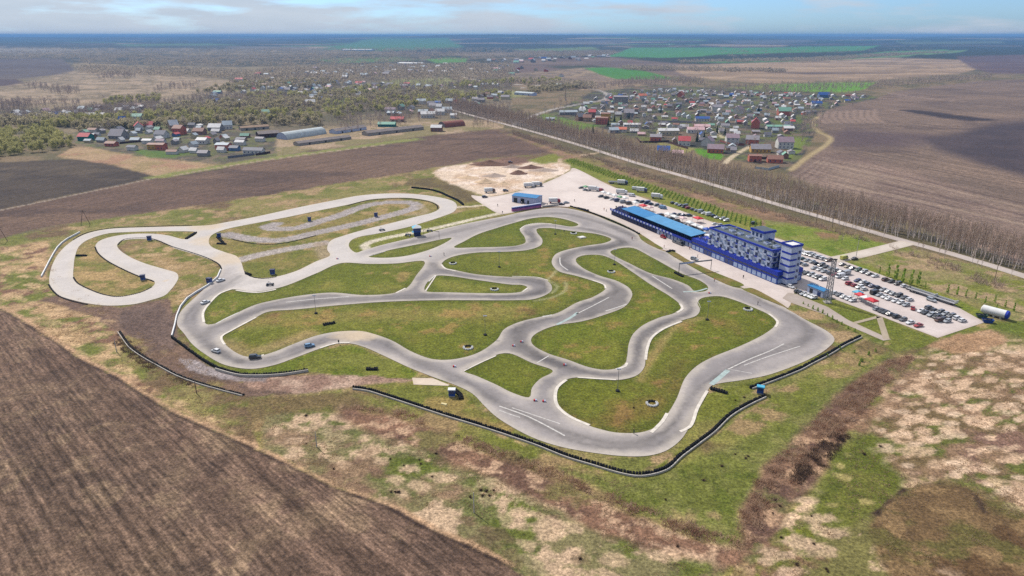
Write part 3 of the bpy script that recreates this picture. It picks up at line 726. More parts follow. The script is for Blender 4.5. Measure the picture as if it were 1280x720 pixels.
def grass_col(x, y, d):
    return mixc(np.broadcast_to(np.asarray(A(116,120,54)), x.shape + (3,)), A(138,124,76), sstep(.45, .6, fbm(x / 7, y / 7, 8)))
M_GRASS = groundmat('verge grass', [(0.3, .2), (1.6, .3)], bump=.4)
for nm, lp in (('a', [(799,292),(806,296),(818,304),(829,311.5),(823,311),(802,300)]), ('b', [(834,315.5),(841,314.6),(860,325),(890,339),(930,357),(917,358.6),(890,347),(865,333.5),(841,320)]),
               ('c', [(928,361.2),(938,360),(960,370),(985,386),(970,379.6),(950,371.6)]), ('d', [(710,258.6),(719,258.6),(742,266),(768,276),(787,285),(797,292),(784,286),(764,277.4),(740,267.4),(716,261.4)])):
    sheet('grass_verge', [crom(gxy(lp), True, 2)], 0.14, grass_col, M_GRASS, 1.5)

# painted lines, kerbs
M_PAINT = mat('road paint white', A(206, 202, 198), .7, .35, 1.2)
M_CYAN = mat('road paint faded cyan', A(176, 192, 190), .8, .2, .6)
M_KERB = mat('kerb concrete', A(226, 218, 208), .8, .2, .6)
def strip(name, pts, w, z0, z1, m, smooth=True):
    P = crom(gxy(pts), False, 1.5) if smooth else gxy(pts)
    o = ribbon(P, w); n = len(P); mb = MB()
    for i in range(n - 1):
        a, b = o[i], o[i + 1]; c, d = o[2 * n - 2 - i], o[2 * n - 1 - i]
        mb.poly([(d[0], d[1], z1), (c[0], c[1], z1), (b[0], b[1], z1), (a[0], a[1], z1)])
        if z1 - z0 > .02:
            mb.poly([(a[0], a[1], z0), (a[0], a[1], z1), (b[0], b[1], z1), (b[0], b[1], z0)])
            mb.poly([(d[0], d[1], z1), (d[0], d[1], z0), (c[0], c[1], z0), (c[0], c[1], z1)])
    return tag(mb.build(name, m), kind='structure')
for pts, w in (([(270,405),(284,397.5),(298,391)], .9), ([(358,378),(395,374),(436,371)], .7), ([(720,393),(742,382),(761,372)], .7), ([(757,389),(770,385),(783,380.5)], .8),
               ([(624,508),(660,521),(706,545)], .7), ([(624,513),(640,519),(650,522)], .5), ([(910,462),(935,450),(962,439),(980,430)], .7), ([(912,462),(940,467)], .4),
               ([(700,322),(701,331),(710,338)], .8), ([(671,454),(686,445)], .6), ([(815,345),(840,361)], .8), ([(678,396),(690,394)], 1.2),
               ([(461,320.5),(482,314.2)], .7), ([(536,352),(544,344)], .8), ([(1000,433),(960,446),(930,457)], .5), ([(640,510),(700,530)], .45)):
    strip('road_marking', pts, w * .72, ZT + .004, ZT + .008, M_PAINT)
for pts, w in (([(889,481),(902,470),(910,463)], 1.6), ([(696,406),(712,398),(722,391)], 1.2), ([(854,365),(872,364),(884,360.5)], 1.0)):
    strip('road_marking', pts, w, ZT + .004, ZT + .008, M_CYAN)
for pts, w in (([(850,380),(853,386),(846,391)], 1.0), ([(852,402),(830,411),(815,422),(809,436),(807,450)], .9), ([(784,454),(782,458),(770,462)], .9), ([(737,532),(713,521.5),(697,508),(694,495),(697,484),(708,475)], 1.0),
               ([(722,472),(752,474),(770,475)], .7), ([(814,541),(828,527),(834,517)], 1.0), ([(870,372),(876,385)], .1), ([(320,397),(290,413),(277,421),(281,431)], .8), ([(312,448),(330,444)], .9),
               ([(255,403),(254,391),(263,378),(276,366.5),(290,361.5)], .9), ([(495,366.5),(507,360.5)], .9), ([(295,363),(322,366),(345,362)], .9), ([(757,361),(755,356),(740,350.5)], .8),
               ([(660,360),(653,365)], .7), ([(961,392.5),(972,402),(969,409)], .9), ([(690,280),(672,279.2),(657,282),(650,287)], .7), ([(552,331),(557,336),(570,339)], .8), ([(850,540),(862,534),(872,510),(884,489)], .9),
               ([(640,345.8),(672,347),(685,351)], .5), ([(545,344.5),(532,364)], .6), ([(437,428.8),(420,429.4),(400,435.5)], .8), ([(580,464),(600,454),(620,445)], .5)):
    strip('kerb', pts, w, ZT, ZT + .06, M_KERB)
# ------------------------------------------------------------------ shared materials
WHITE = mat('white cladding', A(202, 212, 238), .6, .12, .8)
LGREY = mat('pale grey panel', A(188, 198, 224), .6, .15, .8)
BLUE = mat('deep blue cladding', A(32, 62, 184), .5, .15, .8)
NAVY = mat('navy paint', A(30, 38, 92), .5, .2, .8)
MIDBLUE = mat('blue paint', A(44, 84, 160), .5, .2, 1)
SKYB = mat('sky blue sheet roof', A(52, 138, 194), .45, .14, .4)
PALEB = mat('faded blue sheet roof', A(92, 158, 204), .45, .16, .4)
GLASS = mat('window glass dark', A(58, 74, 124), .15, .3, .5, spec=.6)
GLASSL = mat('window glass pale', A(170, 190, 226), .2, .25, .7, spec=.6)
ROOFG = mat('grey felt roof', A(96, 106, 112), .9, .2, .5)
STEEL = mat('galvanised steel', A(150, 152, 156), .5, .2, 1, metal=.3)
DARKM = mat('dark steel', A(58, 58, 62), .6, .2, 1)
RUBBER = mat('tyre rubber', A(30, 28, 30), .9, .35, 2.5)
TARP = mat('white tarp', A(236, 236, 236), .7, .1, .6)
REDT = mat('red tarp', A(214, 36, 56), .6, .15, .6)
PINK = mat('pink banner', A(198, 120, 170), .6, .25, .3)
PURP = mat('purple banner', A(96, 74, 160), .6, .2, .3)
BLACK = mat('black cloth', A(36, 34, 38), .8, .3, 1.5)
WOOD = mat('weathered wood', A(132, 112, 96), .9, .25, 1.5)
CONCR = mat('precast concrete', A(198, 192, 184), .9, .2, 1.2)
ORANGE = mat('orange netting', A(226, 110, 60), .8, .2, 1)
REDP = mat('red paint', A(176, 44, 48), .5, .2, 1)
CYANP = mat('cyan paint', A(92, 186, 220), .5, .15, 1)

TH = math.atan2(-.912, .41)
E1 = Vector((.41, -.912, 0)); E2 = Vector((.912, .41, 0))
OB = Vector((113, 274, 0.07))
def bl(x, y, z=0): return OB + E1 * x + E2 * y + Vector((0, 0, z))

# ------------------------------------------------------------------ control building
cb = thing('control_building', 'long white and blue race control building with three window storeys above a glazed podium', 'building', OB, TH)
mb = MB(); mb.box(-57, 0, 0, 14, 0, 4.3); mb.build('podium', mat('podium blue wall', A(74, 100, 176), .5, .15, .8), cb)
mb = MB(); mb.box(-57.2, .2, -.35, 14.1, 3.95, 5.75); mb.box(-57.15, .12, -.12, -.02, 2.5, 2.95); mb.build('podium_parapet', BLUE, cb)
mb = MB(); mb.box(-56.6, -.4, .2, 13.6, 5.5, 5.56); mb.build('terrace', mat('terrace slabs', A(150, 140, 138), .9, .2, .6), cb)
ux0, ux1, uy0, uy1, uz0, uz1 = -45.8, -5.2, .45, 12.3, 5.5, 13.2
mb = MB(); mb.box(ux0, ux1, uy0, uy1, uz0, uz1); mb.build('upper_storeys', WHITE, cb)
mb = MB(); mb.box(ux0 - .25, ux1 + .25, uy0 - .25, uy0 + .3, 13.2, 14.0); mb.box(ux0 - .25, ux1 + .25, uy1 - .3, uy1 + .25, 13.2, 14.0)
mb.box(ux0 - .25, ux0 + .3, uy0 + .3, uy1 - .3, 13.2, 14.0); mb.box(ux1 - .3, ux1 + .25, uy0 + .3, uy1 - .3, 13.2, 14.0)
mb.build('cornice', BLUE, cb)
mb = MB(); mb.box(ux0 + .3, ux1 - .3, uy0 + .3, uy1 - .3, 13.2, 13.45); mb.build('roof', ROOFG, cb)
# window grid, every bay a window; balconies and blue spandrels alternate
wm = MB(); wm.box(-.72, .72, -.06, 0, 0, 1.5); wmesh = wm.mesh('window', [GLASS])
wm = MB(); wm.box(-.55, .55, -.06, 0, 0, 1.5); wmesh2 = wm.mesh('window_narrow', [GLASSL])
bm_ = MB(); bm_.box(-1.1, 1.1, -.75, 0, 0, .12); bm_.box(-1.1, 1.1, -.75, -.68, .12, .85); bm_.box(-1.1, -1.03, -.68, 0, .12, .85); bm_.box(1.03, 1.1, -.68, 0, .12, .85)
balmesh = bm_.mesh('balcony', [LGREY])
sp = MB(); sp.box(-1.27, 1.27, -.05, 0, -.1, .45); spmesh = sp.mesh('spandrel', [BLUE])
nb = 16; step = (ux1 - ux0) / nb
rr = random.Random(3)
for f in range(3):
    z = uz0 + .75 + f * 2.5
    for i in range(nb):
        x = ux0 + step * (i + .5)
        o = link(bpy.data.objects.new('window', wmesh if (i * 2 + f) % 5 < 2 else wmesh2), cb); o.location = (x, uy0, z)
        if (i + f) % 2 == 0:
            o = link(bpy.data.objects.new('balcony', balmesh), cb); o.location = (x, uy0 - .01, z - .55)
        elif rr.random() < .75:
            o = link(bpy.data.objects.new('spandrel', spmesh), cb); o.location = (x, uy0 - .005, z - .5)
for f in range(3):           # end wall
    mb = MB(); mb.box(ux1 - .01, ux1 + .1, uy0 + .4, 4.4, uz0 + 2.05 + f * 2.5, uz0 + 2.5 + f * 2.5); mb.build('spandrel', BLUE, cb)
    mb = MB(); mb.box(ux1 - .01, ux1 + .06, uy0 + 1.2, 3.2, uz0 + .55 + f * 2.5, uz0 + 1.9 + f * 2.5); mb.build('window', GLASS, cb)
    for dy in (4.2, 7.4, 10.4):
        mb = MB(); mb.box(ux0 - .06, ux0 + .01, uy0 + dy - 3.4, uy0 + dy - 1.6, uz0 + .7 + f * 2.5, uz0 + 2.0 + f * 2.5); mb.build('window', GLASS, cb)
# podium glazing
for i in range(19):
    x = -55.6 + i * 3.0
    mb = MB(); mb.box(x - 1.15, x + 1.15, -.07, 0, .35, 2.3)
    mb.build('ground_floor_window', GLASSL if i % 5 < 3 or i > 12 else GLASS, cb)
    mb = MB(); mb.box(x - 1.3, x + 1.3, -.05, 0, 2.98, 3.92); mb.build('upper_window', GLASS, cb)
mb = MB(); mb.box(-.01, .06, 1, 12.8, 3.0, 3.9); mb.build('end_window', GLASS, cb)
mb = MB(); mb.box(0, .06, .6, 13.2, .4, 2.3); mb.build('end_window', GLASSL, cb)
for i in range(7):           # rooflights
    x = ux0 + 3.5 + i * 5.6
    mb = MB(); mb.box(x - 1.2, x + 1.2, 5.0, 7.2, 13.45, 14.2); mb.build('rooflight_kerb', WHITE, cb)
    mb = MB(); mb.box(x - .9, x + .9, 5.3, 6.9, 14.2, 14.28); mb.build('rooflight_glass', GLASS, cb)
for x, y in ((-38, 9.6), (-30.5, 2.6), (-14, 9.5), (-9, 3)):
    mb = MB(); mb.box(x - .6, x + .6, y - .5, y + .5, 13.45, 14.5); mb.build('roof_vent', STEEL, cb)
# stair tower at the end and the roof block behind
mb = MB(); mb.box(-2.7, 2.9, 2.75, 8.65, 0, 16.9); mb.build('stair_tower', WHITE, cb)
mb = MB(); mb.box(-2.9, 3.1, 2.55, 8.85, 16.9, 17.3); mb.box(-2.95, 3.15, 2.5, 2.75, 17.3, 17.9); mb.box(-2.95, 3.15, 8.65, 8.9, 17.3, 17.9); mb.box(-2.95, -2.7, 2.75, 8.65, 17.3, 17.9); mb.box(2.9, 3.15, 2.75, 8.65, 17.3, 17.9)
mb.build('tower_cornice', BLUE, cb)
mb = MB(); mb.box(-2.69, 2.89, 2.76, 8.64, 17.3, 17.4); mb.build('tower_roof', TARP, cb)
for k in range(5):
    z = 2.6 + k * 2.75
    mb = MB(); mb.box(-2.2, 2.95, 2.69, 2.75, z, z + .8); mb.box(2.9, 2.96, 2.69, 6.4, z, z + .8); mb.build('tower_band', BLUE, cb)
    mb = MB(); mb.box(2.9, 2.95, 6.9, 8.1, z + .1, z + 1.4); mb.build('tower_window', GLASS, cb)
mb = MB(); mb.box(-2.9, 3.1, 2.6, 8.8, 0, .5); mb.build('tower_plinth', NAVY, cb)
mb = MB(); mb.box(-5.2, -2.7, 4.4, 10, 5.5, 12.2); mb.build('stair_link', GLASS, cb)
for k in range(3):
    mb = MB(); mb.box(-5.2, -2.7, 4.3, 4.4, 6.9 + k * 2.3, 7.4 + k * 2.3); mb.build('link_band', BLUE, cb)
mb = MB(); mb.box(-27.6, -19.6, 8.8, 15.6, 0, 16.4); mb.build('rear_stair_block', WHITE, cb)
mb = MB(); mb.box(-27.9, -19.3, 8.5, 15.9, 16.4, 17.3); mb.build('rear_block_cornice', BLUE, cb)
mb = MB(); mb.box(-27.5, -19.7, 8.9, 15.5, 17.3, 17.4); mb.build('rear_block_roof', ROOFG, cb)
for x in (-26, -23.6, -21.2):
    mb = MB(); mb.box(x - .6, x + .6, 8.74, 8.8, 14.3, 15.9); mb.build('rear_block_window', GLASS, cb)

# ------------------------------------------------------------------ grandstand over the pit garages
gs = thing('pit_grandstand', 'long blue grandstand over pit garages under a bright blue sheet roof', 'grandstand', OB, TH)
mb = MB(); mb.box(-133, -57.3, .6, 8, 0, 2.7); mb.build('garage_block', NAVY, gs)
mb = MB(); mb.box(-133.2, -57.3, -.3, 8.1, 2.7, 2.95); mb.build('deck', MIDBLUE, gs)
mb = MB(); mb.box(-133.2, -57.3, -.3, -.15, 2.95, 4.0); mb.build('parapet', BLUE, gs)
for k in range(25):
    x = -131 + k * 3.0
    mb = MB(); mb.box(x - 1.1, x + 1.1, .5, .6, .15, 2.4); mb.build('garage_door', (LGREY if k % 3 else WHITE) if k > 14 else NAVY, gs)
    if k < 20:
        mb = MB(); mb.box(x - .85, x + .85, -.36, -.3, 3.05, 3.8); mb.build('sign_panel', WHITE, gs)
mb = MB()
for r_ in range(4): mb.box(-132.6, -57.8, 1.6 + r_ * 1.1, 7.8, 2.95 + r_ * .42, 3.37 + r_ * .42)
mb.build('terracing', NAVY, gs)
mb = MB(); mb.box(-120, -57.6, 7.7, 7.9, 2.95, 7.0); mb.build('back_wall', MIDBLUE, gs)
for k in range(12):
    x = -119.5 + k * 5.6
    mb = MB(); mb.box(x - .09, x + .09, .05, .23, 2.95, 6.5); mb.build('post', NAVY, gs)
for a_, b_, m_ in ((-120.5, -98.1, SKYB), (-98, -57.2, PALEB)):
    mb = MB()
    mb.poly([bl(0,0)*0 + Vector(p) for p in ((a_, -.8, 6.5), (b_, -.8, 6.5), (b_, 8.4, 7.3), (a_, 8.4, 7.3))])
    mb.poly([Vector(p) for p in ((a_, -.8, 6.3), (a_, 8.4, 7.1), (b_, 8.4, 7.1), (b_, -.8, 6.3))])
    mb.poly([Vector(p) for p in ((a_, -.8, 6.3), (b_, -.8, 6.3), (b_, -.8, 6.5), (a_, -.8, 6.5))])
    mb.poly([Vector(p) for p in ((a_, 8.4, 7.3), (b_, 8.4, 7.3), (b_, 8.4, 7.1), (a_, 8.4, 7.1))])
    mb.poly([Vector(p) for p in ((a_, -.8, 6.3), (a_, -.8, 6.5), (a_, 8.4, 7.3), (a_, 8.4, 7.1))])
    mb.poly([Vector(p) for p in ((b_, -.8, 6.3), (b_, 8.4, 7.1), (b_, 8.4, 7.3), (b_, -.8, 6.5))])
    mb.build('roof', m_, gs)

def shed(name, label, cat, p, rz, w, d, h, rh, wm_, rm_, door=None, over=.3):
    t = thing(name, label, cat, p, rz)
    mb = MB(); mb.box(-w/2, w/2, -d/2, d/2, 0, h)
    mb.poly([(-w/2, -d/2, h), (-w/2, d/2, h), (-w/2, 0, h + rh)]); mb.poly([(w/2, d/2, h), (w/2, -d/2, h), (w/2, 0, h + rh)])
    mb.build('wall', wm_, t)
    mb = MB(); k = rh / (d/2)
    for s in (-1, 1):
        y1 = s * (d/2 + over); z1 = h - k * over
        top = [(-w/2 - over, y1, z1 + .15), (w/2 + over, y1, z1 + .15), (w/2 + over, 0, h + rh + .15), (-w/2 - over, 0, h + rh + .15)]
        bot = [(x, y, z - .13) for x, y, z in top]
        if s < 0: mb.frus(bot, top)
        else: mb.frus(bot[::-1], top[::-1])
    mb.build('roof', rm_, t)
    if door:
        for (x, wd, hd, m_) in door:
            mb = MB(); mb.box(x - wd/2, x + wd/2, -d/2 - .07, -d/2 - .003, .05, hd); mb.build('door', m_, t)
    return t

p = px(659, 254); shed('workshop', 'grey workshop with bright blue roof behind the pink banner wall', 'workshop', (p.x, p.y + 3, .06), R(-28), 17, 9, 4.2, .7,
     LGREY, SKYB, [(-6, 2.6, 3, DARKM), (-1, 2.6, 3, BLACK), (3, 1.2, 2.2, DARKM)])
p = px(1022, 368); shed('kiosk', 'small grey kiosk with bright blue roof beside the lattice mast', 'kiosk', (p.x, p.y, .08), TH, 8, 3.4, 2.9, .4, LGREY, SKYB, [(-2, 1.6, 2, DARKM), (2, 1.6, 2, GLASS)])
# banner wall
def wall_line(name, label, cat, pts, z0, bands, th=.25, base=.1):
    P = gxy(pts); c = Vector(P[0] + (0,)); t = thing(name, label, cat, (c.x, c.y, base))
    out = []
    for part, a, b, m_ in bands:
        mb = MB()
        rb = ribbon(P, th); n = len(P)
        for i in range(n - 1):
            q = [rb[i], rb[i + 1], rb[2 * n - 2 - i], rb[2 * n - 1 - i]]
            lo = [(x - c.x, y - c.y, a) for x, y in q][::-1]; hi = [(x - c.x, y - c.y, b) for x, y in q][::-1]
            mb.frus(lo, hi)
        out.append(mb.build(part, m_, t))
        th += .006
    return t
wall_line('banner_wall', 'pink and purple banner wall with a white top along the back straight', 'banner wall', [(640,264.5),(660,261.5),(676,259)], 0, (('lower_banner', 0, 1.3, PINK), ('upper_banner', 1.3, 2.3, PURP), ('cap', 2.3, 2.6, WHITE)), 1.2)
wall_line('concrete_block_row', 'grey concrete block row between the banner wall and a red truck', 'concrete blocks', [(678,259.2),(698,256.8)], 0, (('block', 0, .9, CONCR),), .6)

# timing hut
p = px(521.5, 294.5); th_ = thing('timing_tower', 'blue two storey timing tower with a cyan and white pyramid roof', 'timing tower', (p.x, p.y, 0), R(15))
mb = MB(); mb.box(-1.7, 1.7, -1.7, 1.7, 0, 2.3); mb.build('lower_room', NAVY, th_)
mb = MB(); mb.box(-1.9, 1.9, -1.9, 1.9, 2.3, 4.6); mb.build('upper_room', MIDBLUE, th_)
mb = MB(); mb.box(-1.5, 1.5, -1.97, -1.9, 3.1, 4.2); mb.build('window', GLASS, th_)
mb = MB(); mb.box(1.9, 1.97, -1.5, 1.5, 3.1, 4.2); mb.build('window', GLASS, th_)
mb = MB(); mb.box(-2.6, -1.7, -1.7, 1.7, 2.2, 2.3); [mb.tube((-2.55, y, 0), (-2.55, y, 3.2), .05, .05, 4) for y in (-1.6, 1.6)]; mb.build('balcony', CYANP, th_)
mb = MB(); c_ = [(-2.5, -2.3), (2.3, -2.3), (2.3, 2.3), (-2.5, 2.3)]
for i in range(4):
    a_, b_ = c_[i], c_[(i + 1) % 4]; mb.poly([(a_[0], a_[1], 4.6), (b_[0], b_[1], 4.6), (0, 0, 6.1)], 1 if i == 3 else 0)
mb.poly([(x, y, 4.6) for x, y in c_[::-1]]); mb.build('roof', [TARP, CYANP], th_)

# marshal posts
def marshal(u, v, rz, lab, roofm=None):
    p = px(u, v); t = thing('marshal_hut', lab, 'marshal hut', (p.x, p.y, 0), rz, 'blue marshal huts round the circuit')
    mb = MB(); mb.box(-.95, .95, -.8, .8, .35, 2.25); mb.build('cabin', MIDBLUE, t)
    mb = MB(); mb.box(-.7, .7, -.86, -.8, 1.2, 2.0); mb.build('window', GLASS, t)
    mb = MB(); mb.frus([(-1.15, -1, 2.25), (1.15, -1, 2.25), (1.15, 1, 2.25), (-1.15, 1, 2.25)], [(-1.05, -.9, 2.5), (1.05, -.9, 2.5), (1.05, .9, 2.38), (-1.05, .9, 2.38)]); mb.build('roof', roofm or NAVY, t)
    mb = MB(); mb.box(-.85, .85, -.7, .7, 0, .35); mb.build('base', CONCR, t)
    return t
for a_ in ((187, 300.5, .2, 'blue marshal hut at the top of the white hairpin loop'), (179, 350, .4, 'blue marshal hut inside the lower bend of the white loop'),
           (262, 354, -.2, 'blue marshal hut on brown grass beside the white guard wall'), (274, 297, .5, 'blue marshal hut where the dirt loops meet beside dark ramps'),
           (341, 343, .1, 'blue marshal hut on grass above the white connecting road'), (387, 276.5, .3, 'blue marshal hut inside the west end of the old oval'),
           (470, 271, .3, 'blue marshal hut in the middle of the old oval'), (565, 495, 0., 'navy marshal hut with white roof beside the front straight', TARP),
           (950, 491.5, -.4, 'pale roofed blue marshal hut in the gap of the tyre wall', CYANP)): marshal(*a_)
# spectators' terraces under the white roof next to the main block: gable tents
def gazebo(u, v, w, d, h, rm, lab, rz=None, name='gazebo', grp=None, legs=True):
    p = px(u, v); t = thing(name, lab, 'tent', (p.x, p.y, .07), TH if rz is None else rz, grp)
    mb = MB(); mb.frus([(-w/2, -d/2, h), (w/2, -d/2, h), (w/2, d/2, h), (-w/2, d/2, h)], [(-w/2, -d/2, h + .35), (w/2, -d/2, h + .35), (w/2, d/2, h + .35), (-w/2, d/2, h + .35)], 0, (True, False))
    hx = max(w/2 - d/2, .02)
    a_, b_, c_, e_ = (-w/2, -d/2, h + .35), (w/2, -d/2, h + .35), (w/2, d/2, h + .35), (-w/2, d/2, h + .35)
    r1, r2 = (-hx, 0, h + 1.2), (hx, 0, h + 1.2)
    mb.poly([a_, b_, r2, r1]); mb.poly([b_, c_, r2]); mb.poly([c_, e_, r1, r2]); mb.poly([e_, a_, r1]); mb.build('canopy', rm, t)
    for x in (-w/2 + .08, w/2 - .08):
        for y in (-d/2 + .08, d/2 - .08):
            mb = MB(); mb.tube((x, y, 0), (x, y, h), .05, .05, 4, caps=False); mb.build('leg', STEEL, t)
    return t
GREENT = mat('green tarp', A(120, 170, 130), .7, .2, .6); BLUET = mat('blue tarp', A(52, 96, 190), .6, .2, .6); PALET = mat('pinkish tarp', A(236, 206, 206), .7, .15, .6)
for u, v, w, d, m_, lab in ((804, 262, 5, 4, REDT, 'red event tent behind the bright end of the grandstand roof'), (872, 278, 5, 4, REDT, 'red event tent standing alone on the paddock near the control building'),
      (754.5, 245, 4, 3, TARP, 'white gazebo at the far end of the middle paddock row'), (761, 247, 4, 3, TARP, 'second white gazebo from the far end of the middle paddock row'),
      (768, 249, 4, 3, TARP, 'third white gazebo from the far end of the middle paddock row'), (775, 251, 4, 3, GREENT, 'pale green gazebo among white ones in the middle paddock row'),
      (781, 252, 4, 3, TARP, 'white gazebo next to the pale green one, grandstand side'), (732, 238, 4, 3, GREENT, 'pale green gazebo beside the white coach at the far paddock end'),
      (794, 258, 4, 3.2, TARP, 'white gazebo next to the red tent behind the grandstand'), (812, 264, 4, 3, PALET, 'pinkish gazebo beside the red tent behind the grandstand'),
      (835, 273, 5, 3.4, TARP, 'white gazebo behind the middle of the grandstand'), (843, 276, 5, 3.4, TARP, 'white gazebo second along behind the middle of the grandstand'),
      (853, 278, 4, 3, PALET, 'pale pink gazebo behind the grandstand near the lone red tent'), (862, 283.5, 4.5, 3.4, TARP, 'white gazebo behind the pale half of the grandstand roof'),
      (869, 287, 4.5, 3.4, TARP, 'white gazebo next to a white van behind the grandstand end'), (877, 290, 4.5, 3.4, TARP, 'white gazebo nearest the control building wall'),
      (883, 292, 3.4, 3.4, BLUET, 'blue gazebo against the end wall of the control building'),
      (1074, 376, 3.8, 2.8, REDT, 'dark red event tent in the kerbside row of the car park'), (1088, 382.5, 4.4, 3.2, REDT, 'bright red event tent beside dark cars in the car park'),
      (1081, 379.5, 3.6, 3.2, TARP, 'white gazebo squeezed between the two red car park tents'), (1071, 372.5, 3, 3, CYANP, 'pale cyan gazebo behind the dark red car park tent')):
    gazebo(u, v, w, d, 2.3, m_, lab)
# stand with white umbrellas between grandstand and control building
mb = MB(); mb.box(-2.2, 2.2, -1.6, 1.6, 2.3, 2.5); mb.box(-2.1, -2, -1.5, -1.4, 0, 2.3); mb.box(2, 2.1, -1.5, -1.4, 0, 2.3); mb.box(-2.1, -2, 1.4, 1.5, 0, 2.3); mb.box(2, 2.1, 1.4, 1.5, 0, 2.3)
t = thing('terrace_awning', 'white awning on the podium terrace between grandstand and window storeys', 'awning', bl(-51, 5.2, 5.58), TH); o = mb.build('canopy', TARP, t)
# ------------------------------------------------------------------ lattice mast, poles, gantry
def mast(p, h, lab):
    t = thing('lattice_mast', lab, 'mast', p, 0)
    mb = MB(); w0, w1 = 1.0, .55
    cs = [(-1, -1), (1, -1), (1, 1), (-1, 1)]
    for a, b in cs: mb.tube((a*w0, b*w0, 0), (a*w1, b*w1, h), .16, .13, 4)
    n = 11
    for k in range(n):
        z0, z1 = h * k / n, h * (k + 1) / n; r0, r1 = w0 + (w1 - w0) * k / n, w0 + (w1 - w0) * (k + 1) / n
        for i in range(4):
            a, b = cs[i], cs[(i + 1) % 4]
            mb.tube((a[0]*r0, a[1]*r0, z0), (b[0]*r1, b[1]*r1, z1), .08, .08, 3, caps=False)
            mb.tube((a[0]*r1, a[1]*r1, z1), (b[0]*r1, b[1]*r1, z1), .08, .08, 3, caps=False)
    mb.build('lattice', STEEL, t)
    mb = MB(); mb.box(-1.3, 1.3, -1.3, 1.3, 0, .35); mb.build('footing', CONCR, t)
    mb = MB(); mb.box(-.7, .7, -.7, .7, h, h + .12); [mb.box(x - .25, x + .25, -.85, -.7, h + .1, h + .5) for x in (-.5, 0, .5)]; mb.build('lamp_platform', DARKM, t)
mast(px(1034, 378, 0), 18, 'tall grey lattice floodlight mast beside the blue kiosk')

def pole(u, v, h, lab):
    p = px(u, v); t = thing('floodlight_pole', lab, 'floodlight pole', (p.x, p.y, 0), 0, 'floodlight poles on the infield grass')
    mb = MB(); mb.tube((0, 0, .3), (0, 0, h), .09, .06, 6); mb.build('post', STEEL, t)
    mb = MB(); [mb.box(x - .3, x + .3, -.12, .12, h - .1, h + .2) for x in (-.35, .35)]; mb.build('lamp_head', LGREY, t)
    mb = MB()
    for k in range(2): mb.lathe((0, 0, k * .22), [(.25, .02), (.62, .0), (.68, .11), (.62, .22), (.25, .2)], 10)
    mb.build('tyre_collar', RUBBER, t)
for a_ in ((606.5, 419, 'floodlight pole on the long centre island'), (772, 489, 'floodlight pole at the south of the east island'), (884, 400, 'floodlight pole at the north of the east island'),
           (694, 293, 'floodlight pole near the hairpin on the centre island'), (624, 334, 'floodlight pole on the upper centre island by the crossing'), (768, 331, 'floodlight pole on the esses island'),
           (395, 392, 'floodlight pole on the western end of the centre island')): pole(a_[0], a_[1], 7.4, a_[2])
# post-mounted power poles
def post(u, v, h, lab, rz=0, arm=True, m_=None, grp=None):
    p = px(u, v); t = thing('utility_pole', lab, 'utility pole', (p.x, p.y, 0), rz, grp)
    mb = MB(); mb.tube((0, 0, 0), (0, 0, h), .15, .1, 6); mb.build('pole', m_ or CONCR, t)
    if arm: mb = MB(); mb.box(-.8, .8, -.05, .05, h - .5, h - .38); mb.build('crossarm', DARKM, t)
post(396, 559, 4.6, 'short pale concrete post on rough grass beside the ploughed field', arm=False)
post(592.5, 641, 5.4, 'pale concrete post standing in straw patches below the scrub strip', arm=False)
post(146, 440, 4.8, 'short leaning grey post behind the curved tyre wall', arm=False)
post(246, 492, 4.0, 'thin grey post on the slope below the curved tyre wall', arm=False, m_=WOOD)
post(1070, 321, 9, 'thin power pole beside the car park entry road')
for k, (u, v) in enumerate(((1020, 279), (1040, 285), (952, 261), (890, 243), (1243, 350))): post(u, v, 8, f'wooden power pole beside the country road, {nth(k+1)} one of the line', m_=WOOD, grp='power poles by the country road')
# wooden A-frame pylon
for u, v, lab in ((107, 281, 'wooden A-frame power pole at the edge of the far ploughed field'), (3, 302, 'wooden A-frame power pole standing where the ploughed field meets the western slope')):
    p = px(u, v); t = thing('aframe_pole', lab, 'power pole', (p.x, p.y, 0), .5)
    for s in (-1, 1): mb = MB(); mb.tube((s * 2.2, 0, 0), (0, 0, 8.5), .16, .12, 5); mb.build('leg', WOOD, t)
    mb = MB(); mb.box(-1.6, 1.6, -.08, .08, 7.4, 7.6); mb.build('crossarm', WOOD, t)
p = px(707, 126); t = thing('radio_mast', 'tall thin radio mast beyond the village road', 'mast', (p.x, p.y, 0)); mb = MB(); mb.tube((0, 0, 0), (0, 0, 28), .45, .2, 5); mb.build('mast_tube', DARKM, t); mb = MB(); mb.box(-1, 1, -1, 1, 0, 1.2); mb.build('footing', CONCR, t)

# gantry across the straight
a, b = px(848.4, 341.5), px(888.4, 337); d = b - a; gl = d.length; t = thing('start_gantry', 'slim steel gantry with a pale banner spanning the pit straight', 'gantry', (a.x, a.y, .1), math.atan2(d.y, d.x))
for x in (0, gl): mb = MB(); mb.tube((x, 0, 0), (x, 0, 4.6), .14, .12, 6); mb.build('post', DARKM, t)
mb = MB(); mb.box(-.1, gl + .1, -.2, .2, 4.2, 4.75); mb.build('beam', STEEL, t)
mb = MB(); mb.box(.3, gl * .42, -.26, -.203, 4.05, 4.9); mb.build('banner', LGREY, t)
# light signal frame near the timing tower
a, b = px(549, 298.5), px(530, 296); d = b - a
t = thing('timing_gantry', 'thin dark overhead frame across the straight by the timing tower', 'gantry', (a.x, a.y, .1), math.atan2(d.y, d.x))
for x in (0, d.length): mb = MB(); mb.tube((x, 0, 0), (x, 0, 3.8), .09, .09, 5); mb.build('post', DARKM, t)
mb = MB(); mb.box(0, d.length, -.08, .08, 3.7, 3.9); mb.build('beam', DARKM, t)

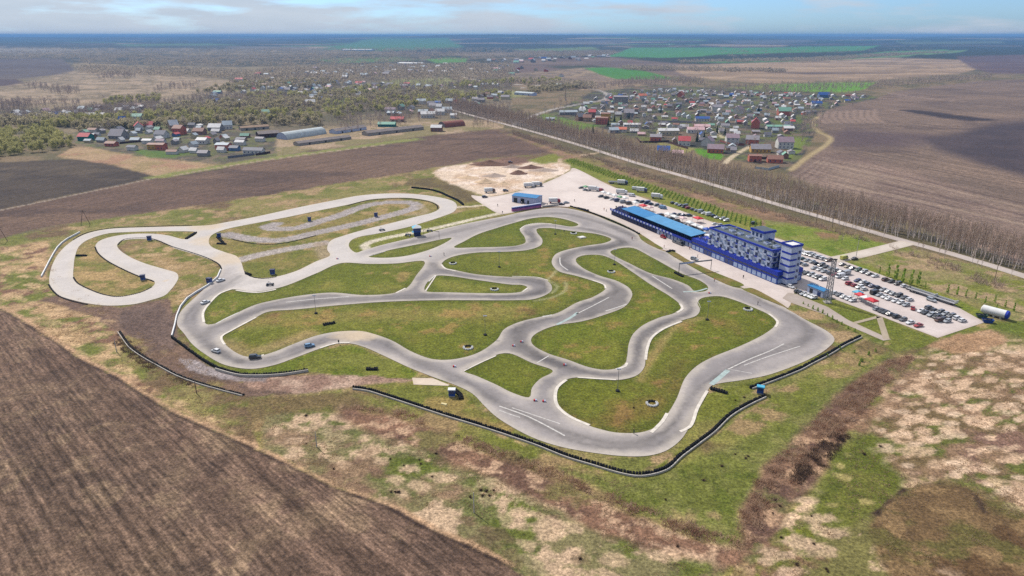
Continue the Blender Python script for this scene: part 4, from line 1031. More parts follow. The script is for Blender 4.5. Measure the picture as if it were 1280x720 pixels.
# ------------------------------------------------------------------ tyre walls
def tyre_stack(mb, x, y, n, k=8, z0=0.0, r=.36):
    for j in range(n):
        z = z0 + j * .24
        mb.lathe((x, y, z), [(r * .5, .03), (r * .9, 0), (r, .06), (r, .17), (r * .9, .23), (r * .5, .2)], k)
def tyre_wall(name, lab, pts, rows, n, edge=None, cat='tyre wall', grp=None, base=0.0, smooth=True, lid=False):
    P = crom(gxy(pts), False, 1.0) if smooth else gxy(pts)
    c = P[len(P) // 2]; t = thing(name, lab, cat, (c[0], c[1], base), 0, grp)
    mb = MB(); rw = random.Random(len(lab))
    for (x, y, hd) in along(P, .76):
        for r_ in range(rows):
            ox = (r_ - (rows - 1) / 2) * .74
            tyre_stack(mb, x - math.sin(hd) * ox - c[0] + rw.uniform(-.05, .05), y + math.cos(hd) * ox - c[1] + rw.uniform(-.05, .05), n if rw.random() > .15 else max(1, n - 1), 7)
    mb.build('tyres', RUBBER, t)
    if edge:
        off, m_, h, wd = edge
        rb = ribbon(P, 2 * off); nP = len(P)
        E = rb[nP:][::-1]
        r2 = ribbon(E, wd)
        mb = MB()
        for i in range(nP - 1):
            q = [r2[i], r2[i + 1], r2[2 * nP - 2 - i], r2[2 * nP - 1 - i]][::-1]
            mb.frus([(x - c[0], y - c[1], 0) for x, y in q], [(x - c[0], y - c[1], h) for x, y in q])
        mb.build('rail', m_, t)
    return t
tyre_wall('tyre_wall', 'long black tyre wall with pale rail curving round the south side', [(442,485.5),(460,488),(480,494),(520,507),(560,520),(600,532),(640,545),(672,556),(710,571),(740,580),(780,591.5),(800,594),(830,587),(850,570),(870,555),(890,540),(911,520),(932,507),(955,496)], 1, 4, (.7, CONCR, .5, .26))
tyre_wall('tyre_wall', 'black tyre wall with pale rail climbing beside the east sweeper', [(938,485.5),(960,477.5),(1000,461.5),(1010,456),(1035,443),(1055,431),(1075,421.5)], 1, 4, (.7, CONCR, .5, .26))
tyre_wall('tyre_wall', 'curved tyre wall with pale rail on the dirt bank, west side', [(150,415),(157,425),(165,435),(182,447),(200,457),(225,470),(250,479),(278,487),(305,494)], 1, 2, (.7, CONCR, .42, .22))
tyre_wall('tyre_wall', 'black tyre wall below the white guard wall on the western bend', [(215,422.5),(228,432),(240,441),(256,452),(272,461)], 1, 4, None)
tyre_wall('tyre_wall', 'tyre wall with long grey rail beside the muddy track below the west bend', [(272,461),(300,468.5),(320,469.5),(352,468),(385,463)], 1, 4, (.85, CONCR, .75, .3))
tyre_wall('tyre_wall', 'dark tyre wall following the pit exit curve on a grass verge', [(713,258.5),(740,267),(765,277),(785,286),(800,293.5)], 1, 3, None, base=.14)
tyre_wall('tyre_wall', 'dark tyre wall behind the far end of the back loop', [(515,235),(537,237.5),(550,241),(560,245.5),(572,251),(579,256.5)], 2, 4, None)
for lab, pts in (('short black tyre bank beside the west part of the centre island', [(405,406.5),(420,403.5)]), ('short black tyre bank on grass below the front straight start', [(459,462),(473,462)]),
                 ('short black tyre bank at the exit of the south curve', [(889,486.5),(911,492.5)]), ('short black tyre bank under the gantry post on the pit side island', [(844,341.5),(854,346.5)]),
                 ('short black tyre bank inside the west loop', [(96,320),(109,320)]), ('short tyre bank curving beside the navy marshal hut', [(569,489),(575,494),(577,500)]),
                 ('dark tyre bank at the head of the pit lane verge', [(834,315.4),(839,313.6),(844,315)]), ('short dark tyre bank among dirt near the junction hut', [(272,305),(283,305.5)]),
                 ('dark tyre bank slanting by the dirt junction hut', [(272,297),(279,304)]), ('dark tyre bank at the white road fork', [(308,342.5),(314,344.5)]),
                 ('low tyre bank at the pointed tip between the west straights', [(233,299),(245,291)]), ('tyre bank where the pit exit verge begins', [(722,260.5),(735,263.5)])):
    tyre_wall('tyre_bank', lab, pts, 2, 3, None, 'tyre bank', 'tyre banks on the infield', smooth=False)
# low tyre edging along the loops
for lab, pts in (('low dark tyre edging round the inner bend of the west loop', [(119,309),(122,316),(132,325),(150,335),(172,345),(192,352)]), ('low dark tyre edging from the hairpin top to the dirt junction', [(147.5,306),(157,299),(185,298),(217,309),(240,316),(262,324),(274,331),(277,337)]),
                 ('low dark tyre edging along the upper west straight', [(92,300),(105,292.5),(120,288.3),(140,285.3),(190,283.2),(240,281.8)]), ('low dark tyre edging under the outer bend of the west loop', [(61,356),(66,363.5),(75,371),(90,376.5),(110,381)]),
                 ('low dark tyre edging inside the back loop', [(435,257),(460,250.7),(480,249),(510,248.5),(535,252),(546,257),(547,261)]), ('low dark tyre edging under the old oval', [(290,299),(320,305),(352,304.5),(395,294.5)]),
                 ('low dark tyre edging at the foot of the west loop island', [(92,347),(97,354),(112,362),(132,369),(150,371),(175,366),(190,359)]), ('low dark tyre edging above the white connecting road', [(306,340),(313,345.6),(330,348.5),(345,346.5)])):
    tyre_wall('tyre_edging', lab, pts, 1, 1, None, 'tyre edging', 'low tyre edging of the loops')
wall_line('guard_wall', 'low white guard wall round the western bend', 'guard wall', [(276,338),(272,347.5),(260,357.5),(245,366.5),(234,374),(226,384),(221,396),(218.5,408),(215,421)], 0, (('barrier', 0, .8, TARP),), .4, 0)
wall_line('guard_wall', 'low white guard wall at the far west end of the loop', 'guard wall', [(52,346.5),(57,337),(62,327),(67,318),(72,310),(78,304),(85,299),(100,291)], 0, (('barrier', 0, .8, TARP),), .4, 0)
# ring stacks on the grass
def tyre_ring(u, v, lab, rad=1.5):
    p = px(u, v); t = thing('tyre_ring', lab, 'tyre ring', (p.x, p.y, 0), 0, 'white tyre rings on the infield')
    for nm, m_, f in (('white_tyres', TARP, 0), ('black_tyres', RUBBER, 1)):
        mb = MB()
        for k in range(13):
            an = 2 * math.pi * k / 13 + .9
            if (k < 4) == (f == 1): tyre_stack(mb, rad * math.cos(an), rad * math.sin(an), 2, 7)
        mb.build(nm, m_, t)
for a_ in ((585, 435, 'white and black tyre ring on the long centre island'), (815, 505, 'white and black tyre ring at the south of the east island'), (764, 340, 'white and black tyre ring on the esses island'),
           (935, 387, 'white and black tyre ring at the north edge of the east island'), (566, 329.5, 'white and black tyre ring near the crossing'), (618, 362, 'white and black tyre ring on the small middle island'),
           (717, 292, 'small tyre ring beside the white square pad')): tyre_ring(*a_)
p = px(727, 297); t = thing('drain_pad', 'white square concrete pad on the centre island near the pit straight', 'concrete pad', (p.x, p.y, 0), .5); mb = MB(); mb.box(-2, 2, -1.7, 1.7, 0, .4); mb.build('slab', CONCR, t); mb = MB(); mb.box(-1.4, 1.4, -1.1, 1.1, .4, .5); mb.build('cover', TARP, t)
p = px(555, 505.5); t = thing('stone_slab', 'cream stone slab lying on the grass near the navy marshal hut', 'slab', (p.x, p.y, 0), -.3); mb = MB(); mb.frus([(-.9, -.4, 0), (.9, -.4, 0), (.9, .4, 0), (-.9, .4, 0)], [(-.8, -.32, .3), (.85, -.3, .22), (.78, .35, .28), (-.82, .33, .33)]); o = mb.build('slab', mat('cream stone', A(232, 218, 170), .9, .2, 2), t)
p = px(957.5, 494); t = thing('safety_net', 'orange safety net panel at the end of the tyre wall', 'net', (p.x, p.y, 0), 1.2); mb = MB(); mb.box(-.9, .9, -.03, .03, .1, 1.3); mb.build('net', ORANGE, t); mb = MB(); mb.tube((-.95, 0, 0), (-.95, 0, 1.5), .05, .05, 4); mb.build('stake', WOOD, t)
# cones on the junctions
CONE_W, CONE_R = WHITE, mat('red cone', A(224, 60, 60), .5, .1, 1)
def cone(u, v, lab):
    p = px(u, v); t = thing('traffic_cone', lab, 'cone', (p.x, p.y, ZT), 0, 'red and white marker blocks on the junctions')
    for s, m_ in ((0, CONE_R), (1, CONE_W)):
        mb = MB(); mb.box(-.5 + s * .5, s * .5 - .01, -.2, .2, 0, .5); mb.build('red_block' if s == 0 else 'white_block', m_, t)
for k, (u, v) in enumerate(((706, 457), (669, 501.5), (680, 502.5), (568, 459), (642, 433), (887, 367), (652, 428), (538, 321), (422, 324))):
    cone(u, v, ('red and white marker block on the south link', 'red and white marker block at the mouth of the south hairpin', 'second red and white marker block at the mouth of the south hairpin', 'red and white marker block where the mid link leaves the straight', 'red and white marker block at the dark patched junction',
                'red and white marker block on the pit side link', 'red and white marker block just above the dark patched junction', 'red and white marker block at the northern crossing', 'red and white marker block where the white loop closes')[k])
# white tank by the car park corner
a, b = px(1227, 391.5), px(1259, 400); d = b - a; t = thing('storage_tank', 'big white cylindrical tank with a blue end lying beyond the car park corner', 'tank', (a.x, a.y, 0), math.atan2(d.y, d.x))
L_ = d.length; r_ = 1.55
def cyl_x(mb, x0, x1, r, zc, k=20, mi=0):
    ring = lambda x, q: [(x, q * math.cos(2 * math.pi * i / k), zc + q * math.sin(2 * math.pi * i / k)) for i in range(k)]
    mb.frus(ring(x0 - .35, r * .6), ring(x0, r), mi, (True, False)); mb.frus(ring(x0, r), ring(x1, r), mi, (False, False)); mb.frus(ring(x1, r), ring(x1 + .35, r * .6), mi, (False, True))
mb = MB(); cyl_x(mb, 0, L_ - .8, r_, r_ + .4); mb.build('shell', TARP, t, True)
mb = MB(); cyl_x(mb, L_ - .75, L_, r_, r_ + .4); mb.build('blue_end', BLUE, t, True)
for x in (1.5, L_ * .5, L_ - 2): mb = MB(); mb.box(x - .3, x + .3, -1.3, 1.3, 0, .75); mb.build('saddle', CONCR, t)
for u, v, lab, m_ in ((1234, 403, 'open blue skip at the corner of the car park', MIDBLUE), (1226.5, 397, 'open green skip beside the white tank', mat('green paint', A(62, 92, 76), .6, .2, 1))):
    p = px(u, v); t = thing('skip', lab, 'skip', (p.x, p.y, 0.06), -.3)
    mb = MB(); mb.frus([(-1.3, -.8, 0), (1.3, -.8, 0), (1.3, .8, 0), (-1.3, .8, 0)], [(-1.9, -1, 1.3), (1.9, -1, 1.3), (1.9, 1, 1.3), (-1.9, 1, 1.3)], 0, (True, False)); mb.build('tub', m_, t)
    mb = MB(); mb.frus([(-1.5, -.85, .7), (1.5, -.85, .7), (1.5, .85, .7), (-1.5, .85, .7)], [(-.5, -.3, 1.4), (.6, -.3, 1.2), (.5, .3, 1.3), (-.6, .3, 1.1)]); mb.build('rubbish', DARKM, t)
# heaps of sand and soil
def heap(u, v, rx, ry, h, m_, lab, seed):
    p = px(u, v); t = thing('sand_heap', lab, 'heap', (p.x, p.y, 0), 0, 'heaps in the sand yard')
    n, k = 9, 22; mb = MB(); rows = []
    for i in range(n + 1):
        f = i / n; ring = []
        for j in range(k):
            an = 2 * math.pi * j / k; q = 1 + .35 * (fbm(np.array([math.cos(an) * 1.5 + seed * 3.]), np.array([math.sin(an) * 1.5 + f * 2]), seed)[0] - .5) * 2
            z = h * (1 - f) ** 1.25 * (.8 + .4 * fbm(np.array([math.cos(an) * f * 3 + seed]), np.array([math.sin(an) * f * 3]), seed + 5)[0]) if i < n else -.1
            ring.append((rx * f * q * math.cos(an), ry * f * q * math.sin(an), z))
        rows.append(ring)
    for i in range(n): mb.frus(rows[i + 1], rows[i], 0, (False, False))
    mb.build('mound', m_, t, True)
SAND = mat('pale sand', A(216, 190, 160), 1, .2, .5); SOIL = mat('brown soil', A(128, 98, 84), 1, .3, .5); GRIT = mat('grey grit', A(182, 164, 152), 1, .25, .5)
for k, (u, v, rx, ry, h, m_, lab) in enumerate(((607, 228, 9, 6, 3.0, SAND, 'pale sand heap nearest the circuit in the sand yard'), (630, 230, 6, 4, 1.8, SAND, 'small pale sand heap near the workshop end of the yard'), (618, 220, 10, 6, 2.2, GRIT, 'low grit heap in the middle of the sand yard'),
      (648, 217, 8, 6, 3.2, SOIL, 'dark soil heap on the far side of the sand yard'), (680, 213, 12, 7, 2.0, GRIT, 'wide low grit heap towards the paddock corner'), (612, 206, 18, 7, 4.0, SOIL, 'long brown soil heap at the edge of the ploughed field'),
      (664, 210, 12, 6, 2.6, SOIL, 'brown soil heap near the verge behind the yard'), (585, 222, 9, 5, 1.6, SAND, 'low pale sand heap at the western yard edge'), (640, 209, 9, 5, 2.4, GRIT, 'grit heap between the two soil heaps'))):
    heap(u, v, rx, ry, h, m_, lab, k + 1)
# farm and village halls with their own outlines
def archhall(u0, v0, u1, v1, r, lab, m_, endm):
    a, b = px(u0, v0), px(u1, v1); d = b - a; t = thing('arched_hall', lab, 'hall', (a.x, a.y, 0), math.atan2(d.y, d.x)); L_ = d.length
    k = 12; ring = lambda x, q: [(x, q * math.cos(math.pi * i / k), q * .85 * math.sin(math.pi * i / k)) for i in range(k + 1)]
    A_, B_ = ring(0, r), ring(L_, r); mb = MB()
    for i in range(k): mb.poly([A_[i], B_[i], B_[i + 1], A_[i + 1]])
    mb.build('roof', m_, t)
    for x, nm in ((-.02, 'end_wall'), (L_ + .02, 'end_wall')):
        mb = MB(); q = ring(x, r * .98); mb.poly(q if x > 1 else q[::-1]); mb.build(nm, endm, t)
TIN = mat('pale corrugated tin', A(196, 204, 206), .5, .2, .3); RUST = mat('rusty brown sheet', A(150, 92, 78), .8, .25, .3); SLATE = mat('old asbestos roof', A(140, 130, 128), .9, .25, .3)
archhall(352, 174, 402, 166.5, 8, 'long pale tin arched hall in the farm by the ploughed field', TIN, LGREY)
archhall(552, 159, 577, 156.5, 7.5, 'rusty brown arched hall beside the timber yard', RUST, SLATE)
def barn(u0, v0, u1, v1, d, h, rh, lab, wm_, rm_):
    a, b = px(u0, v0), px(u1, v1); q = b - a; c = (a + b) / 2
    shed('barn', lab, 'barn', (c.x, c.y, 0), math.atan2(q.y, q.x), q.length, d, h, rh, wm_, rm_, [(q.length * f, 2, 2, DARKM) for f in (-.3, 0, .3)])
BRICK = mat('red brick', A(168, 82, 66), .9, .25, .8); PLAST = mat('grey plaster', A(176, 168, 160), .9, .2, .8); DKWOOD = mat('dark stained wood', A(88, 58, 54), .9, .25, .8)
barn(322, 172, 348, 170, 12, 4, 2.2, 'dark red open sided barn at the village end of the farm', DKWOOD, SLATE)
barn(370, 182, 436, 173.5, 9, 2.4, 1.6, 'long low grey barn nearest the ploughed field', PLAST, SLATE)
barn(416, 167, 454, 161.5, 11, 3, 2, 'grey roofed barn with white windows behind the arched hall', WHITE, SLATE)
barn(456, 169.5, 526, 161.5, 11, 3, 2, 'longest grey barn beside the timber yard road', PLAST, SLATE)
barn(300, 163, 335, 160.5, 10, 3, 1.5, 'flat brown roofed barn behind the dark red barn', PLAST, mat('brown roof', A(160, 134, 112), .9, .2, .3))
barn(795, 56, 838, 57.5, 60, 12, 3, 'long white warehouse far off beyond the green field', WHITE, TARP)
barn(805, 54.6, 825, 55, 60, 12, 3, 'second white warehouse behind the long one far off', WHITE, TARP)
barn(1006, 52.4, 1022, 52.6, 60, 10, 3, 'white shed row very far beyond the green fields', WHITE, TARP)
barn(1033, 52.6, 1044, 52.6, 50, 10, 3, 'smaller white shed row very far beyond the green fields', WHITE, TARP)
barn(500, 81.5, 530, 82, 40, 8, 2, 'white factory hall where the distant road bends', WHITE, TARP)
barn(430, 63.3, 466, 63.5, 60, 8, 2, 'pale long halls far off below the wooded ridge', WHITE, TARP)
barn(688, 108.5, 702, 109, 20, 5, 2, 'pale hall beside the distant village road', WHITE, TIN)
barn(646, 118, 668, 119.5, 14, 4, 1.5, 'white tin hall at the wood edge beside the distant road', WHITE, TIN)
# ------------------------------------------------------------------ vehicles
PAINT = {}
for nm, c in (('white', (236, 236, 238)), ('silver', (178, 182, 188)), ('black', (36, 36, 42)), ('grey', (104, 106, 112)), ('dark blue', (36, 50, 110)), ('red', (176, 36, 40)), ('beige', (200, 186, 160)), ('green', (60, 96, 78)), ('light blue', (120, 160, 196)), ('yellow', (216, 214, 110)), ('brown', (110, 74, 58)), ('orange', (220, 110, 50))):
    m = mat('car paint ' + nm, A(*c), .25, .04, 2, spec=.6); PAINT[nm] = m
    m.node_tree.nodes['Principled BSDF'].inputs['Coat Weight'].default_value = .5
CARGLASS = mat('car glass', A(28, 32, 40), .08, .1, 1, spec=.8)
HUB = mat('wheel hub', A(150, 150, 154), .4, .1, 2, metal=.5)

def section(x, hw, zb, zt): return [(x, -hw * .9, zb), (x, hw * .9, zb), (x, hw, zb + .16), (x, hw * .97, zt - .12), (x, hw * .86, zt), (x, -hw * .86, zt), (x, -hw * .97, zt - .12), (x, -hw, zb + .16)]
whm = MB()
whm.lathe((0, 0, 0), [(.19, .0), (.29, .0), (.33, .04), (.33, .17), (.29, .21), (.19, .21)], 12, 0); whm.lathe((0, 0, 0), [(.0, .19), (.19, .21)], 12, 1); whm.lathe((0, 0, 0), [(.19, .0), (.0, .02)], 12, 1)
WHEEL = whm.mesh('wheel', [RUBBER, HUB])
def wheels(t, xs, y, r=1.0):
    for x in xs:
        for s in (-1, 1):
            o = link(bpy.data.objects.new('wheel', WHEEL), t); o.rotation_euler = (R(-90 * s), 0, 0); o.location = (x, s * (y - .2), .33 * r); o.scale = (r, r, 1)

def cabin(base, top):   # (x0,x1,hw,z) rings
    f = lambda r: [(r[0], -r[2], r[3]), (r[1], -r[2], r[3]), (r[1], r[2], r[3]), (r[0], r[2], r[3])]
    return f(base), f(top)
def panes(mb, lo, hi, a=.1, b=.88, off=.012, splits=((), (), (), ())):
    for i in range(4):
        j = (i + 1) % 4
        p, q, r, s = Vector(lo[i]), Vector(lo[j]), Vector(hi[j]), Vector(hi[i])
        n = (q - p).cross(s - p).normalized() * off
        cuts = [.05] + list(splits[i]) + [.95]
        for k in range(len(cuts) - 1):
            f0, f1 = cuts[k] + (.012 if k else 0), cuts[k + 1] - (.012 if k < len(cuts) - 2 else 0)
            P = lambda u, v: (p * (1 - u) + q * u) * (1 - v) + (s * (1 - u) + r * u) * v + n
            mb.poly([P(f0, a), P(f1, a), P(f1, b), P(f0, b)])

def make_car(kind):
    t = thing('parked_car', 'car', 'car')
    if kind == 'saloon': st = [(-2.25, .66, .36, .82), (-2.12, .84, .28, .95), (-1.4, .88, .24, .97), (.7, .88, .24, .95), (1.6, .86, .24, .86), (2.1, .8, .28, .74), (2.25, .62, .34, .64)]; cb_, ct = (-1.5, 1.0, .78, .94), (-.95, .3, .6, 1.44); wx = (-1.32, 1.36); sp = ((.5,), (), (.5,), ())
    elif kind == 'hatchback': st = [(-1.95, .7, .36, .86), (-1.86, .84, .28, .98), (-1.2, .86, .24, 1.0), (.7, .86, .24, .97), (1.45, .84, .24, .88), (1.88, .78, .28, .74), (1.98, .62, .34, .62)]; cb_, ct = (-1.88, .95, .78, .97), (-1.5, .25, .62, 1.48); wx = (-1.2, 1.22); sp = ((.4,), (), (.6,), ())
    else: st = [(-2.2, .74, .45, .95), (-2.1, .9, .36, 1.08), (-1.4, .92, .32, 1.12), (.8, .92, .32, 1.1), (1.6, .9, .32, 1.04), (2.1, .86, .38, .9), (2.22, .7, .44, .78)]; cb_, ct = (-2.1, 1.0, .84, 1.1), (-1.85, .45, .7, 1.72); wx = (-1.32, 1.36); sp = ((.33, .66), (), (.33, .66), ())
    mb = MB(); S = [section(*s) for s in st]
    for i in range(len(S) - 1): mb.frus([(x, y, z) for x, y, z in S[i + 1]], [(x, y, z) for x, y, z in S[i]], 0, (i == len(S) - 2, i == 0))
    lo, hi = cabin(cb_, ct); mb.frus(lo, hi, 0, (False, True))
    o = mb.build('body', PAINT['white'], t)
    mb = MB(); panes(mb, lo, hi, splits=sp); mb.build('windows', CARGLASS, t)
    wheels(t, wx, .86 if kind != 'suv' else .92, 1.0 if kind != 'suv' else 1.12)
    return t
def make_van():
    t = thing('parked_van', 'van', 'van')
    st = [(-2.6, .85, .4, 2.15), (-2.5, .97, .35, 2.3), (.9, .97, .35, 2.3), (1.5, .95, .35, 2.05), (2.1, .95, .35, 1.15), (2.55, .9, .38, .95), (2.68, .74, .45, .8)]
    mb = MB(); S = [section(*s) for s in st]
    for i in range(len(S) - 1): mb.frus(S[i + 1], S[i], 0, (i == len(S) - 2, i == 0))
    mb.build('body', PAINT['white'], t)
    mb = MB(); a, b = S[3], S[4]
    P = lambda s, k, f, g: Vector(a[k]) * (1 - f) + Vector(b[k]) * f
    mb.poly([Vector((1.56, -.78, 2.02)), Vector((2.08, -.8, 1.24)), Vector((2.08, .8, 1.24)), Vector((1.56, .78, 2.02))][::-1] if False else [(2.12, -.8, 1.22), (2.12, .8, 1.22), (1.6, .78, 2.02), (1.6, -.78, 2.02)])
    for s in (-1, 1): mb.poly([(.5, s * .985, 1.3), (1.5, s * .975, 1.3), (1.4, s * .96, 1.95), (.5, s * .965, 2.0)][::s])
    mb.build('windows', CARGLASS, t); wheels(t, (-1.7, 1.65), .95, 1.1)
    return t
def make_truck():
    t = thing('truck', 'truck', 'truck')
    mb = MB(); S = [section(*s) for s in ((1.4, 1.1, .5, 2.6), (1.9, 1.12, .45, 2.7), (3.0, 1.1, .45, 2.4), (3.35, 1.0, .5, 1.4))]
    for i in range(3): mb.frus(S[i + 1], S[i], 0, (i == 2, i == 0))
    mb.build('cab', PAINT['white'], t)
    mb = MB(); mb.box(-4.2, 1.25, -1.2, 1.2, .95, 3.2); mb.build('cargo_box', TARP, t)
    mb = MB(); mb.box(-4.2, 2.6, -.5, .5, .6, .9); mb.build('chassis', DARKM, t)
    mb = MB(); mb.poly([(3.09, -.9, 1.55), (3.09, .9, 1.55), (2.98, .85, 2.3), (2.98, -.85, 2.3)][::1]); mb.build('windscreen', CARGLASS, t)
    wheels(t, (-3.0, 2.2), 1.15, 1.35)
    return t
def make_trailer():
    t = thing('trailer', 'trailer', 'trailer')
    mb = MB(); mb.box(-5.5, 5.5, -1.2, 1.2, .9, 1.15); mb.build('bed', DARKM, t)
    for s in (-1, 1): mb = MB(); mb.box(-5.5, 5.5, s * 1.2 - .05, s * 1.2 + .05, 1.15, 1.7); mb.build('side_rail', PAINT['white'], t)
    mb = MB(); mb.box(5.45, 5.6, -1.2, 1.2, 1.15, 2.3); mb.build('headboard', PAINT['white'], t)
    wheels(t, (-4.2, -3.1, -2.0), 1.15, 1.3); mb = MB(); mb.box(3.8, 4.1, -.8, .8, 0, .9); mb.build('landing_gear', DARKM, t)
    return t
PROTO = {'saloon': make_car('saloon'), 'hatchback': make_car('hatchback'), 'suv': make_car('suv'), 'van': make_van(), 'truck': make_truck(), 'trailer': make_trailer()}
USED = set()
def place(kind, colour, p, rz, label, group=None, name=None):
    pr = PROTO[kind]
    if kind not in USED: USED.add(kind); r = pr
    else: r = clone(pr, p, rz)
    r.location = p; r.rotation_euler = (0, 0, rz)
    r['label'] = label
    if group: r['group'] = group
    elif 'group' in r: del r['group']
    if name: r.name = name
    if group: r.scale = (.88, .88, .88)
    kids = KIDLOOK(r)
    for o in kids:
        if o.name.split('.')[0] in ('body', 'cab'): setslot(o, 0, PAINT[colour])
    return r
def KIDLOOK(r):
    if r in KIDS: return KIDS[r]
    return []
_oc = clone
def clone(root, loc, rz=0.0, label=None, scale=None, group=None):
    r = root.copy(); COL.objects.link(r); r.location = loc; r.rotation_euler = (0, 0, rz)
    if scale: r.scale = scale if isinstance(scale, tuple) else (scale,) * 3
    if label: r['label'] = label
    if group: r['group'] = group
    KIDS[r] = []
    for ch in KIDS.get(root, ()):
        c = ch.copy(); COL.objects.link(c); c.parent = r; KIDS[r].append(c)
        for g in KIDS.get(ch, ()):
            gg = g.copy(); COL.objects.link(gg); gg.parent = c
    return r
RC = random.Random(21)
def rcol(): return RC.choices(['white', 'silver', 'black', 'grey', 'dark blue', 'red', 'beige', 'green', 'light blue', 'brown'], [32, 22, 22, 13, 5, 1.5, 3, 1.5, 2, 2])[0]
KN = {'saloon': 'saloon', 'hatchback': 'hatchback', 'suv': 'off-roader', 'van': 'van'}
H2 = math.atan2(.41, .912)
def row(u0, v0, u1, v1, n, where, gap=(), cols=None, flip=.5, rz=None, z=.065):
    a, b = px(u0, v0), px(u1, v1); cnt = {}
    for i in range(n):
        if i in gap: continue
        p = a + (b - a) * (i / max(1, n - 1)); p += Vector((RC.uniform(-.2, .2), RC.uniform(-.2, .2), 0))
        k = RC.choices(['saloon', 'hatchback', 'suv', 'van'], [36, 32, 26, 4])[0]; c = cols[i] if cols and i < len(cols) and cols[i] else rcol()
        key = (k, c); cnt[key] = cnt.get(key, 0) + 1
        o = nth(cnt[key])
        place(k, c, (p.x, p.y, z), (H2 if rz is None else rz) + (math.pi if RC.random() < flip else 0) + RC.uniform(-.05, .05), f'{c} {KN[k]}, {o} such from the building end of the {where}', 'cars in the big car park', 'parked_van' if k == 'van' else 'parked_car')
row(1001, 316.5, 1036, 326.5, 11, 'outer row behind the tower')
row(1053, 332, 1137, 361.5, 13, 'outer row beside the saplings', (7,))
row(1003, 324.5, 1058, 343.5, 10, 'back tower double row', (10,))
row(1000, 330, 1056, 349.5, 10, 'front tower double row', (2, 11))
row(999, 339, 1029, 350.5, 7, 'short row nearest the tower')
row(1072, 352, 1144, 378.5, 12, 'back long middle row', (11,))
row(1062, 356, 1132, 382.5, 12, 'front long middle row', (4,))
row(1161, 386.5, 1203, 402, 7, 'back far middle row')
row(1151, 390, 1190, 405.5, 7, 'front far middle row', (6,))
row(1044, 367.5, 1066, 377, 5, 'kerb row between mast and tents')
row(1096, 387.5, 1112, 394, 4, 'kerb row past the red tent', cols=['silver', 'black', 'black', 'black'])
row(1120, 397.5, 1147, 408, 4, 'last part of kerb row', cols=['black', 'grey', 'white', 'red'])
row(997, 365.5, 1017, 373.5, 6, 'little row beside the kiosk', cols=['black', 'black', 'silver', 'white', 'white', 'white'])
place('hatchback', 'white', px(988, 359.5, .07), TH, 'white hatchback parked alone at the foot of the tower')
place('van', 'yellow', px(1055, 324, .08), R(30), 'pale yellow minibus waiting at the car park entry', name='minibus')
place('saloon', 'black', px(1068, 324.3, .08), R(30), 'black saloon driving in on the entry road')
place('saloon', 'red', px(1141, 386.5, .065), R(60), 'dark red saloon standing askew between the middle rows')
place('suv', 'brown', px(1174, 401.5, .065), R(20), 'brown off-roader ahead of the far middle row')
place('trailer', 'white', px(1152, 368.5, .065), TH + R(4), 'white railed flatbed trailer nearest the outer car row')
place('trailer', 'white', px(1177, 377, .065), TH + R(4), 'white railed flatbed trailer at the end of the outer row')
place('suv', 'silver', px(1164, 376.5, .065), TH, 'silver off-roader standing beside the flatbed trailers')
# paddock
def pr(u0, v0, u1, v1, n, where, kinds=None, cols=None, rz=None):
    a, b = px(u0, v0), px(u1, v1); cnt = {}
    for i in range(n):
        p = a + (b - a) * (i / max(1, n - 1)); k = (kinds or ['saloon', 'hatchback', 'suv', 'van'])[RC.randrange(len(kinds or [1, 1, 1, 1]))]
        c = cols[i] if cols else rcol(); cnt[(k, c)] = cnt.get((k, c), 0) + 1
        place(k, c, (p.x + RC.uniform(-.3, .3), p.y, .055), (H2 if rz is None else rz) + RC.uniform(-.1, .1) + (math.pi if RC.random() < .5 else 0), f'{c} {KN[k]}, {nth(cnt[(k, c)])} such from the far end of the {where}', 'vehicles in the paddock', 'parked_van' if k == 'van' else 'parked_car')
pr(841, 254.5, 908, 276.5, 14, 'paddock row by the saplings', cols=None)
pr(797, 252, 826, 259, 6, 'dark row behind red tent', ['suv', 'van', 'saloon'], ['black', 'black', 'dark blue', 'black', 'grey', 'black', 'white'])
pr(842, 268.5, 861, 270.5, 4, 'group near lone red tent', ['suv', 'saloon'], ['dark blue', 'black', 'dark blue', 'black'])
pr(826, 271, 852, 280.5, 5, 'line behind the grandstand wall', ['saloon', 'van', 'suv'], ['black', 'white', 'grey', 'black', 'black', 'white', 'black'])
pr(858, 281, 884, 293, 6, 'line between grandstand and building', ['van', 'saloon', 'suv'], ['grey', 'white', 'black', 'white', 'dark blue', 'white'])
pr(751, 246.5, 786, 255.5, 6, 'line beside the white gazebos', ['saloon', 'van', 'suv'], ['grey', 'black', 'white', 'dark blue', 'silver', 'black', 'brown', 'black'])
pr(726, 235.5, 731, 238, 2, 'loose pair past the gazebos', ['saloon'], ['black', 'silver'])
pr(893, 281, 905, 285, 3, 'trio behind the control building', ['saloon', 'suv'], ['white', 'silver', 'grey'])
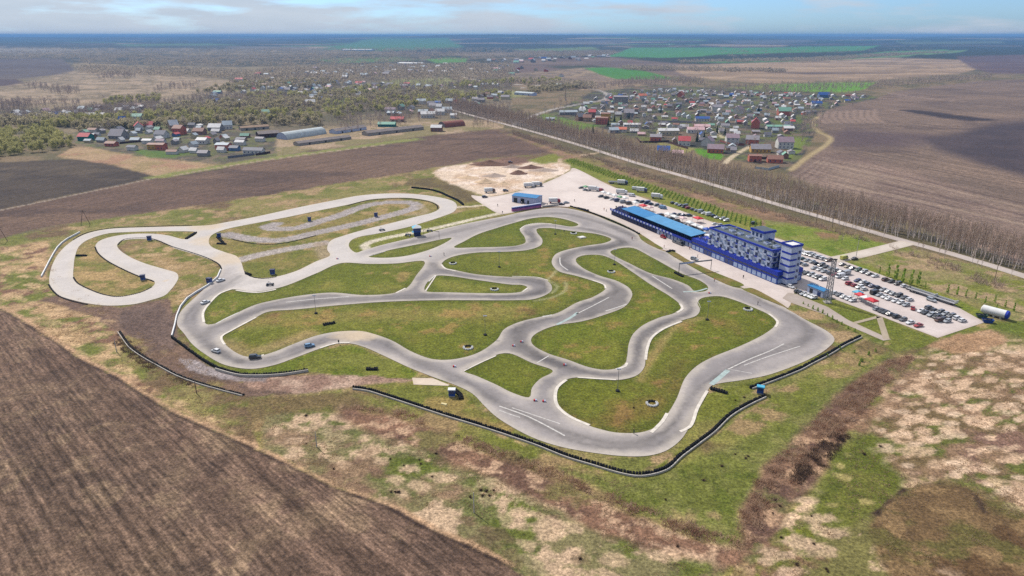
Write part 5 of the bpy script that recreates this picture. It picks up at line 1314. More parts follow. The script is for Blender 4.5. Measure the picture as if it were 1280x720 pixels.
for k, c, u, v, rz, lab, nm in (('truck', 'white', 743, 238.5, R(-20), 'white box truck beside the pale green gazebo at the far paddock end', 'truck'), ('van', 'red', 751, 239, R(-20), 'dark red van behind the white box truck', 'parked_van'),
      ('truck', 'dark blue', 779, 230.5, R(-14), 'truck with navy cab parked under the sapling strip', 'truck'), ('trailer', 'brown', 770, 229.5, R(-14), 'flatbed trailer hitched behind the navy cab truck', 'trailer'),
      ('van', 'white', 794, 237, R(-20), 'white van between the navy trucks by the sapling strip', 'parked_van'), ('truck', 'dark blue', 803, 240, R(-20), 'navy cab box truck next to the white van by the saplings', 'truck'),
      ('truck', 'white', 778, 242.5, R(-20), 'white box truck in the middle of the paddock', 'truck'), ('van', 'white', 790, 245.5, R(-25), 'white van just behind the middle box truck', 'parked_van'),
      ('truck', 'white', 822, 248, R(-25), 'white box truck standing alone near the end of the sapling rows', 'truck'), ('van', 'light blue', 829, 261, R(-25), 'pale blue van beside the dark paddock row', 'parked_van'),
      ('suv', 'red', 829, 297.5, TH, 'dark red car in the pit lane below the grandstand', 'parked_car'), ('truck', 'red', 694, 253.5, R(5), 'red fire truck by the concrete block row', 'fire_truck'),
      ('saloon', 'black', 702, 256, R(15), 'black car just beyond the red fire truck', 'parked_car'), ('saloon', 'silver', 708, 254, R(15), 'silver car beyond the red fire truck', 'parked_car'),
      ('suv', 'black', 606, 247, R(20), 'black off-roader at the corner of the sand yard', 'parked_car'), ('truck', 'brown', 613, 240.5, R(15), 'brown cab tipper at the rim of the sand yard', 'truck'),
      ('suv', 'grey', 632, 239, R(15), 'grey off-roader at the rim of the sand yard', 'parked_car'), ('truck', 'white', 662, 234, R(10), 'white truck in a row of plant behind the workshop', 'truck'), ('suv', 'black', 667, 233.3, R(10), 'black off-roader in the row behind the workshop', 'parked_car'),
      ('truck', 'grey', 672, 232.7, R(10), 'grey truck in the row of plant behind the workshop', 'truck'), ('suv', 'brown', 638, 203.5, R(10), 'brown car beside the soil heaps at the field edge', 'parked_car'),
      ('van', 'grey', 850, 306, TH, 'grey covered van in the pit lane below the pale roof', 'parked_van'), ('saloon', 'grey', 844, 303.5, TH, 'grey car ahead of the covered van in the pit lane', 'parked_car'),
      ('suv', 'black', 942, 280, R(20), 'black off-roader with pale roof behind the rear stair block', 'parked_car'), ('suv', 'silver', 868, 325, TH + R(20), 'silver car on the verge by the gantry', 'parked_car'),
      # cars on the circuit
      ('saloon', 'white', 276, 351.5, R(55), 'white car running along the white guard wall', 'race_car'), ('saloon', 'white', 257, 379, R(60), 'white car entering the western bend', 'race_car'),
      ('hatchback', 'white', 270, 440, R(150), 'white car at the foot of the western bend', 'race_car'), ('hatchback', 'light blue', 387, 433.5, R(25), 'white and blue car on the curve before the front straight', 'race_car'),
      ('suv', 'black', 319, 448, R(10), 'black car at the inner kerb of the western bend', 'race_car')):
    place(k, c, px(u, v, .1), rz, lab, None, nm)
# buggies with big wheels
def buggy(u, v, rz, lab):
    p = px(u, v); t = thing('buggy', lab, 'buggy', (p.x, p.y, .1), rz)
    mb = MB(); mb.frus([(-1.4, -.5, .4), (1.5, -.4, .4), (1.5, .4, .4), (-1.4, .5, .4)], [(-1.4, -.6, .9), (1.3, -.35, .75), (1.3, .35, .75), (-1.4, .6, .9)]); mb.build('body', PAINT['black'], t)
    mb = MB()
    for s in (-1, 1): mb.tube((-1, s * .55, .8), (-.5, s * .5, 1.7), .06, .06, 5); mb.tube((-.5, s * .5, 1.7), (.7, s * .4, .8), .06, .06, 5)
    mb.tube((-.5, -.5, 1.7), (-.5, .5, 1.7), .06, .06, 5); mb.build('roll_cage', DARKM, t)
    wheels(t, (-1.1, 1.2), .95, 1.2)
buggy(337.5, 357, R(10), 'black tractor-like buggy on the white connecting road'); buggy(477.5, 288.5, R(30), 'black buggy on the inner edge of the back loop'); buggy(537, 289.5, R(10), 'black buggy parked beside the timing tower'); buggy(510, 294.8, R(0), 'low black buggy at the foot of the timing tower')
# ------------------------------------------------------------------ people
def person_mesh(seed):
    r = random.Random(seed)
    me = bpy.data.meshes.new('person'); lift = r.uniform(-.1, .12)
    V = [(0, 0, .95), (0, 0, 1.15), (0, 0, 1.38), (0, 0, 1.5), (0, 0, 1.6), (0, .01, 1.72),
         (0, .1, .9), (.05 + lift, .12, .5), (lift, .13, .06), (.16 + lift, .14, .03), (0, -.1, .9), (.03 - lift, -.12, .5), (-lift, -.13, .06), (.16 - lift, -.14, .03),
         (0, .2, 1.4), (.02 - lift, .25, 1.12), (.12 - lift, .24, .86), (0, -.2, 1.4), (.02 + lift, -.25, 1.12), (.12 + lift, -.24, .86)]
    E = [(0, 1), (1, 2), (2, 3), (3, 4), (4, 5), (0, 6), (6, 7), (7, 8), (8, 9), (0, 10), (10, 11), (11, 12), (12, 13), (2, 14), (14, 15), (15, 16), (2, 17), (17, 18), (18, 19)]
    RD = [.15, .15, .17, .07, .1, .1, .1, .075, .055, .05, .1, .075, .055, .05, .075, .055, .045, .075, .055, .045]
    me.from_pydata(V, E, []); o = bpy.data.objects.new('tmp', me); COL.objects.link(o)
    md = o.modifiers.new('s', 'SKIN'); sv_ = me.skin_vertices[0].data
    for i, q in enumerate(RD): sv_[i].radius = (q * (.75 if i in (0, 1, 2) else 1), q)
    sv_[0].use_root = True
    o.modifiers.new('u', 'SUBSURF').levels = 1
    dg = bpy.context.evaluated_depsgraph_get(); out = bpy.data.meshes.new_from_object(o.evaluated_get(dg))
    bpy.data.objects.remove(o); out.name = 'person'
    return out
SKIN = mat('skin', A(206, 160, 134), .6, .05, 3)
def cloth(nm, c): return mat('cloth ' + nm, A(*c), .9, .12, 3)
TOPS = {'red': (190, 50, 56), 'dark': (44, 46, 56), 'blue': (50, 76, 150), 'white': (226, 226, 226), 'grey': (120, 120, 126), 'orange': (226, 120, 50), 'green': (72, 104, 70)}
PM = []
for s in range(3):
    me = person_mesh(s); me.materials.clear()
    for m_ in (cloth('trousers', (52, 54, 66)), cloth('dark', TOPS['dark']), SKIN, cloth('hair', (50, 40, 34))): me.materials.append(m_)
    for p_ in me.polygons:
        z = p_.center.z; x_ = abs(p_.center.y)
        p_.material_index = 0 if z < .98 and x_ < .2 else 3 if z > 1.72 else 2 if z > 1.52 or (x_ > .2 and z < .93) else 1
        p_.use_smooth = True
    PM.append(me)
def person(p, col, lab, rz=None, grp=None):
    o = bpy.data.objects.new('person', PM[RC.randrange(3)]); COL.objects.link(o); o.location = p; o.rotation_euler = (0, 0, RC.uniform(0, 6.28) if rz is None else rz)
    setslot(o, 1, cloth(col, TOPS[col])); tag(o, lab, 'person', grp)
for u, v, c, lab in ((423.5, 430, 'dark', 'person in dark clothes standing at the kerb before the front straight'), (792, 542, 'dark', 'person in dark clothes at the inner kerb of the south curve'), (947, 381, 'dark', 'person in dark clothes beside the pit straight'),
      (705, 291, 'grey', 'person in grey walking on the centre island'), (755, 263, 'orange', 'person in orange beside the pit exit verge'), (758, 264.5, 'dark', 'person in dark clothes beside the pit exit verge'), (790, 300, 'red', 'person in red near the pit exit'),
      (622, 258, 'grey', 'person in grey on the paving near the banner wall'), (718, 252, 'dark', 'person in dark clothes crossing the open paddock'), (628, 267, 'dark', 'person in dark clothes at the end of the concrete path'),
      (652, 255, 'white', 'person in white before the workshop door'), (656, 256, 'dark', 'person in dark clothes before the workshop'), (680, 257.5, 'blue', 'person in blue behind the concrete blocks'), (684, 257, 'dark', 'person in dark clothes behind the concrete blocks'), (688, 255, 'red', 'person in red next to the fire truck'),
      (830, 310, 'red', 'person in red at the pit lane entry'), (862, 312, 'red', 'person in red outside the last garages'), (872, 322, 'dark', 'person in dark clothes near the gantry leg'), (929, 348, 'dark', 'person in dark clothes on the paving before the glazed podium'), (515, 297, 'red', 'person in red at the timing tower steps'), (512, 297.5, 'white', 'person in white at the timing tower steps'), (893, 352, 'orange', 'person in orange at the edge of the pit verge'), (555, 319.5, 'dark', 'person in dark clothes at the northern crossing')):
    person(px(u, v, .1), c, lab)
wrd = ['first', 'second', 'third', 'fourth']
for i in range(26):
    x = -132 + i * 1.1 + RC.uniform(-.3, .3) if i < 16 else -118 + (i - 16) * 6; r_ = RC.randrange(4); c = RC.choice(['dark', 'dark', 'blue', 'grey', 'red'])
    person(bl(x, 1.2 + r_ * 1.1 + .6, 3.37 + .42 * r_ - .02), c, f'spectator in {c} clothes on the terracing of the blue grandstand', R(-156), 'spectators on the grandstand')
for i in range(12):
    c = ['dark', 'blue', 'grey', 'white'][i % 4]
    person(bl(-56 + i * .75, .9 + (i * 37 % 5) * .5, 5.58), c, f'spectator in {c} clothes at the podium terrace rail', R(-156), 'spectators on the podium terrace')
# ------------------------------------------------------------------ trees
BARK = mat('birch bark', A(232, 218, 208), .95, .3, 1.2); BARKD = mat('dark bark', A(104, 86, 74), .95, .3, 1.2)
TWIG = mat('bare twigs mauve brown', A(206, 182, 162), 1, .25, .6); TWIG2 = mat('bare twigs grey brown', A(218, 198, 184), 1, .25, .6)
def leafmat(nm, c1, c2):
    m, nt, p = nodemat(nm); L = nt.links.new
    g = nt.nodes.new('ShaderNodeNewGeometry'); nz = nt.nodes.new('ShaderNodeTexNoise'); nz.inputs['Scale'].default_value = .35; nz.inputs['Detail'].default_value = 5
    L(g.outputs['Position'], nz.inputs['Vector'])
    r = nt.nodes.new('ShaderNodeValToRGB'); r.color_ramp.elements[0].position = .35; r.color_ramp.elements[1].position = .65
    r.color_ramp.elements[0].color = c1 + (1,); r.color_ramp.elements[1].color = c2 + (1,)
    L(nz.outputs['Fac'], r.inputs['Fac']); L(r.outputs['Color'], p.inputs['Base Color']); p.inputs['Roughness'].default_value = .9; p.inputs['Specular IOR Level'].default_value = .1
    tr = nt.nodes.new('ShaderNodeBsdfTranslucent'); L(r.outputs['Color'], tr.inputs['Color'])
    ms = nt.nodes.new('ShaderNodeMixShader'); ms.inputs[0].default_value = .5; out = [n for n in nt.nodes if n.type == 'OUTPUT_MATERIAL'][0]
    L(p.outputs[0], ms.inputs[1]); L(tr.outputs[0], ms.inputs[2]); L(ms.outputs[0], out.inputs['Surface'])
    return m
WILLOW = leafmat('spring willow leaves', A(188, 186, 120), A(220, 212, 150)); BUDS = leafmat('budding twigs', A(188, 176, 146), A(214, 202, 164)); CONIF = leafmat('dark conifer', A(54, 72, 46), A(80, 98, 58))
SAPL = leafmat('sapling leaves', A(150, 182, 72), A(184, 206, 98)); SCRUBM = leafmat('dry reddish scrub', A(184, 146, 122), A(226, 196, 168)); STRAWM = leafmat('dry straw tufts', A(190, 158, 124), A(216, 190, 156)); DKSCR = leafmat('dark dead scrub', A(98, 80, 70), A(140, 118, 98))
FARW = leafmat('distant woodland', A(174, 160, 144), A(212, 196, 172))

def rv(r): 
    while True:
        v = Vector((r.uniform(-1, 1), r.uniform(-1, 1), r.uniform(-1, 1)))
        if .05 < v.length < 1: return v
def bare_tree(seed, h, nl, nt_, tw, spread=.2, thick=.011, up=1.0):
    """returns trunk builder and crown (limbs + twigs) builder"""
    r = random.Random(seed); tr, cr = MB(), MB()
    pts = [Vector((0, 0, 0))]; n = 5
    for i in range(1, n + 1): pts.append(Vector((pts[-1].x + r.uniform(-.03, .03) * h, pts[-1].y + r.uniform(-.03, .03) * h, h * .93 * i / n)))
    rad = h * thick
    for i in range(n): tr.tube(pts[i], pts[i + 1], rad * (1 - i / n * .85), rad * (1 - (i + 1) / n * .85), 5, caps=False)
    ends = []
    for k in range(nl):
        f = .22 + .75 * (k + r.random()) / nl; q = f * n; i = min(int(q), n - 1); b = pts[i].lerp(pts[i + 1], q - i)
        an = k * 2.4 + r.uniform(-.5, .5); ln = h * spread * (1.25 - f) * r.uniform(.8, 1.5) + .06 * h
        d = Vector((math.cos(an), math.sin(an), r.uniform(.9, 1.9) * up)).normalized()
        e = b + d * ln; cr.tube(b, e, rad * .38 * (1.1 - f) + .02, .015, 3, caps=False); ends.append((b, e))
    for k in range(nt_):
        b, e = r.choice(ends); p = b.lerp(e, r.uniform(.25, 1)); d = (rv(r) + Vector((0, 0, .75 * up)) + (e - b).normalized() * .4).normalized() * r.uniform(.05, .11) * h
        s = d.cross(rv(r)).normalized() * tw; cr.poly([p - s, p + s, p + d])
    return tr, cr
def leafy(seed, h, w, nl, nq, size, low=.15):
    r = random.Random(seed); tr, cr = bare_tree(seed, h * .92, nl, 20, .05, .34)
    lobes = []
    for k in range(11):
        z = h * r.uniform(low + .12, .88); a = r.uniform(0, 6.28); q = w * .5 * r.uniform(.2, .75) * (1.2 - abs(z / h - .5)); lobes.append((Vector((q * math.cos(a), q * math.sin(a), z)), w * r.uniform(.16, .3)))
    fo = MB()
    for k in range(nq):
        c, rr_ = r.choice(lobes); v = rv(r).normalized() * rr_ * r.uniform(.55, 1.15); v.z *= 1.1; p = c + v
        a = rv(r).normalized(); b = a.cross(rv(r)).normalized(); s = size * r.uniform(.7, 1.5)
        fo.poly([p - a * s, p - b * s * .7, p + a * s, p + b * s * .7])
    return tr, cr, fo
class Tree:
    def __init__(s, name, parts): s.name, s.parts = name, parts      # parts: (part name, mesh)
    def put(s, p, rz, sc, label, cat, grp):
        t = thing(s.name, label, cat, p, rz, grp); t.scale = (sc, sc, sc)
        for nm, me in s.parts: link(bpy.data.objects.new(nm, me), t)
        return t
BIRCH = []
for k in range(5):
    tr, cr = bare_tree(100 + k, 14.5, 18, 260, .032, .2, .014, 1.9); BIRCH.append(Tree('bare_birch', [('trunk', tr.mesh('trunk', [BARK])), ('crown', cr.mesh('crown', [TWIG]))]))
BUSHY = []
for k in range(4):
    tr, cr, fo = leafy(200 + k, 9, 8, 12, 620, .38); cr.v, cr.f, cr.m = cr.v, cr.f, cr.m
    BUSHY.append(Tree('willow_tree', [('trunk', tr.mesh('trunk', [BARKD])), ('branches', cr.mesh('branches', [TWIG2])), ('crown', fo.mesh('crown', [WILLOW]))]))
GREY = []
for k in range(4):
    tr, cr = bare_tree(300 + k, 9, 22, 330, .05, .36); GREY.append(Tree('bare_tree', [('trunk', tr.mesh('trunk', [BARKD])), ('crown', cr.mesh('crown', [TWIG2]))]))

def scatter(name, bases, pts, mats, seed=1):
    """one mesh of many small growths: bases = [(verts, faces, mat)], pts = (x, y, z, scale)"""
    r = np.random.RandomState(seed); VV, LV, LT, MI = [], [], [], []; off = 0
    B = []
    for v, f, m in bases:
        v = np.array(v, np.float32); lv = np.concatenate([np.array(q) for q in f]); lt = np.array([len(q) for q in f]); B.append((v, lv, lt, np.array(m)))
    for i, (x, y, z, s) in enumerate(pts):
        v, lv, lt, mi = B[r.randint(len(B))]; a = r.uniform(0, 6.28); c, sn = math.cos(a), math.sin(a)
        w = np.stack([(v[:, 0] * c - v[:, 1] * sn) * s + x, (v[:, 0] * sn + v[:, 1] * c) * s + y, v[:, 2] * s * r.uniform(.8, 1.2) + z], 1)
        VV.append(w); LV.append(lv + off); LT.append(lt); MI.append(mi); off += len(v)
    V_, L2, T2, M2 = np.concatenate(VV), np.concatenate(LV), np.concatenate(LT), np.concatenate(MI)
    me = bpy.data.meshes.new(name); me.vertices.add(len(V_)); me.vertices.foreach_set('co', V_.astype(np.float32).ravel())
    me.loops.add(len(L2)); me.loops.foreach_set('vertex_index', L2.astype(np.int32)); me.polygons.add(len(T2))
    me.polygons.foreach_set('loop_start', np.concatenate([[0], np.cumsum(T2)[:-1]]).astype(np.int32)); me.polygons.foreach_set('loop_total', T2.astype(np.int32))
    for m in mats: me.materials.append(m)
    me.polygons.foreach_set('material_index', M2.astype(np.int32)); me.update(calc_edges=True)
    o = bpy.data.objects.new(name, me); COL.objects.link(o); return tag(o, kind='stuff')
def base_of(*mbs):
    v, f, m = [], [], []
    for mi, b in mbs:
        n = len(v); v += b.v; f += [tuple(i + n for i in q) for q in b.f]; m += [mi] * len(b.f)
    return v, f, m

# roadside birch belt
PB = crom(gxy(BELT_ROAD), False, 10); RT = random.Random(5); bel = []
for (x, y, hd) in along(PB, 1.75):
    for r_ in range(6):
        if RT.random() < .36: continue
        off = -(4.6 + r_ * 2.7 + RT.uniform(-.8, .8)); dens_far = 1.0
        px_, py_ = x - math.sin(hd) * -off + RT.uniform(-.6, .6), y + math.cos(hd) * -off + RT.uniform(-.6, .6)
        bel.append((px_, py_, RT.uniform(.72, 1.12)))
    if RT.random() < .55 and y > 330: off = 4.5 + RT.random() * 3; bel.append((x - math.sin(hd) * -off, y + math.cos(hd) * -off, RT.uniform(.35, .75)))
    elif RT.random() < .12: off = 5 + RT.random() * 6; bel.append((x - math.sin(hd) * -off, y + math.cos(hd) * -off, RT.uniform(.3, .6)))
def uv(x, y, z=0):
    k = y * CP + (CAM_H - z) * SP; return 640 + FPX * x / k, 360 + FPX * ((CAM_H - z) * CP - y * SP) / k if False else 360 + FPX * ((CAM_H - z) / k - SP) / CP if z == 0 else 360
inv, outv = [], []
ent = px(1136, 303)
for b in bel:
    if math.hypot(b[0] - ent.x, b[1] - ent.y) < 9: continue
    u, v = uv(b[0], b[1]); (inv if -5 < u < 1290 and v < 725 else outv).append(b)
inv.sort(key=lambda b: b[0] ** 2 + b[1] ** 2)
for b in inv[:300]:
    BIRCH[RT.randrange(5)].put((b[0], b[1], 0), RT.uniform(0, 6.28), b[2], 'slender leafless birch in the belt along the country road', 'tree', 'bare birches along the country road')
FB = []
for k in range(5):
    tr, cr = bare_tree(120 + k, 14.5, 13, 110, .055, .2, .016, 1.9); FB.append(base_of((0, tr), (1, cr)))
scatter('birch_belt', FB, [(b[0], b[1], 0, b[2]) for b in inv[300:] + [q for q in outv if q[1] > 150 and abs(q[0]) < 700]], [BARK, TWIG], 3)

def fill(poly, n, seed, mind=0, dfn=None):
    """n random ground points inside a traced patch, uniform over the ground"""
    P = gxy(poly); r = np.random.RandomState(seed); xs = [p[0] for p in P]; ys = [p[1] for p in P]; out = []
    for batch in range(60):
        x, y = r.uniform(min(xs), max(xs), 4 * n), r.uniform(min(ys), max(ys), 4 * n)
        k = inpoly(x, y, P)
        for a, b in zip(x[k].tolist(), y[k].tolist()):
            if mind and any((a - c) ** 2 + (b - d) ** 2 < mind * mind for c, d in out): continue
            out.append((a, b))
            if len(out) >= n: return out
        if mind and batch > 8: break
    return out
# willows on the left edge and along the stream: the nearest as trees, the rest as one wood
wp = fill([(-30,205),(0,198),(40,192),(70,188),(90,186),(92,172),(70,166),(30,164),(-30,168)], 110, 1, 3.5)
wp += fill([(40,163),(110,158),(200,152),(200,145),(110,148),(45,154)], 70, 2, 4.5)
wp += fill([(180,152),(260,156),(330,153),(400,156),(405,146),(330,140),(250,141),(185,146)], 100, 3, 4.5)
wp.sort(key=lambda p: p[0] ** 2 + p[1] ** 2)
for p in wp[:300]: BUSHY[RT.randrange(4)].put((p[0], p[1], 0), RT.uniform(0, 6.28), RT.uniform(.7, 1.25), 'round spring green willow at the edge of the western village', 'tree', 'willows by the western village')
FW = []
for k in range(4):
    tr, cr, fo = leafy(220 + k, 9, 8.5, 6, 240, .62); FW.append(base_of((0, tr), (1, fo)))
FG = []
for k in range(4):
    tr, cr = bare_tree(320 + k, 9, 14, 110, .13, .38); FG.append(base_of((0, tr), (1, cr)))
ws = fill([(420,150),(470,140),(560,128),(640,121),(640,116),(560,119),(470,126),(400,133)], 500, 4) + fill([(130,133),(200,128),(200,122),(130,126)], 90, 5) + fill([(300,132),(400,120),(500,118),(500,108),(400,115),(300,122)], 300, 6) + fill([(560,112),(700,104),(700,99),(560,105)], 200, 7)
ws2 = [q for q in ws if RT.random() < .5]; ws = [q for q in ws if q not in set(ws2)]
scatter('willow_wood', FW, [(x, y, 0, RT.uniform(.6, 1.2)) for x, y in ws], [BARKD, WILLOW], 5)
gp = fill([(430,168),(480,161),(560,150),(560,140),(470,144),(420,152)], 130, 8, 4) + fill([(560,152),(640,140),(640,132),(560,140)], 100, 9, 4) + fill([(590,163),(640,156),(648,146),(600,140)], 70, 10, 3.5)
gp += fill([(1000,185),(1022,168),(1016,150),(1030,140),(1004,140),(1000,160)], 60, 11, 3.5)
gp.sort(key=lambda p: p[0] ** 2 + p[1] ** 2)
for p in gp[:300]: GREY[RT.randrange(4)].put((p[0], p[1], 0), RT.uniform(0, 6.28), RT.uniform(.65, 1.15), 'bare grey brown broadleaf tree at a village edge', 'tree', 'bare trees at the village edges')
gs_ = gp[300:] + ws2 + fill([(95,168),(250,160),(400,160),(560,140),(640,118),(640,98),(500,100),(300,112),(180,140),(95,160)], 1300, 12) + fill([(0,158),(90,150),(200,142),(200,132),(90,140),(0,150)], 420, 13) + fill([(670,150),(760,165),(980,205),(1010,165),(1090,122),(960,108),(800,105),(700,120)], 520, 14)
gs_ += fill([(880,121),(960,119),(1100,112),(1240,99),(1240,94),(1100,104),(960,108),(880,112)], 900, 15) + fill([(740,112),(820,106),(880,108),(880,100),(800,99)], 400, 16) + fill([(120,100),(170,98),(168,92),(128,94)], 110, 19) + fill([(60,118),(100,120),(100,112),(60,110)], 90, 20) + fill([(0,150),(40,148),(40,128),(0,130)], 160, 25)
gs_ += fill([(190,118),(250,112),(250,104),(200,108)], 90, 51) + fill([(30,112),(60,114),(60,108),(34,106)], 50, 52) + fill([(780,170),(830,176),(830,160),(780,150)], 40, 53)
gs_ += fill([(100,150),(250,143),(400,138),(400,118),(250,122),(100,138)], 700, 81) + fill([(400,140),(560,128),(640,118),(640,104),(500,106),(400,118)], 800, 82) + fill([(300,114),(420,104),(560,96),(560,86),(420,90),(280,102)], 900, 83) + fill([(0,138),(100,136),(100,128),(0,130)], 120, 84)
scatter('bare_wood', FG, [(x, y, 0, RT.uniform(.6, 1.25)) for x, y in gs_], [BARKD, TWIG2], 6)
FC = []
for k in range(4):
    b_ = MB(); r = random.Random(500 + k)
    for q in range(26):
        p = rv(r); p = Vector((p.x * 13, p.y * 11, 4.4 + p.z * 3.6)); d = rv(r).normalized(); e_ = d.cross(rv(r)).normalized(); s_ = r.uniform(.8, 1.6); b_.poly([p - d * s_, p - e_ * s_, p + d * s_, p + e_ * s_])
    FC.append(base_of((0, b_)))
fw = fill([(100,82),(330,84),(640,76),(640,66),(330,66),(100,70)], 1800, 17) + fill([(-40,75),(200,74),(200,68),(-40,69)], 500, 18) + fill([(330,112),(420,104),(640,99),(640,82),(420,82),(270,92)], 1100, 26) + fill([(850,79),(1000,77),(1180,67),(1180,65.5),(1000,74),(850,77)], 1000, 27) + fill([(780,88),(980,91),(980,89),(780,84.5)], 380, 28)
fw += fill([(100,92),(250,97),(330,102),(330,92),(200,86),(100,84)], 420, 54) + fill([(330,102),(640,92),(640,80),(330,86)], 900, 85) + fill([(640,100),(740,108),(740,112),(640,104)], 120, 86) + fill([(0,70),(640,66),(640,60),(0,62)], 1500, 55) + fill([(640,74),(770,70),(770,64),(640,64)], 700, 56) + fill([(900,72),(1100,66),(1290,64),(1290,60),(900,62)], 900, 57) + fill([(1000,79),(1110,70),(1190,67),(1190,66),(1100,68),(1000,76.5)], 500, 58)
scatter('far_woodland', FC, [(x, y, 0, RT.uniform(.7, 1.5)) for x, y in fw], [FARW], 16)
bs = fill([(200,146),(400,140),(400,128),(200,134)], 260, 91) + fill([(400,132),(560,120),(560,112),(400,122)], 260, 92) + fill([(90,166),(250,158),(400,158),(400,150),(250,152),(90,160)], 160, 61) + fill([(240,118),(420,108),(420,100),(300,104)], 260, 62) + fill([(0,160),(90,158),(90,150),(0,152)], 120, 63) + fill([(660,118),(740,110),(740,106),(660,110)], 120, 64) + fill([(250,140),(400,132),(400,124),(260,130)], 160, 65)
scatter('budding_wood', FW, [(x, y, 0, RT.uniform(.6, 1.2)) for x, y in bs], [BARKD, BUDS], 17)
# dark conifers in the gardens
cm = MB(); r = random.Random(4)
for k in range(7):
    z = .8 + k * 1.15; q = 1.9 * (1 - k / 7.6)
    for j in range(11): a = 2 * math.pi * j / 11 + r.random(); e = Vector((q * math.cos(a), q * math.sin(a), z - .5 + r.uniform(-.2, .2))); s = Vector((-math.sin(a), math.cos(a), 0)) * q * .35; cm.poly([Vector((0, 0, z + 1.3)), e + s, e - s])
CON = Tree('conifer', [('trunk', (lambda b: (b.tube((0, 0, 0), (0, 0, 8), .16, .03, 5), b)[1])(MB()).mesh('trunk', [BARKD])), ('crown', cm.mesh('crown', [CONIF]))])
for k, (u, v) in enumerate(((776,151),(786,149),(768,152),(826,141),(739,149),(880,173),(843,138),(884,179),(925,140),(760,158),(741,167),(871,177),(896,167),(449,126),(373,115),(446,121),(948,140),(812,139),(963,127),(906,168))):
    p = px(u, v); CON.put((p.x, p.y, 0), k, .8 + .4 * RT.random(), 'dark pointed conifer standing among village houses', 'tree', 'garden conifers in the villages')
# young saplings in the strip above the paddock, lines of columnar saplings by the car park
sm = MB(); r = random.Random(9)
for k in range(46):
    z = r.uniform(.3, 2.3); a = r.uniform(0, 6.28); q = .75 * (1 - abs(z - 1.0) / 2.2) * r.uniform(.3, 1); p = Vector((q * math.cos(a), q * math.sin(a), z)); s = .3; d = rv(r).normalized(); e = d.cross(rv(r)).normalized(); sm.poly([p - d * s, p - e * s, p + d * s, p + e * s])
SAP = [('stem', (lambda b: (b.tube((0, 0, 0), (0, 0, 1.6), .05, .02, 4), b)[1])(MB()).mesh('stem', [BARKD])), ('foliage', sm.mesh('foliage', [SAPL]))]
SAPT = Tree('sapling', SAP)
A0, A1, B0, B1 = px(708, 202.5), px(716, 199), px(950, 289), px(951, 278)
nrow = 58
for i in range(nrow):
    f = i / (nrow - 1); a = A0.lerp(B0, f); b = A1.lerp(B1, f)
    for j in range(5):
        p = a.lerp(b, (j + .3 + RT.uniform(-.12, .12)) / 5); SAPT.put((p.x, p.y, 0), RT.uniform(0, 6), RT.uniform(.6, .9), 'young green sapling planted in ranks above the paddock', 'sapling', 'sapling ranks above the paddock')
for k, (u, v, s) in enumerate(((1109, 346, 1.9), (1119, 350, 2.1), (1128, 353.5, 2.0), (1138, 356.5, 2.1), (1147, 356, 1.8), (1099, 342, 1.0), (1156, 360, .9), (1184, 367, 1.2), (1196, 369, 1.2), (1207, 371, 1.0), (1219, 374, .9), (1231, 379, .9), (1243, 378, 1.0), (1256, 384, .9), (1267, 389, 1.1), (1245, 388, .8))):
    p = px(u, v); o = SAPT.put((p.x, p.y, 0), k, s, f'slim green sapling beyond the car park, {nth(k + 1)} along the verge', 'sapling', 'slim saplings on the car park verge'); o.scale = (s * .62, s * .62, s * 1.35)
for k, (u, v) in enumerate(((1022,450),(1034,446),(1050,437),(1068,441),(1076,452),(1085,444),(1094,440),(1004,380),(1010,383),(1016,386.5),(1022,389),(1028,391.5),(1034,395),(1040,399),(1046,403),(1052,406),(1060,411),(1068,415),(1078,452),(1086,443),(1074,457))):
    p = px(u, v); SAPT.put((p.x, p.y, 0), k, .42 + .25 * RT.random(), 'tiny planted sapling on the slope east of the circuit', 'sapling', 'tiny saplings east of the circuit')
# scrub, straw and dead bushes
def tuft(seed, n, h, sp, w):
    r = random.Random(seed); b = MB()
    for k in range(n):
        p = Vector((r.uniform(-sp, sp), r.uniform(-sp, sp), 0)); d = Vector((r.uniform(-.5, .5), r.uniform(-.5, .5), 1)) * h * r.uniform(.5, 1.1); s = Vector((r.uniform(-1, 1), r.uniform(-1, 1), 0)).normalized() * w; b.poly([p - s, p + s, p + d])
    return base_of((0, b))
def nfill(poly, n, seed, sc, thr): 
    P = fill(poly, n, seed); A_ = np.array(P); k = fbm(A_[:, 0] / sc, A_[:, 1] / sc, seed, 3) > thr; return [tuple(q) for q in A_[k]]
S1 = [(428,508),(500,520),(600,562),(700,600),(790,642),(880,675),(935,688),(960,640),(1000,600),(1050,545),(1100,490),(1145,445),(1110,450),(1060,485),(1010,535),(950,592),(925,640),(926,676),(790,630),(700,590),(600,552),(500,512)]
scatter('dry_scrub', [tuft(k, 14, .6, .8, .06) for k in range(5)], [(x, y, 0, RT.uniform(.6, 1.5)) for x, y in nfill(S1, 3600, 31, 4, .5)], [SCRUBM], 8)
scatter('dark_scrub', [tuft(k + 9, 14, .7, .7, .06) for k in range(5)], [(x, y, 0, RT.uniform(.6, 1.3)) for x, y in nfill(S1, 300, 33, 4, .6) + nfill([(985,600),(1000,575),(1040,540),(1062,545),(1030,585),(1000,605)], 500, 34, 4, .4) + nfill([(140,430),(150,415),(200,462),(240,478),(250,486),(190,466)], 300, 35, 4, .4)], [DKSCR], 9)
scatter('straw_tufts', [tuft(k + 19, 9, .3, .7, .09) for k in range(5)], [(x, y, 0, RT.uniform(.6, 1.4)) for x, y in nfill([(0,380),(60,330),(150,400),(320,500),(450,500),(800,610),(930,690),(960,700),(1090,520),(1180,430),(1290,430),(1290,720),(660,720),(520,655),(320,560),(100,448)], 6000, 36, 10, .5)], [STRAWM], 10)
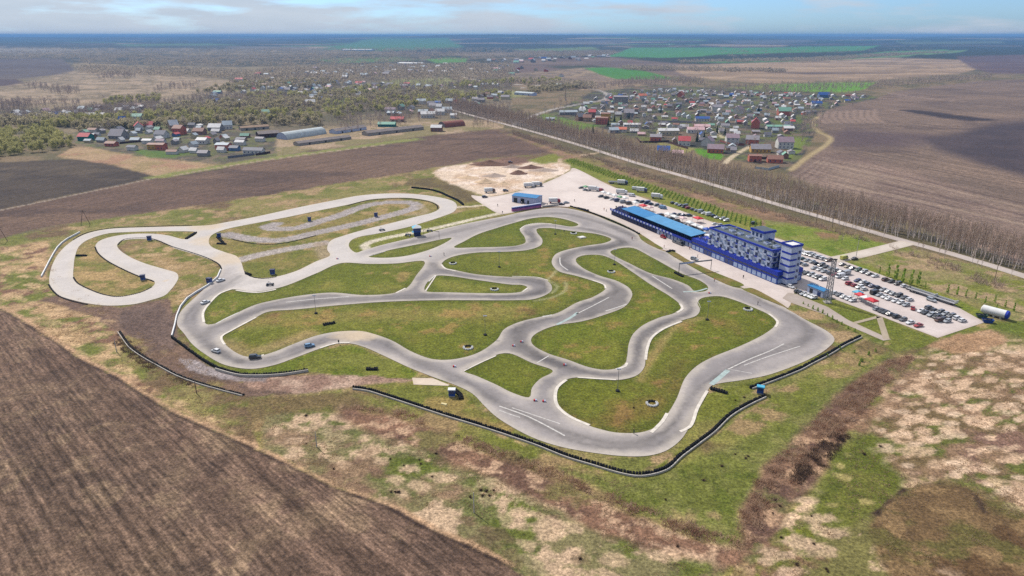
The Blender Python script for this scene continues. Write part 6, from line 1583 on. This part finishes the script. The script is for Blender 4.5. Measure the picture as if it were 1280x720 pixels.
scatter('roadside_brush', [tuft(k + 39, 12, 2.6, 1.0, .06) for k in range(5)], [(x, y, 0, RT.uniform(.6, 1.2)) for x, y in nfill([(640,163),(700,182),(800,214),(960,262),(1130,312),(1280,358),(1290,375),(1190,345),(1100,308),(960,268),(800,222),(640,168)], 2200, 38, 12, .42)], [TWIG], 12)
dbm = MB(); r = random.Random(14)
for k in range(60): d = rv(r); d.z = abs(d.z) + .2; d = d.normalized() * r.uniform(.5, 1.1); s = d.cross(rv(r)).normalized() * .09; dbm.poly([-s, s, d])
DB = dbm.mesh('dead_bush', [DKSCR])
for k, (u, v) in enumerate(((489,615),(494,615),(498,615.5),(524,575),(526,580),(505,582),(488,574),(540,596),(601,613),(603,620),(588,622),(612,620),(608,614),(617,613),(545,567),(725,699),(832,625),(880,601),(919,568),(932,573),(935,570.5),(902,583),(966,642),(975,633),(969,625),(1014,645),(1017,680),(976,672),(996,706),(1033,712),(1035,715),(383,555),(417,586),(930,497),(919,500.5),(792,510),(383,520),(847,683),(1080,568),(1100,558))):
    p = px(u, v); o = bpy.data.objects.new('dead_bush', DB); COL.objects.link(o); o.location = p; o.rotation_euler = (0, 0, k); s = .5 + .5 * RT.random(); o.scale = (s, s, s * .9); tag(o, 'small dark dead bush on the rough grass around the circuit', 'bush', 'small dead bushes on rough grass')
for k, (u, v, s) in enumerate(((1052, 304, 1.9), (1065, 303, .0), (995, 310, .0))):
    if s: p = px(u, v); GREY[0].put((p.x, p.y, 0), 0, .5, 'lone bare bush on the green plot behind the car park', 'bush', None)

# ------------------------------------------------------------------ houses
HW = {n: mat('house wall ' + n, A(*c), .9, .15, .5) for n, c in dict(white=(222, 220, 216), cream=(212, 200, 170), grey=(164, 160, 158), brick=(206, 124, 104), brown=(160, 124, 106), yellow=(214, 172, 96), teal=(40, 140, 134), timber=(180, 154, 130), blue=(110, 140, 180)).items()}
HR = {n: mat('house roof ' + n, A(*c), .7, .15, .4) for n, c in {'red': (206, 92, 96), 'grey': (166, 160, 166), 'white': (228, 226, 226), 'brown': (160, 120, 106), 'blue': (60, 104, 176), 'green': (140, 186, 166), 'mauve': (168, 146, 156), 'pink': (222, 186, 188), 'slate': (130, 130, 142), 'tin': (188, 198, 206), 'orange': (216, 128, 100)}.items()}
HOUSES = []
def house(u, v, w, d, h, rh, wc, rc, rz, grp, label=None, small=False, wins=True):
    p = px(u, v); HOUSES.append([p, w, d, h, rh, wc, rc, rz, grp, label, small, wins])
RV, LV_ = 'houses of the village beyond the belt', 'houses of the western village'
K = [(819.4,176,11,9,4.5,2.2,'brick','grey',-10,'red brick house with grey roof inside the long dark fence'),(855,181.5,11,10,5,3.6,'white','red',-12,'white house with crimson roof behind a dark fence corner'),(834.5,168,22,9,4.5,2,'cream','white',4,'long cream building with pale roof behind the brick house'),
 (884.6,182,11,10,5,4,'white','mauve',60,'white gable house facing the belt between crimson roof and lane'),(894,190.5,14,10,4,3.4,'brick','mauve',-15,'brick house with mauve roof above the bright green lawn'),(877,162,17,9,4,2,'brick','pink',-6,'long pink roofed house along the village lane'),(869,166,18,9,4,2.2,'white','pink',-6,'second pink roofed house nearer the crimson roof'),
 (829,191,11,9,3,3.4,'cream','blue',-10,'cream house with slate blue roof nearest the birch belt'),(847,195,9,8,3.2,2,'brown','pink',-15,'small pale roofed house just behind the birches'),(914.6,179,12,11,6,3.2,'white','mauve',-8,'tall white house with mauve roof beside the brick pair'),(940,180,12,9,5,3.4,'brick','grey',-20,'red brick house with grey roof past the tall white one'),
 (949.6,190,17,10,3.6,3.6,'yellow','grey',-8,'yellow house with broad grey roof by the sandy lane'),(942.8,201.5,10,8,5,.8,'brick','brown',-8,'square dark red brick block near the belt'),(968,203,12,8,3.4,2.5,'brick','brown',-12,'low brick house with brown roof past the square block'),(980,185,14,11,6.5,4,'white','mauve',-5,'big grey white house with mauve gables at the field corner'),
 (944,160,9,9,6.5,5,'brick','red',70,'steep red gabled house standing above its neighbours'),(972,161,26,8,3,1.4,'white','green',-3,'long low white building with pale green roof'),(985,163.5,11,8,3.4,2,'brown','white',-5,'white roofed cottage at the end of the long low building'),
 (752.5,155,14,8,7.5,1,'brick','brown',-18,'four storey brick block by the village green'),(757,151,11,8,9,.9,'yellow','brown',-18,'yellow block joined behind the brick one'),(740,146.5,9,8,7,3,'brown','red',-10,'red roofed tower house beside the brick block'),(725,150.5,9,9,5,3.5,'brown','slate',20,'dark timber house on the village green'),(734,151.5,10,9,5,3.2,'timber','brown',-10,'tan timber house beside the dark one'),
 (786,146,13,11,5.5,4.5,'grey','grey',-12,'big grey gable house behind dark conifers'),(776,165,12,8,3.4,2,'white','orange',-8,'orange roofed bungalow at the near village edge'),(766.5,166,10,8,3.5,2.4,'grey','tin',10,'pale tin shed at the near village edge'),(790,158.5,20,7,3,1.4,'white','white',-2,'long white roofed bungalow behind the orange one'),(688,150.5,11,6,2.6,1.2,'white','tin',-6,'lone pale shed on the green meadow'),
 (710,143.5,24,8,4,2,'grey','tin',8,'long grey hall at the meadow edge'),(877.5,151.5,17,8,3.6,2.2,'white','blue',-3,'long bright blue roof in mid village'),(895,139,13,10,6,3,'white','grey',-3,'square pale house by the garden field'),(923,142,11,10,6,4.5,'white','mauve',50,'white gable house past the garden field'),(851,121.5,11,9,5,5,'brick','orange',60,'orange gabled house at the far wood edge'),
 (979.5,144,16,11,6,4.5,'brick','green',-6,'brick house under a big sea green roof'),(1029,122,17,10,5,4,'blue','blue',-5,'bright blue house on the far edge of the village'),(1020,132,15,8,4,3,'white','blue',-5,'blue roofed house beside the ploughland'),(776,128,22,11,9,1.5,'grey','grey',-12,'tall grey apartment block at the far side'),(802,124,14,10,6,3,'white','orange',20,'pale house with orange roof near the apartment block')]
for k in K: house(*k[:8] + (R(k[8]), RV, k[9]))
KL = [(108,175.5,12,9,4.5,3,'teal','red',-8,'teal house with dull red roof next to the willows'),(149,173,15,12,3.6,6,'grey','grey',-12,'broad grey gable house in the western village'),(174,162.5,9,9,5,4,'white','red',-60,'white house with bright red roof at the stream'),(187.5,160,9,8,4,3.4,'brown','red',5,'brown house with bright red roof at the stream'),(225,168,10,10,7,3,'brick','brown',-12,'tall brick house beside a timber frame'),
 (217.5,163,9,9,6.5,5,'timber','white',40,'unfinished timber framed house by the tall brick one'),(202.5,172,12,9,4,3.5,'white','slate',-12,'white cottage with slate roof in the western village'),(192.5,186,8,8,4.5,1,'yellow','brown',-8,'yellow cube cottage at the allotments'),(203,187,7,7,5,1.2,'brick','brown',-8,'dark red cube cottage at the allotments'),(140,182.5,10,7,3,1.5,'brick','brown',-8,'brick shed at the edge of straw land'),
 (280,187,12,9,5,1.4,'brick','tin',-6,'big brick house with flat pale roof, western village'),(254,179.5,10,8,4,2,'white','white',-10,'white roofed house left of the big brick one'),(250,168,12,8,4,3,'brown','brown',-8,'brown roofed house behind the white one'),(270,163,14,10,4,3.6,'grey','white',-4,'house with broad white roof by the wood'),(285,161,10,9,5,4,'white','tin',20,'pale house with steep tin roof by the wood'),
 (318,192,18,7,3.5,2,'white','slate',-8,'white and dark end house at the field corner'),(484,158,20,9,3,2.2,'teal','green',-3,'teal hall with green roof near the timber yard'),(497,152,16,9,3.5,2.5,'brown','red',-4,'red roofed house behind the teal hall'),(546,164,12,8,4.5,2.5,'brown','white',-6,'brown house with pale gable by the timber yard'),(535,147,18,10,5,3,'white','white',8,'big white house with white roof at the wood'),
 (550,143.5,12,9,5,3,'white','white',4,'second white house along the wood'),(559,141,13,9,5,3,'white','tin',2,'white house with tin roof along the wood'),(567,147.5,8,7,4,2,'white','white',0,'small white cottage before the hedge'),(527,130,14,10,5,3,'white','tin',5,'pale house up the slope above the wood'),
 (270.5,131,9,9,5,4.5,'blue','blue',-4,'bright blue house across the stream'),(262,132,10,8,4,2,'white','white',-4,'white house beside the bright blue one'),(297,128.5,16,8,3.5,2,'white','tin',6,'pale roofed hall past the bright blue house'),(388,131.5,14,10,5,3.5,'white','white',20,'white farmhouse on the green slope'),(333,143.5,10,8,4,3,'white','green',8,'pale green roofed house in the willows'),(394,123,18,8,4,3,'white','tin',12,'long pale roof up the green slope'),(154.5,156,8,8,5,5,'blue','blue',0,'blue gabled house among the stream willows'),(172,149,14,10,4,3,'white','green',0,'pale hall with green roof beyond the stream'),(150,142,9,8,5,3,'white','white',0,'white cottage beyond the stream'),(120,146.5,24,8,4,2,'white','white',2,'long white farm building beyond the stream')]
for k in KL: house(*k[:8] + (R(k[8]), LV_, k[9]))
RH = random.Random(77)
def field(poly, n, seed, grp, sc=1.0, wcs=None, rcs=None, md=11):
    for (x, y) in fill(poly, n, seed, md):
        u, v = uv(x, y)
        if any((x - q[0].x) ** 2 + (y - q[0].y) ** 2 < (max(q[1], 9) * .75 + 4) ** 2 for q in HOUSES): continue
        w = RH.uniform(6, 13) * sc; d = RH.uniform(5.5, 9) * sc
        HOUSES.append([Vector((x, y, 0)), w, d, RH.uniform(2.6, 4.6) * sc, RH.uniform(1.4, 3.4) * sc, RH.choices(['white', 'cream', 'grey', 'brick', 'brown', 'timber', 'blue'], [44, 12, 24, 4, 6, 6, 3])[0],
                       RH.choices(['grey', 'white', 'brown', 'slate', 'tin', 'red', 'mauve', 'blue', 'green', 'pink'], [22, 32, 7, 9, 24, 3, 6, 3, 4, 5])[0], R(RH.choice([-10, 80]) + RH.uniform(-8, 8)), grp, None, True, False])
field([(745,160),(775,168),(830,178),(900,190),(985,200),(1003,168),(1018,145),(1050,131),(1090,121),(960,116),(830,112),(745,122),(720,136)], 430, 41, RV, .72, md=8)
field([(95,178),(110,160),(250,158),(330,172),(335,186),(270,196),(200,192),(120,184)], 75, 42, LV_, .75, md=8)
field([(230,136),(260,124),(330,118),(400,128),(400,118),(470,112),(400,100),(320,104),(250,118)], 46, 43, 'houses across the stream', 1.1, md=16)
field([(480,150),(560,141),(640,124),(640,116),(580,124),(480,140)], 34, 44, 'houses along the northern wood', 1.1, md=14)
field([(270,100),(330,92),(440,84),(560,78),(560,84),(440,98),(300,108)], 30, 45, 'houses far up the valley', 1.4, md=30)
field([(600,78),(760,70),(765,74),(640,80)], 40, 46, 'houses of the hamlet on the horizon side', 2.0, md=40)
field([(560,90),(720,100),(740,96),(640,84)], 14, 47, 'scattered houses by the distant road', 1.4, md=40)
field([(360,110),(450,122),(520,112),(540,108),(430,104)], 24, 48, 'houses across the stream', 1.2, md=18)
field([(330,128),(480,124),(600,112),(640,108),(560,104),(420,112),(340,118)], 40, 49, 'houses across the stream', 1.2, md=16)
field([(400,100),(560,92),(640,90),(640,82),(480,86),(390,92)], 40, 50, 'houses far up the valley', 1.5, md=24)
field([(20,152),(100,146),(200,140),(220,133),(110,136),(20,142)], 22, 52, 'houses across the stream', 1.1, md=16)
cnt = {}
WHERE = {RV: 'village beyond the birch belt', LV_: 'western village', 'houses across the stream': 'stretch across the stream', 'houses along the northern wood': 'row along the wood', 'houses far up the valley': 'far valley', 'houses of the hamlet on the horizon side': 'distant hamlet', 'scattered houses by the distant road': 'distant roadside'}
HOUSES.sort(key=lambda q: q[0].x ** 2 + q[0].y ** 2)
wbox = MB(); wbox.box(-.5, .5, -.05, 0, 0, 1.2); WIN = wbox.mesh('window', [GLASS])
nh = 0; far_h = MB(); fm_ = {}; fml = []
def fslot(m):
    if m.name not in fm_: fm_[m.name] = len(fml); fml.append(m)
    return fm_[m.name]
for (p, w, d, h, rh, wc, rc, rz, grp, label, small, wins) in HOUSES:
    nh += 1
    if nh > 300 and small:
        c_, s_ = math.cos(rz), math.sin(rz); T = lambda q: [(p.x + x * c_ - y * s_, p.y + x * s_ + y * c_, z) for x, y, z in q]; a_, b_ = fslot(HW[wc]), fslot(HR[rc]); e = .4; X_, Y_ = w/2, d/2
        for q in ([(-X_, -Y_, 0), (X_, -Y_, 0), (X_, -Y_, h), (-X_, -Y_, h)], [(X_, Y_, 0), (-X_, Y_, 0), (-X_, Y_, h), (X_, Y_, h)], [(X_, -Y_, 0), (X_, Y_, 0), (X_, Y_, h), (X_, 0, h + rh), (X_, -Y_, h)], [(-X_, Y_, 0), (-X_, -Y_, 0), (-X_, -Y_, h), (-X_, 0, h + rh), (-X_, Y_, h)]): far_h.poly(T(q), a_)
        for s in (-1, 1): far_h.poly(T([(-X_ - e, s * (Y_ + e), h - .2), (X_ + e, s * (Y_ + e), h - .2), (X_ + e, 0, h + rh + .05), (-X_ - e, 0, h + rh + .05)][::-s]), b_)
        continue
    if not label:
        key = (wc, rc, grp); cnt[key] = cnt.get(key, 0) + 1
        label = f'{wc} house with {rc} roof, {nth(cnt[key])} nearest such in the {WHERE[grp]}'
    dist = p.length
    if small and dist > 1150:
        o = None; mb = MB(); mb.box(-w/2, w/2, -d/2, d/2, 0, h, 0); e = .4
        mb.poly([(-w/2, -d/2, h), (-w/2, d/2, h), (-w/2, 0, h + rh)][::-1], 0); mb.poly([(w/2, -d/2, h), (w/2, d/2, h), (w/2, 0, h + rh)], 0)
        mb.poly([(-w/2 - e, -d/2 - e, h - .2), (w/2 + e, -d/2 - e, h - .2), (w/2 + e, 0, h + rh + .05), (-w/2 - e, 0, h + rh + .05)], 1); mb.poly([(w/2 + e, d/2 + e, h - .2), (-w/2 - e, d/2 + e, h - .2), (-w/2 - e, 0, h + rh + .05), (w/2 + e, 0, h + rh + .05)], 1)
        o = mb.build('house', [HW[wc], HR[rc]]); o.location = p; o.rotation_euler = (0, 0, rz); tag(o, label, 'house', grp); continue
    t = shed('house', label, 'house', (p.x, p.y, 0), rz, w, d, h, rh, HW[wc], HR[rc], None, .45); t['group'] = grp
    if not small and dist < 950:
        for f in range(2 if h > 5 else 1):
            for i in range(max(2, int(w // 3.2))):
                x = -w/2 + w * (i + .5) / max(2, int(w // 3.2)); o = link(bpy.data.objects.new('window', WIN), t); o.location = (x, -d/2 - .004, 1.1 + f * 2.7)
            o = link(bpy.data.objects.new('window', WIN), t); o.location = (w/2 + .004, d * .15, 1.1 + f * 2.7); o.rotation_euler = (0, 0, R(90))
        mb = MB(); mb.box(w * .2, w * .2 + .6, .5, 1.1, h + rh * .4, h + rh + .7); mb.build('chimney', HW['brick'], t)
tag(far_h.build('distant_houses', fml), kind='stuff')
# garden fences
def fence(pts, m_, lab, h=1.9):
    P = gxy(pts); c = P[0]; t = thing('garden_fence', lab, 'fence', (c[0], c[1], 0)); mb = MB()
    rb = ribbon(P, .12); n = len(P)
    for i in range(n - 1):
        q = [rb[i], rb[i + 1], rb[2 * n - 2 - i], rb[2 * n - 1 - i]][::-1]; mb.frus([(x - c[0], y - c[1], .08) for x, y in q], [(x - c[0], y - c[1], h) for x, y in q])
    mb.build('panel', m_, t); mb = MB(); mb.box(-.1, .1, -.1, .1, 0, h + .2); mb.build('post', DARKM, t)
for pts, m_, lab in (([(796,173.5),(800,178.5),(818,178.5),(836,177.5)], DKWOOD, 'dark board fence round the lawn of the brick house'), ([(836,178.5),(848,183),(860,186.5)], DKWOOD, 'dark board fence below the crimson roofed house'), ([(937,201),(952,205)], DKWOOD, 'dark board fence below the square brick block'),
      ([(900,177),(915,182),(930,182)], RUST, 'rust coloured fence before the tall white house'), ([(320,194.5),(338,191.5)], DKWOOD, 'dark fence at the field corner of the western village'), ([(285,198),(318,194)], HR['slate'], 'grey sheet fence along the western village edge'), ([(944,211),(960,213),(974,209)], HR['tin'], 'pale sheet fence between belt and ploughland'),
      ([(150,180),(175,177.5),(190,175)], DKWOOD, 'dark fence across the middle of the western village'), ([(952,199),(968,199)], DKWOOD, 'black fence beside the brown roofed brick house'), ([(815,152),(845,153),(870,154)], HR['grey'], 'long grey fence along the garden field')):
    fence(pts, m_, lab)
# ------------------------------------------------------------------ camera, sky, sun, air
cam = bpy.data.cameras.new('camera'); cam.sensor_width = 36; cam.lens = 36 * FPX / 1280; cam.clip_start = 1; cam.clip_end = 90000
co = bpy.data.objects.new('camera', cam); COL.objects.link(co)
co.location = (0, 0, CAM_H); co.rotation_euler = (math.pi / 2 - PITCH, 0, 0)
SC.camera = co

SUN_EL, SUN_AZ = R(47), R(-42)      # azimuth from +Y towards +X
w = bpy.data.worlds.new('World'); SC.world = w; w.use_nodes = True
nt = w.node_tree; L = nt.links.new
bg = nt.nodes['Background']; bg.inputs['Strength'].default_value = 0.1
sky = nt.nodes.new('ShaderNodeTexSky'); sky.sky_type = 'NISHITA'; sky.sun_disc = False
sky.sun_elevation = SUN_EL; sky.sun_rotation = SUN_AZ; sky.altitude = 200; sky.dust_density = 0.6; sky.ozone_density = 2.0
tc = nt.nodes.new('ShaderNodeTexCoord')
mp = nt.nodes.new('ShaderNodeMapping'); mp.inputs['Scale'].default_value = (2.2, 2.2, 15); mp.inputs['Location'].default_value = (.3, .2, .13)
L(tc.outputs['Generated'], mp.inputs['Vector'])
nz = nt.nodes.new('ShaderNodeTexNoise'); nz.inputs['Scale'].default_value = 3.6; nz.inputs['Detail'].default_value = 7; nz.inputs['Roughness'].default_value = .55
L(mp.outputs['Vector'], nz.inputs['Vector'])
rp = nt.nodes.new('ShaderNodeValToRGB'); rp.color_ramp.elements[0].position = .42; rp.color_ramp.elements[1].position = .62
sx_ = nt.nodes.new('ShaderNodeSeparateXYZ'); L(tc.outputs['Generated'], sx_.inputs[0])
bank = nt.nodes.new('ShaderNodeMath'); bank.operation = 'MULTIPLY_ADD'; bank.inputs[1].default_value = -.22     # the cloud bank is thicker to the west
L(sx_.outputs['X'], bank.inputs[0]); L(nz.outputs['Fac'], bank.inputs[2]); L(bank.outputs[0], rp.inputs['Fac'])
nz2 = nt.nodes.new('ShaderNodeTexNoise'); nz2.inputs['Scale'].default_value = 5; nz2.inputs['Detail'].default_value = 5
L(mp.outputs['Vector'], nz2.inputs['Vector'])
cc = nt.nodes.new('ShaderNodeMix'); cc.data_type = 'RGBA'
cc.inputs[6].default_value = (3.6, 3.85, 4.15, 1); cc.inputs[7].default_value = (4.7, 4.8, 4.9, 1)
L(nz2.outputs['Fac'], cc.inputs[0])
tint = nt.nodes.new('ShaderNodeMix'); tint.data_type = 'RGBA'; tint.blend_type = 'MULTIPLY'; tint.inputs[0].default_value = 1
tint.inputs[7].default_value = (.33, .49, .78, 1)
L(sky.outputs['Color'], tint.inputs[6])
mx = nt.nodes.new('ShaderNodeMix'); mx.data_type = 'RGBA'
mul = nt.nodes.new('ShaderNodeMath'); mul.operation = 'MULTIPLY'; mul.inputs[1].default_value = .9
L(rp.outputs['Color'], mul.inputs[0])
sep = nt.nodes.new('ShaderNodeSeparateXYZ'); L(tc.outputs['Generated'], sep.inputs[0])
hi = nt.nodes.new('ShaderNodeMapRange'); hi.inputs['From Min'].default_value = .08; hi.inputs['From Max'].default_value = .4
hi.inputs['To Min'].default_value = 0; hi.inputs['To Max'].default_value = .8
L(sep.outputs['Z'], hi.inputs['Value'])
mxx = nt.nodes.new('ShaderNodeMath'); mxx.operation = 'MAXIMUM'      # thin cloud covers most of the sky overhead
L(mul.outputs[0], mxx.inputs[0]); L(hi.outputs['Result'], mxx.inputs[1]); L(mxx.outputs[0], mx.inputs[0])
L(tint.outputs[2], mx.inputs[6]); hc = nt.nodes.new('ShaderNodeMix'); hc.data_type = 'RGBA'
hm = nt.nodes.new('ShaderNodeMapRange'); hm.inputs['From Min'].default_value = .08; hm.inputs['From Max'].default_value = .35
L(sep.outputs['Z'], hm.inputs['Value']); L(hm.outputs['Result'], hc.inputs[0])
lc = nt.nodes.new('ShaderNodeMix'); lc.data_type = 'RGBA'; lc.inputs[6].default_value = (2.1, 2.45, 2.95, 1); lc.inputs[7].default_value = (3.2, 3.4, 3.7, 1)
L(nz2.outputs['Fac'], lc.inputs[0])
L(lc.outputs[2], hc.inputs[6]); L(cc.outputs[2], hc.inputs[7]); L(hc.outputs[2], mx.inputs[7])
L(mx.outputs[2], bg.inputs['Color'])

sd = bpy.data.lights.new('sun', 'SUN'); sd.energy = 3.0; sd.angle = R(2.5); sd.color = (1, .94, .86)
so = bpy.data.objects.new('sun', sd); COL.objects.link(so)
sv = Vector((math.sin(SUN_AZ) * math.cos(SUN_EL), math.cos(SUN_AZ) * math.cos(SUN_EL), math.sin(SUN_EL)))
so.rotation_euler = sv.to_track_quat('Z', 'Y').to_euler(); so.location = (0, 0, 400)

mb = MB(); mb.box(-34000, 34000, -7000, 33000, -4, 124)
hz = bpy.data.materials.new('air'); hz.use_nodes = True; hn = hz.node_tree
for n in list(hn.nodes):
    if n.type == 'BSDF_PRINCIPLED': hn.nodes.remove(n)
pv = hn.nodes.new('ShaderNodeVolumePrincipled'); pv.inputs['Density'].default_value = 0.9e-4
pv.inputs['Color'].default_value = (.145, .31, .59, 1)
hn.links.new(pv.outputs[0], [n for n in hn.nodes if n.type == 'OUTPUT_MATERIAL'][0].inputs['Volume'])
tag(mb.build('haze', hz), kind='stuff')

SC.view_settings.view_transform = 'Standard'; SC.view_settings.look = 'None'; SC.view_settings.gamma = 1
SC.view_settings.exposure = 1.1; SC.view_settings.use_curve_mapping = False
SC.cycles.use_denoising = False
SC.cycles.max_bounces = 4; SC.cycles.diffuse_bounces = 2; SC.cycles.glossy_bounces = 2; SC.cycles.volume_bounces = 1; SC.cycles.transparent_max_bounces = 4
SC.cycles.caustics_reflective = False; SC.cycles.caustics_refractive = False
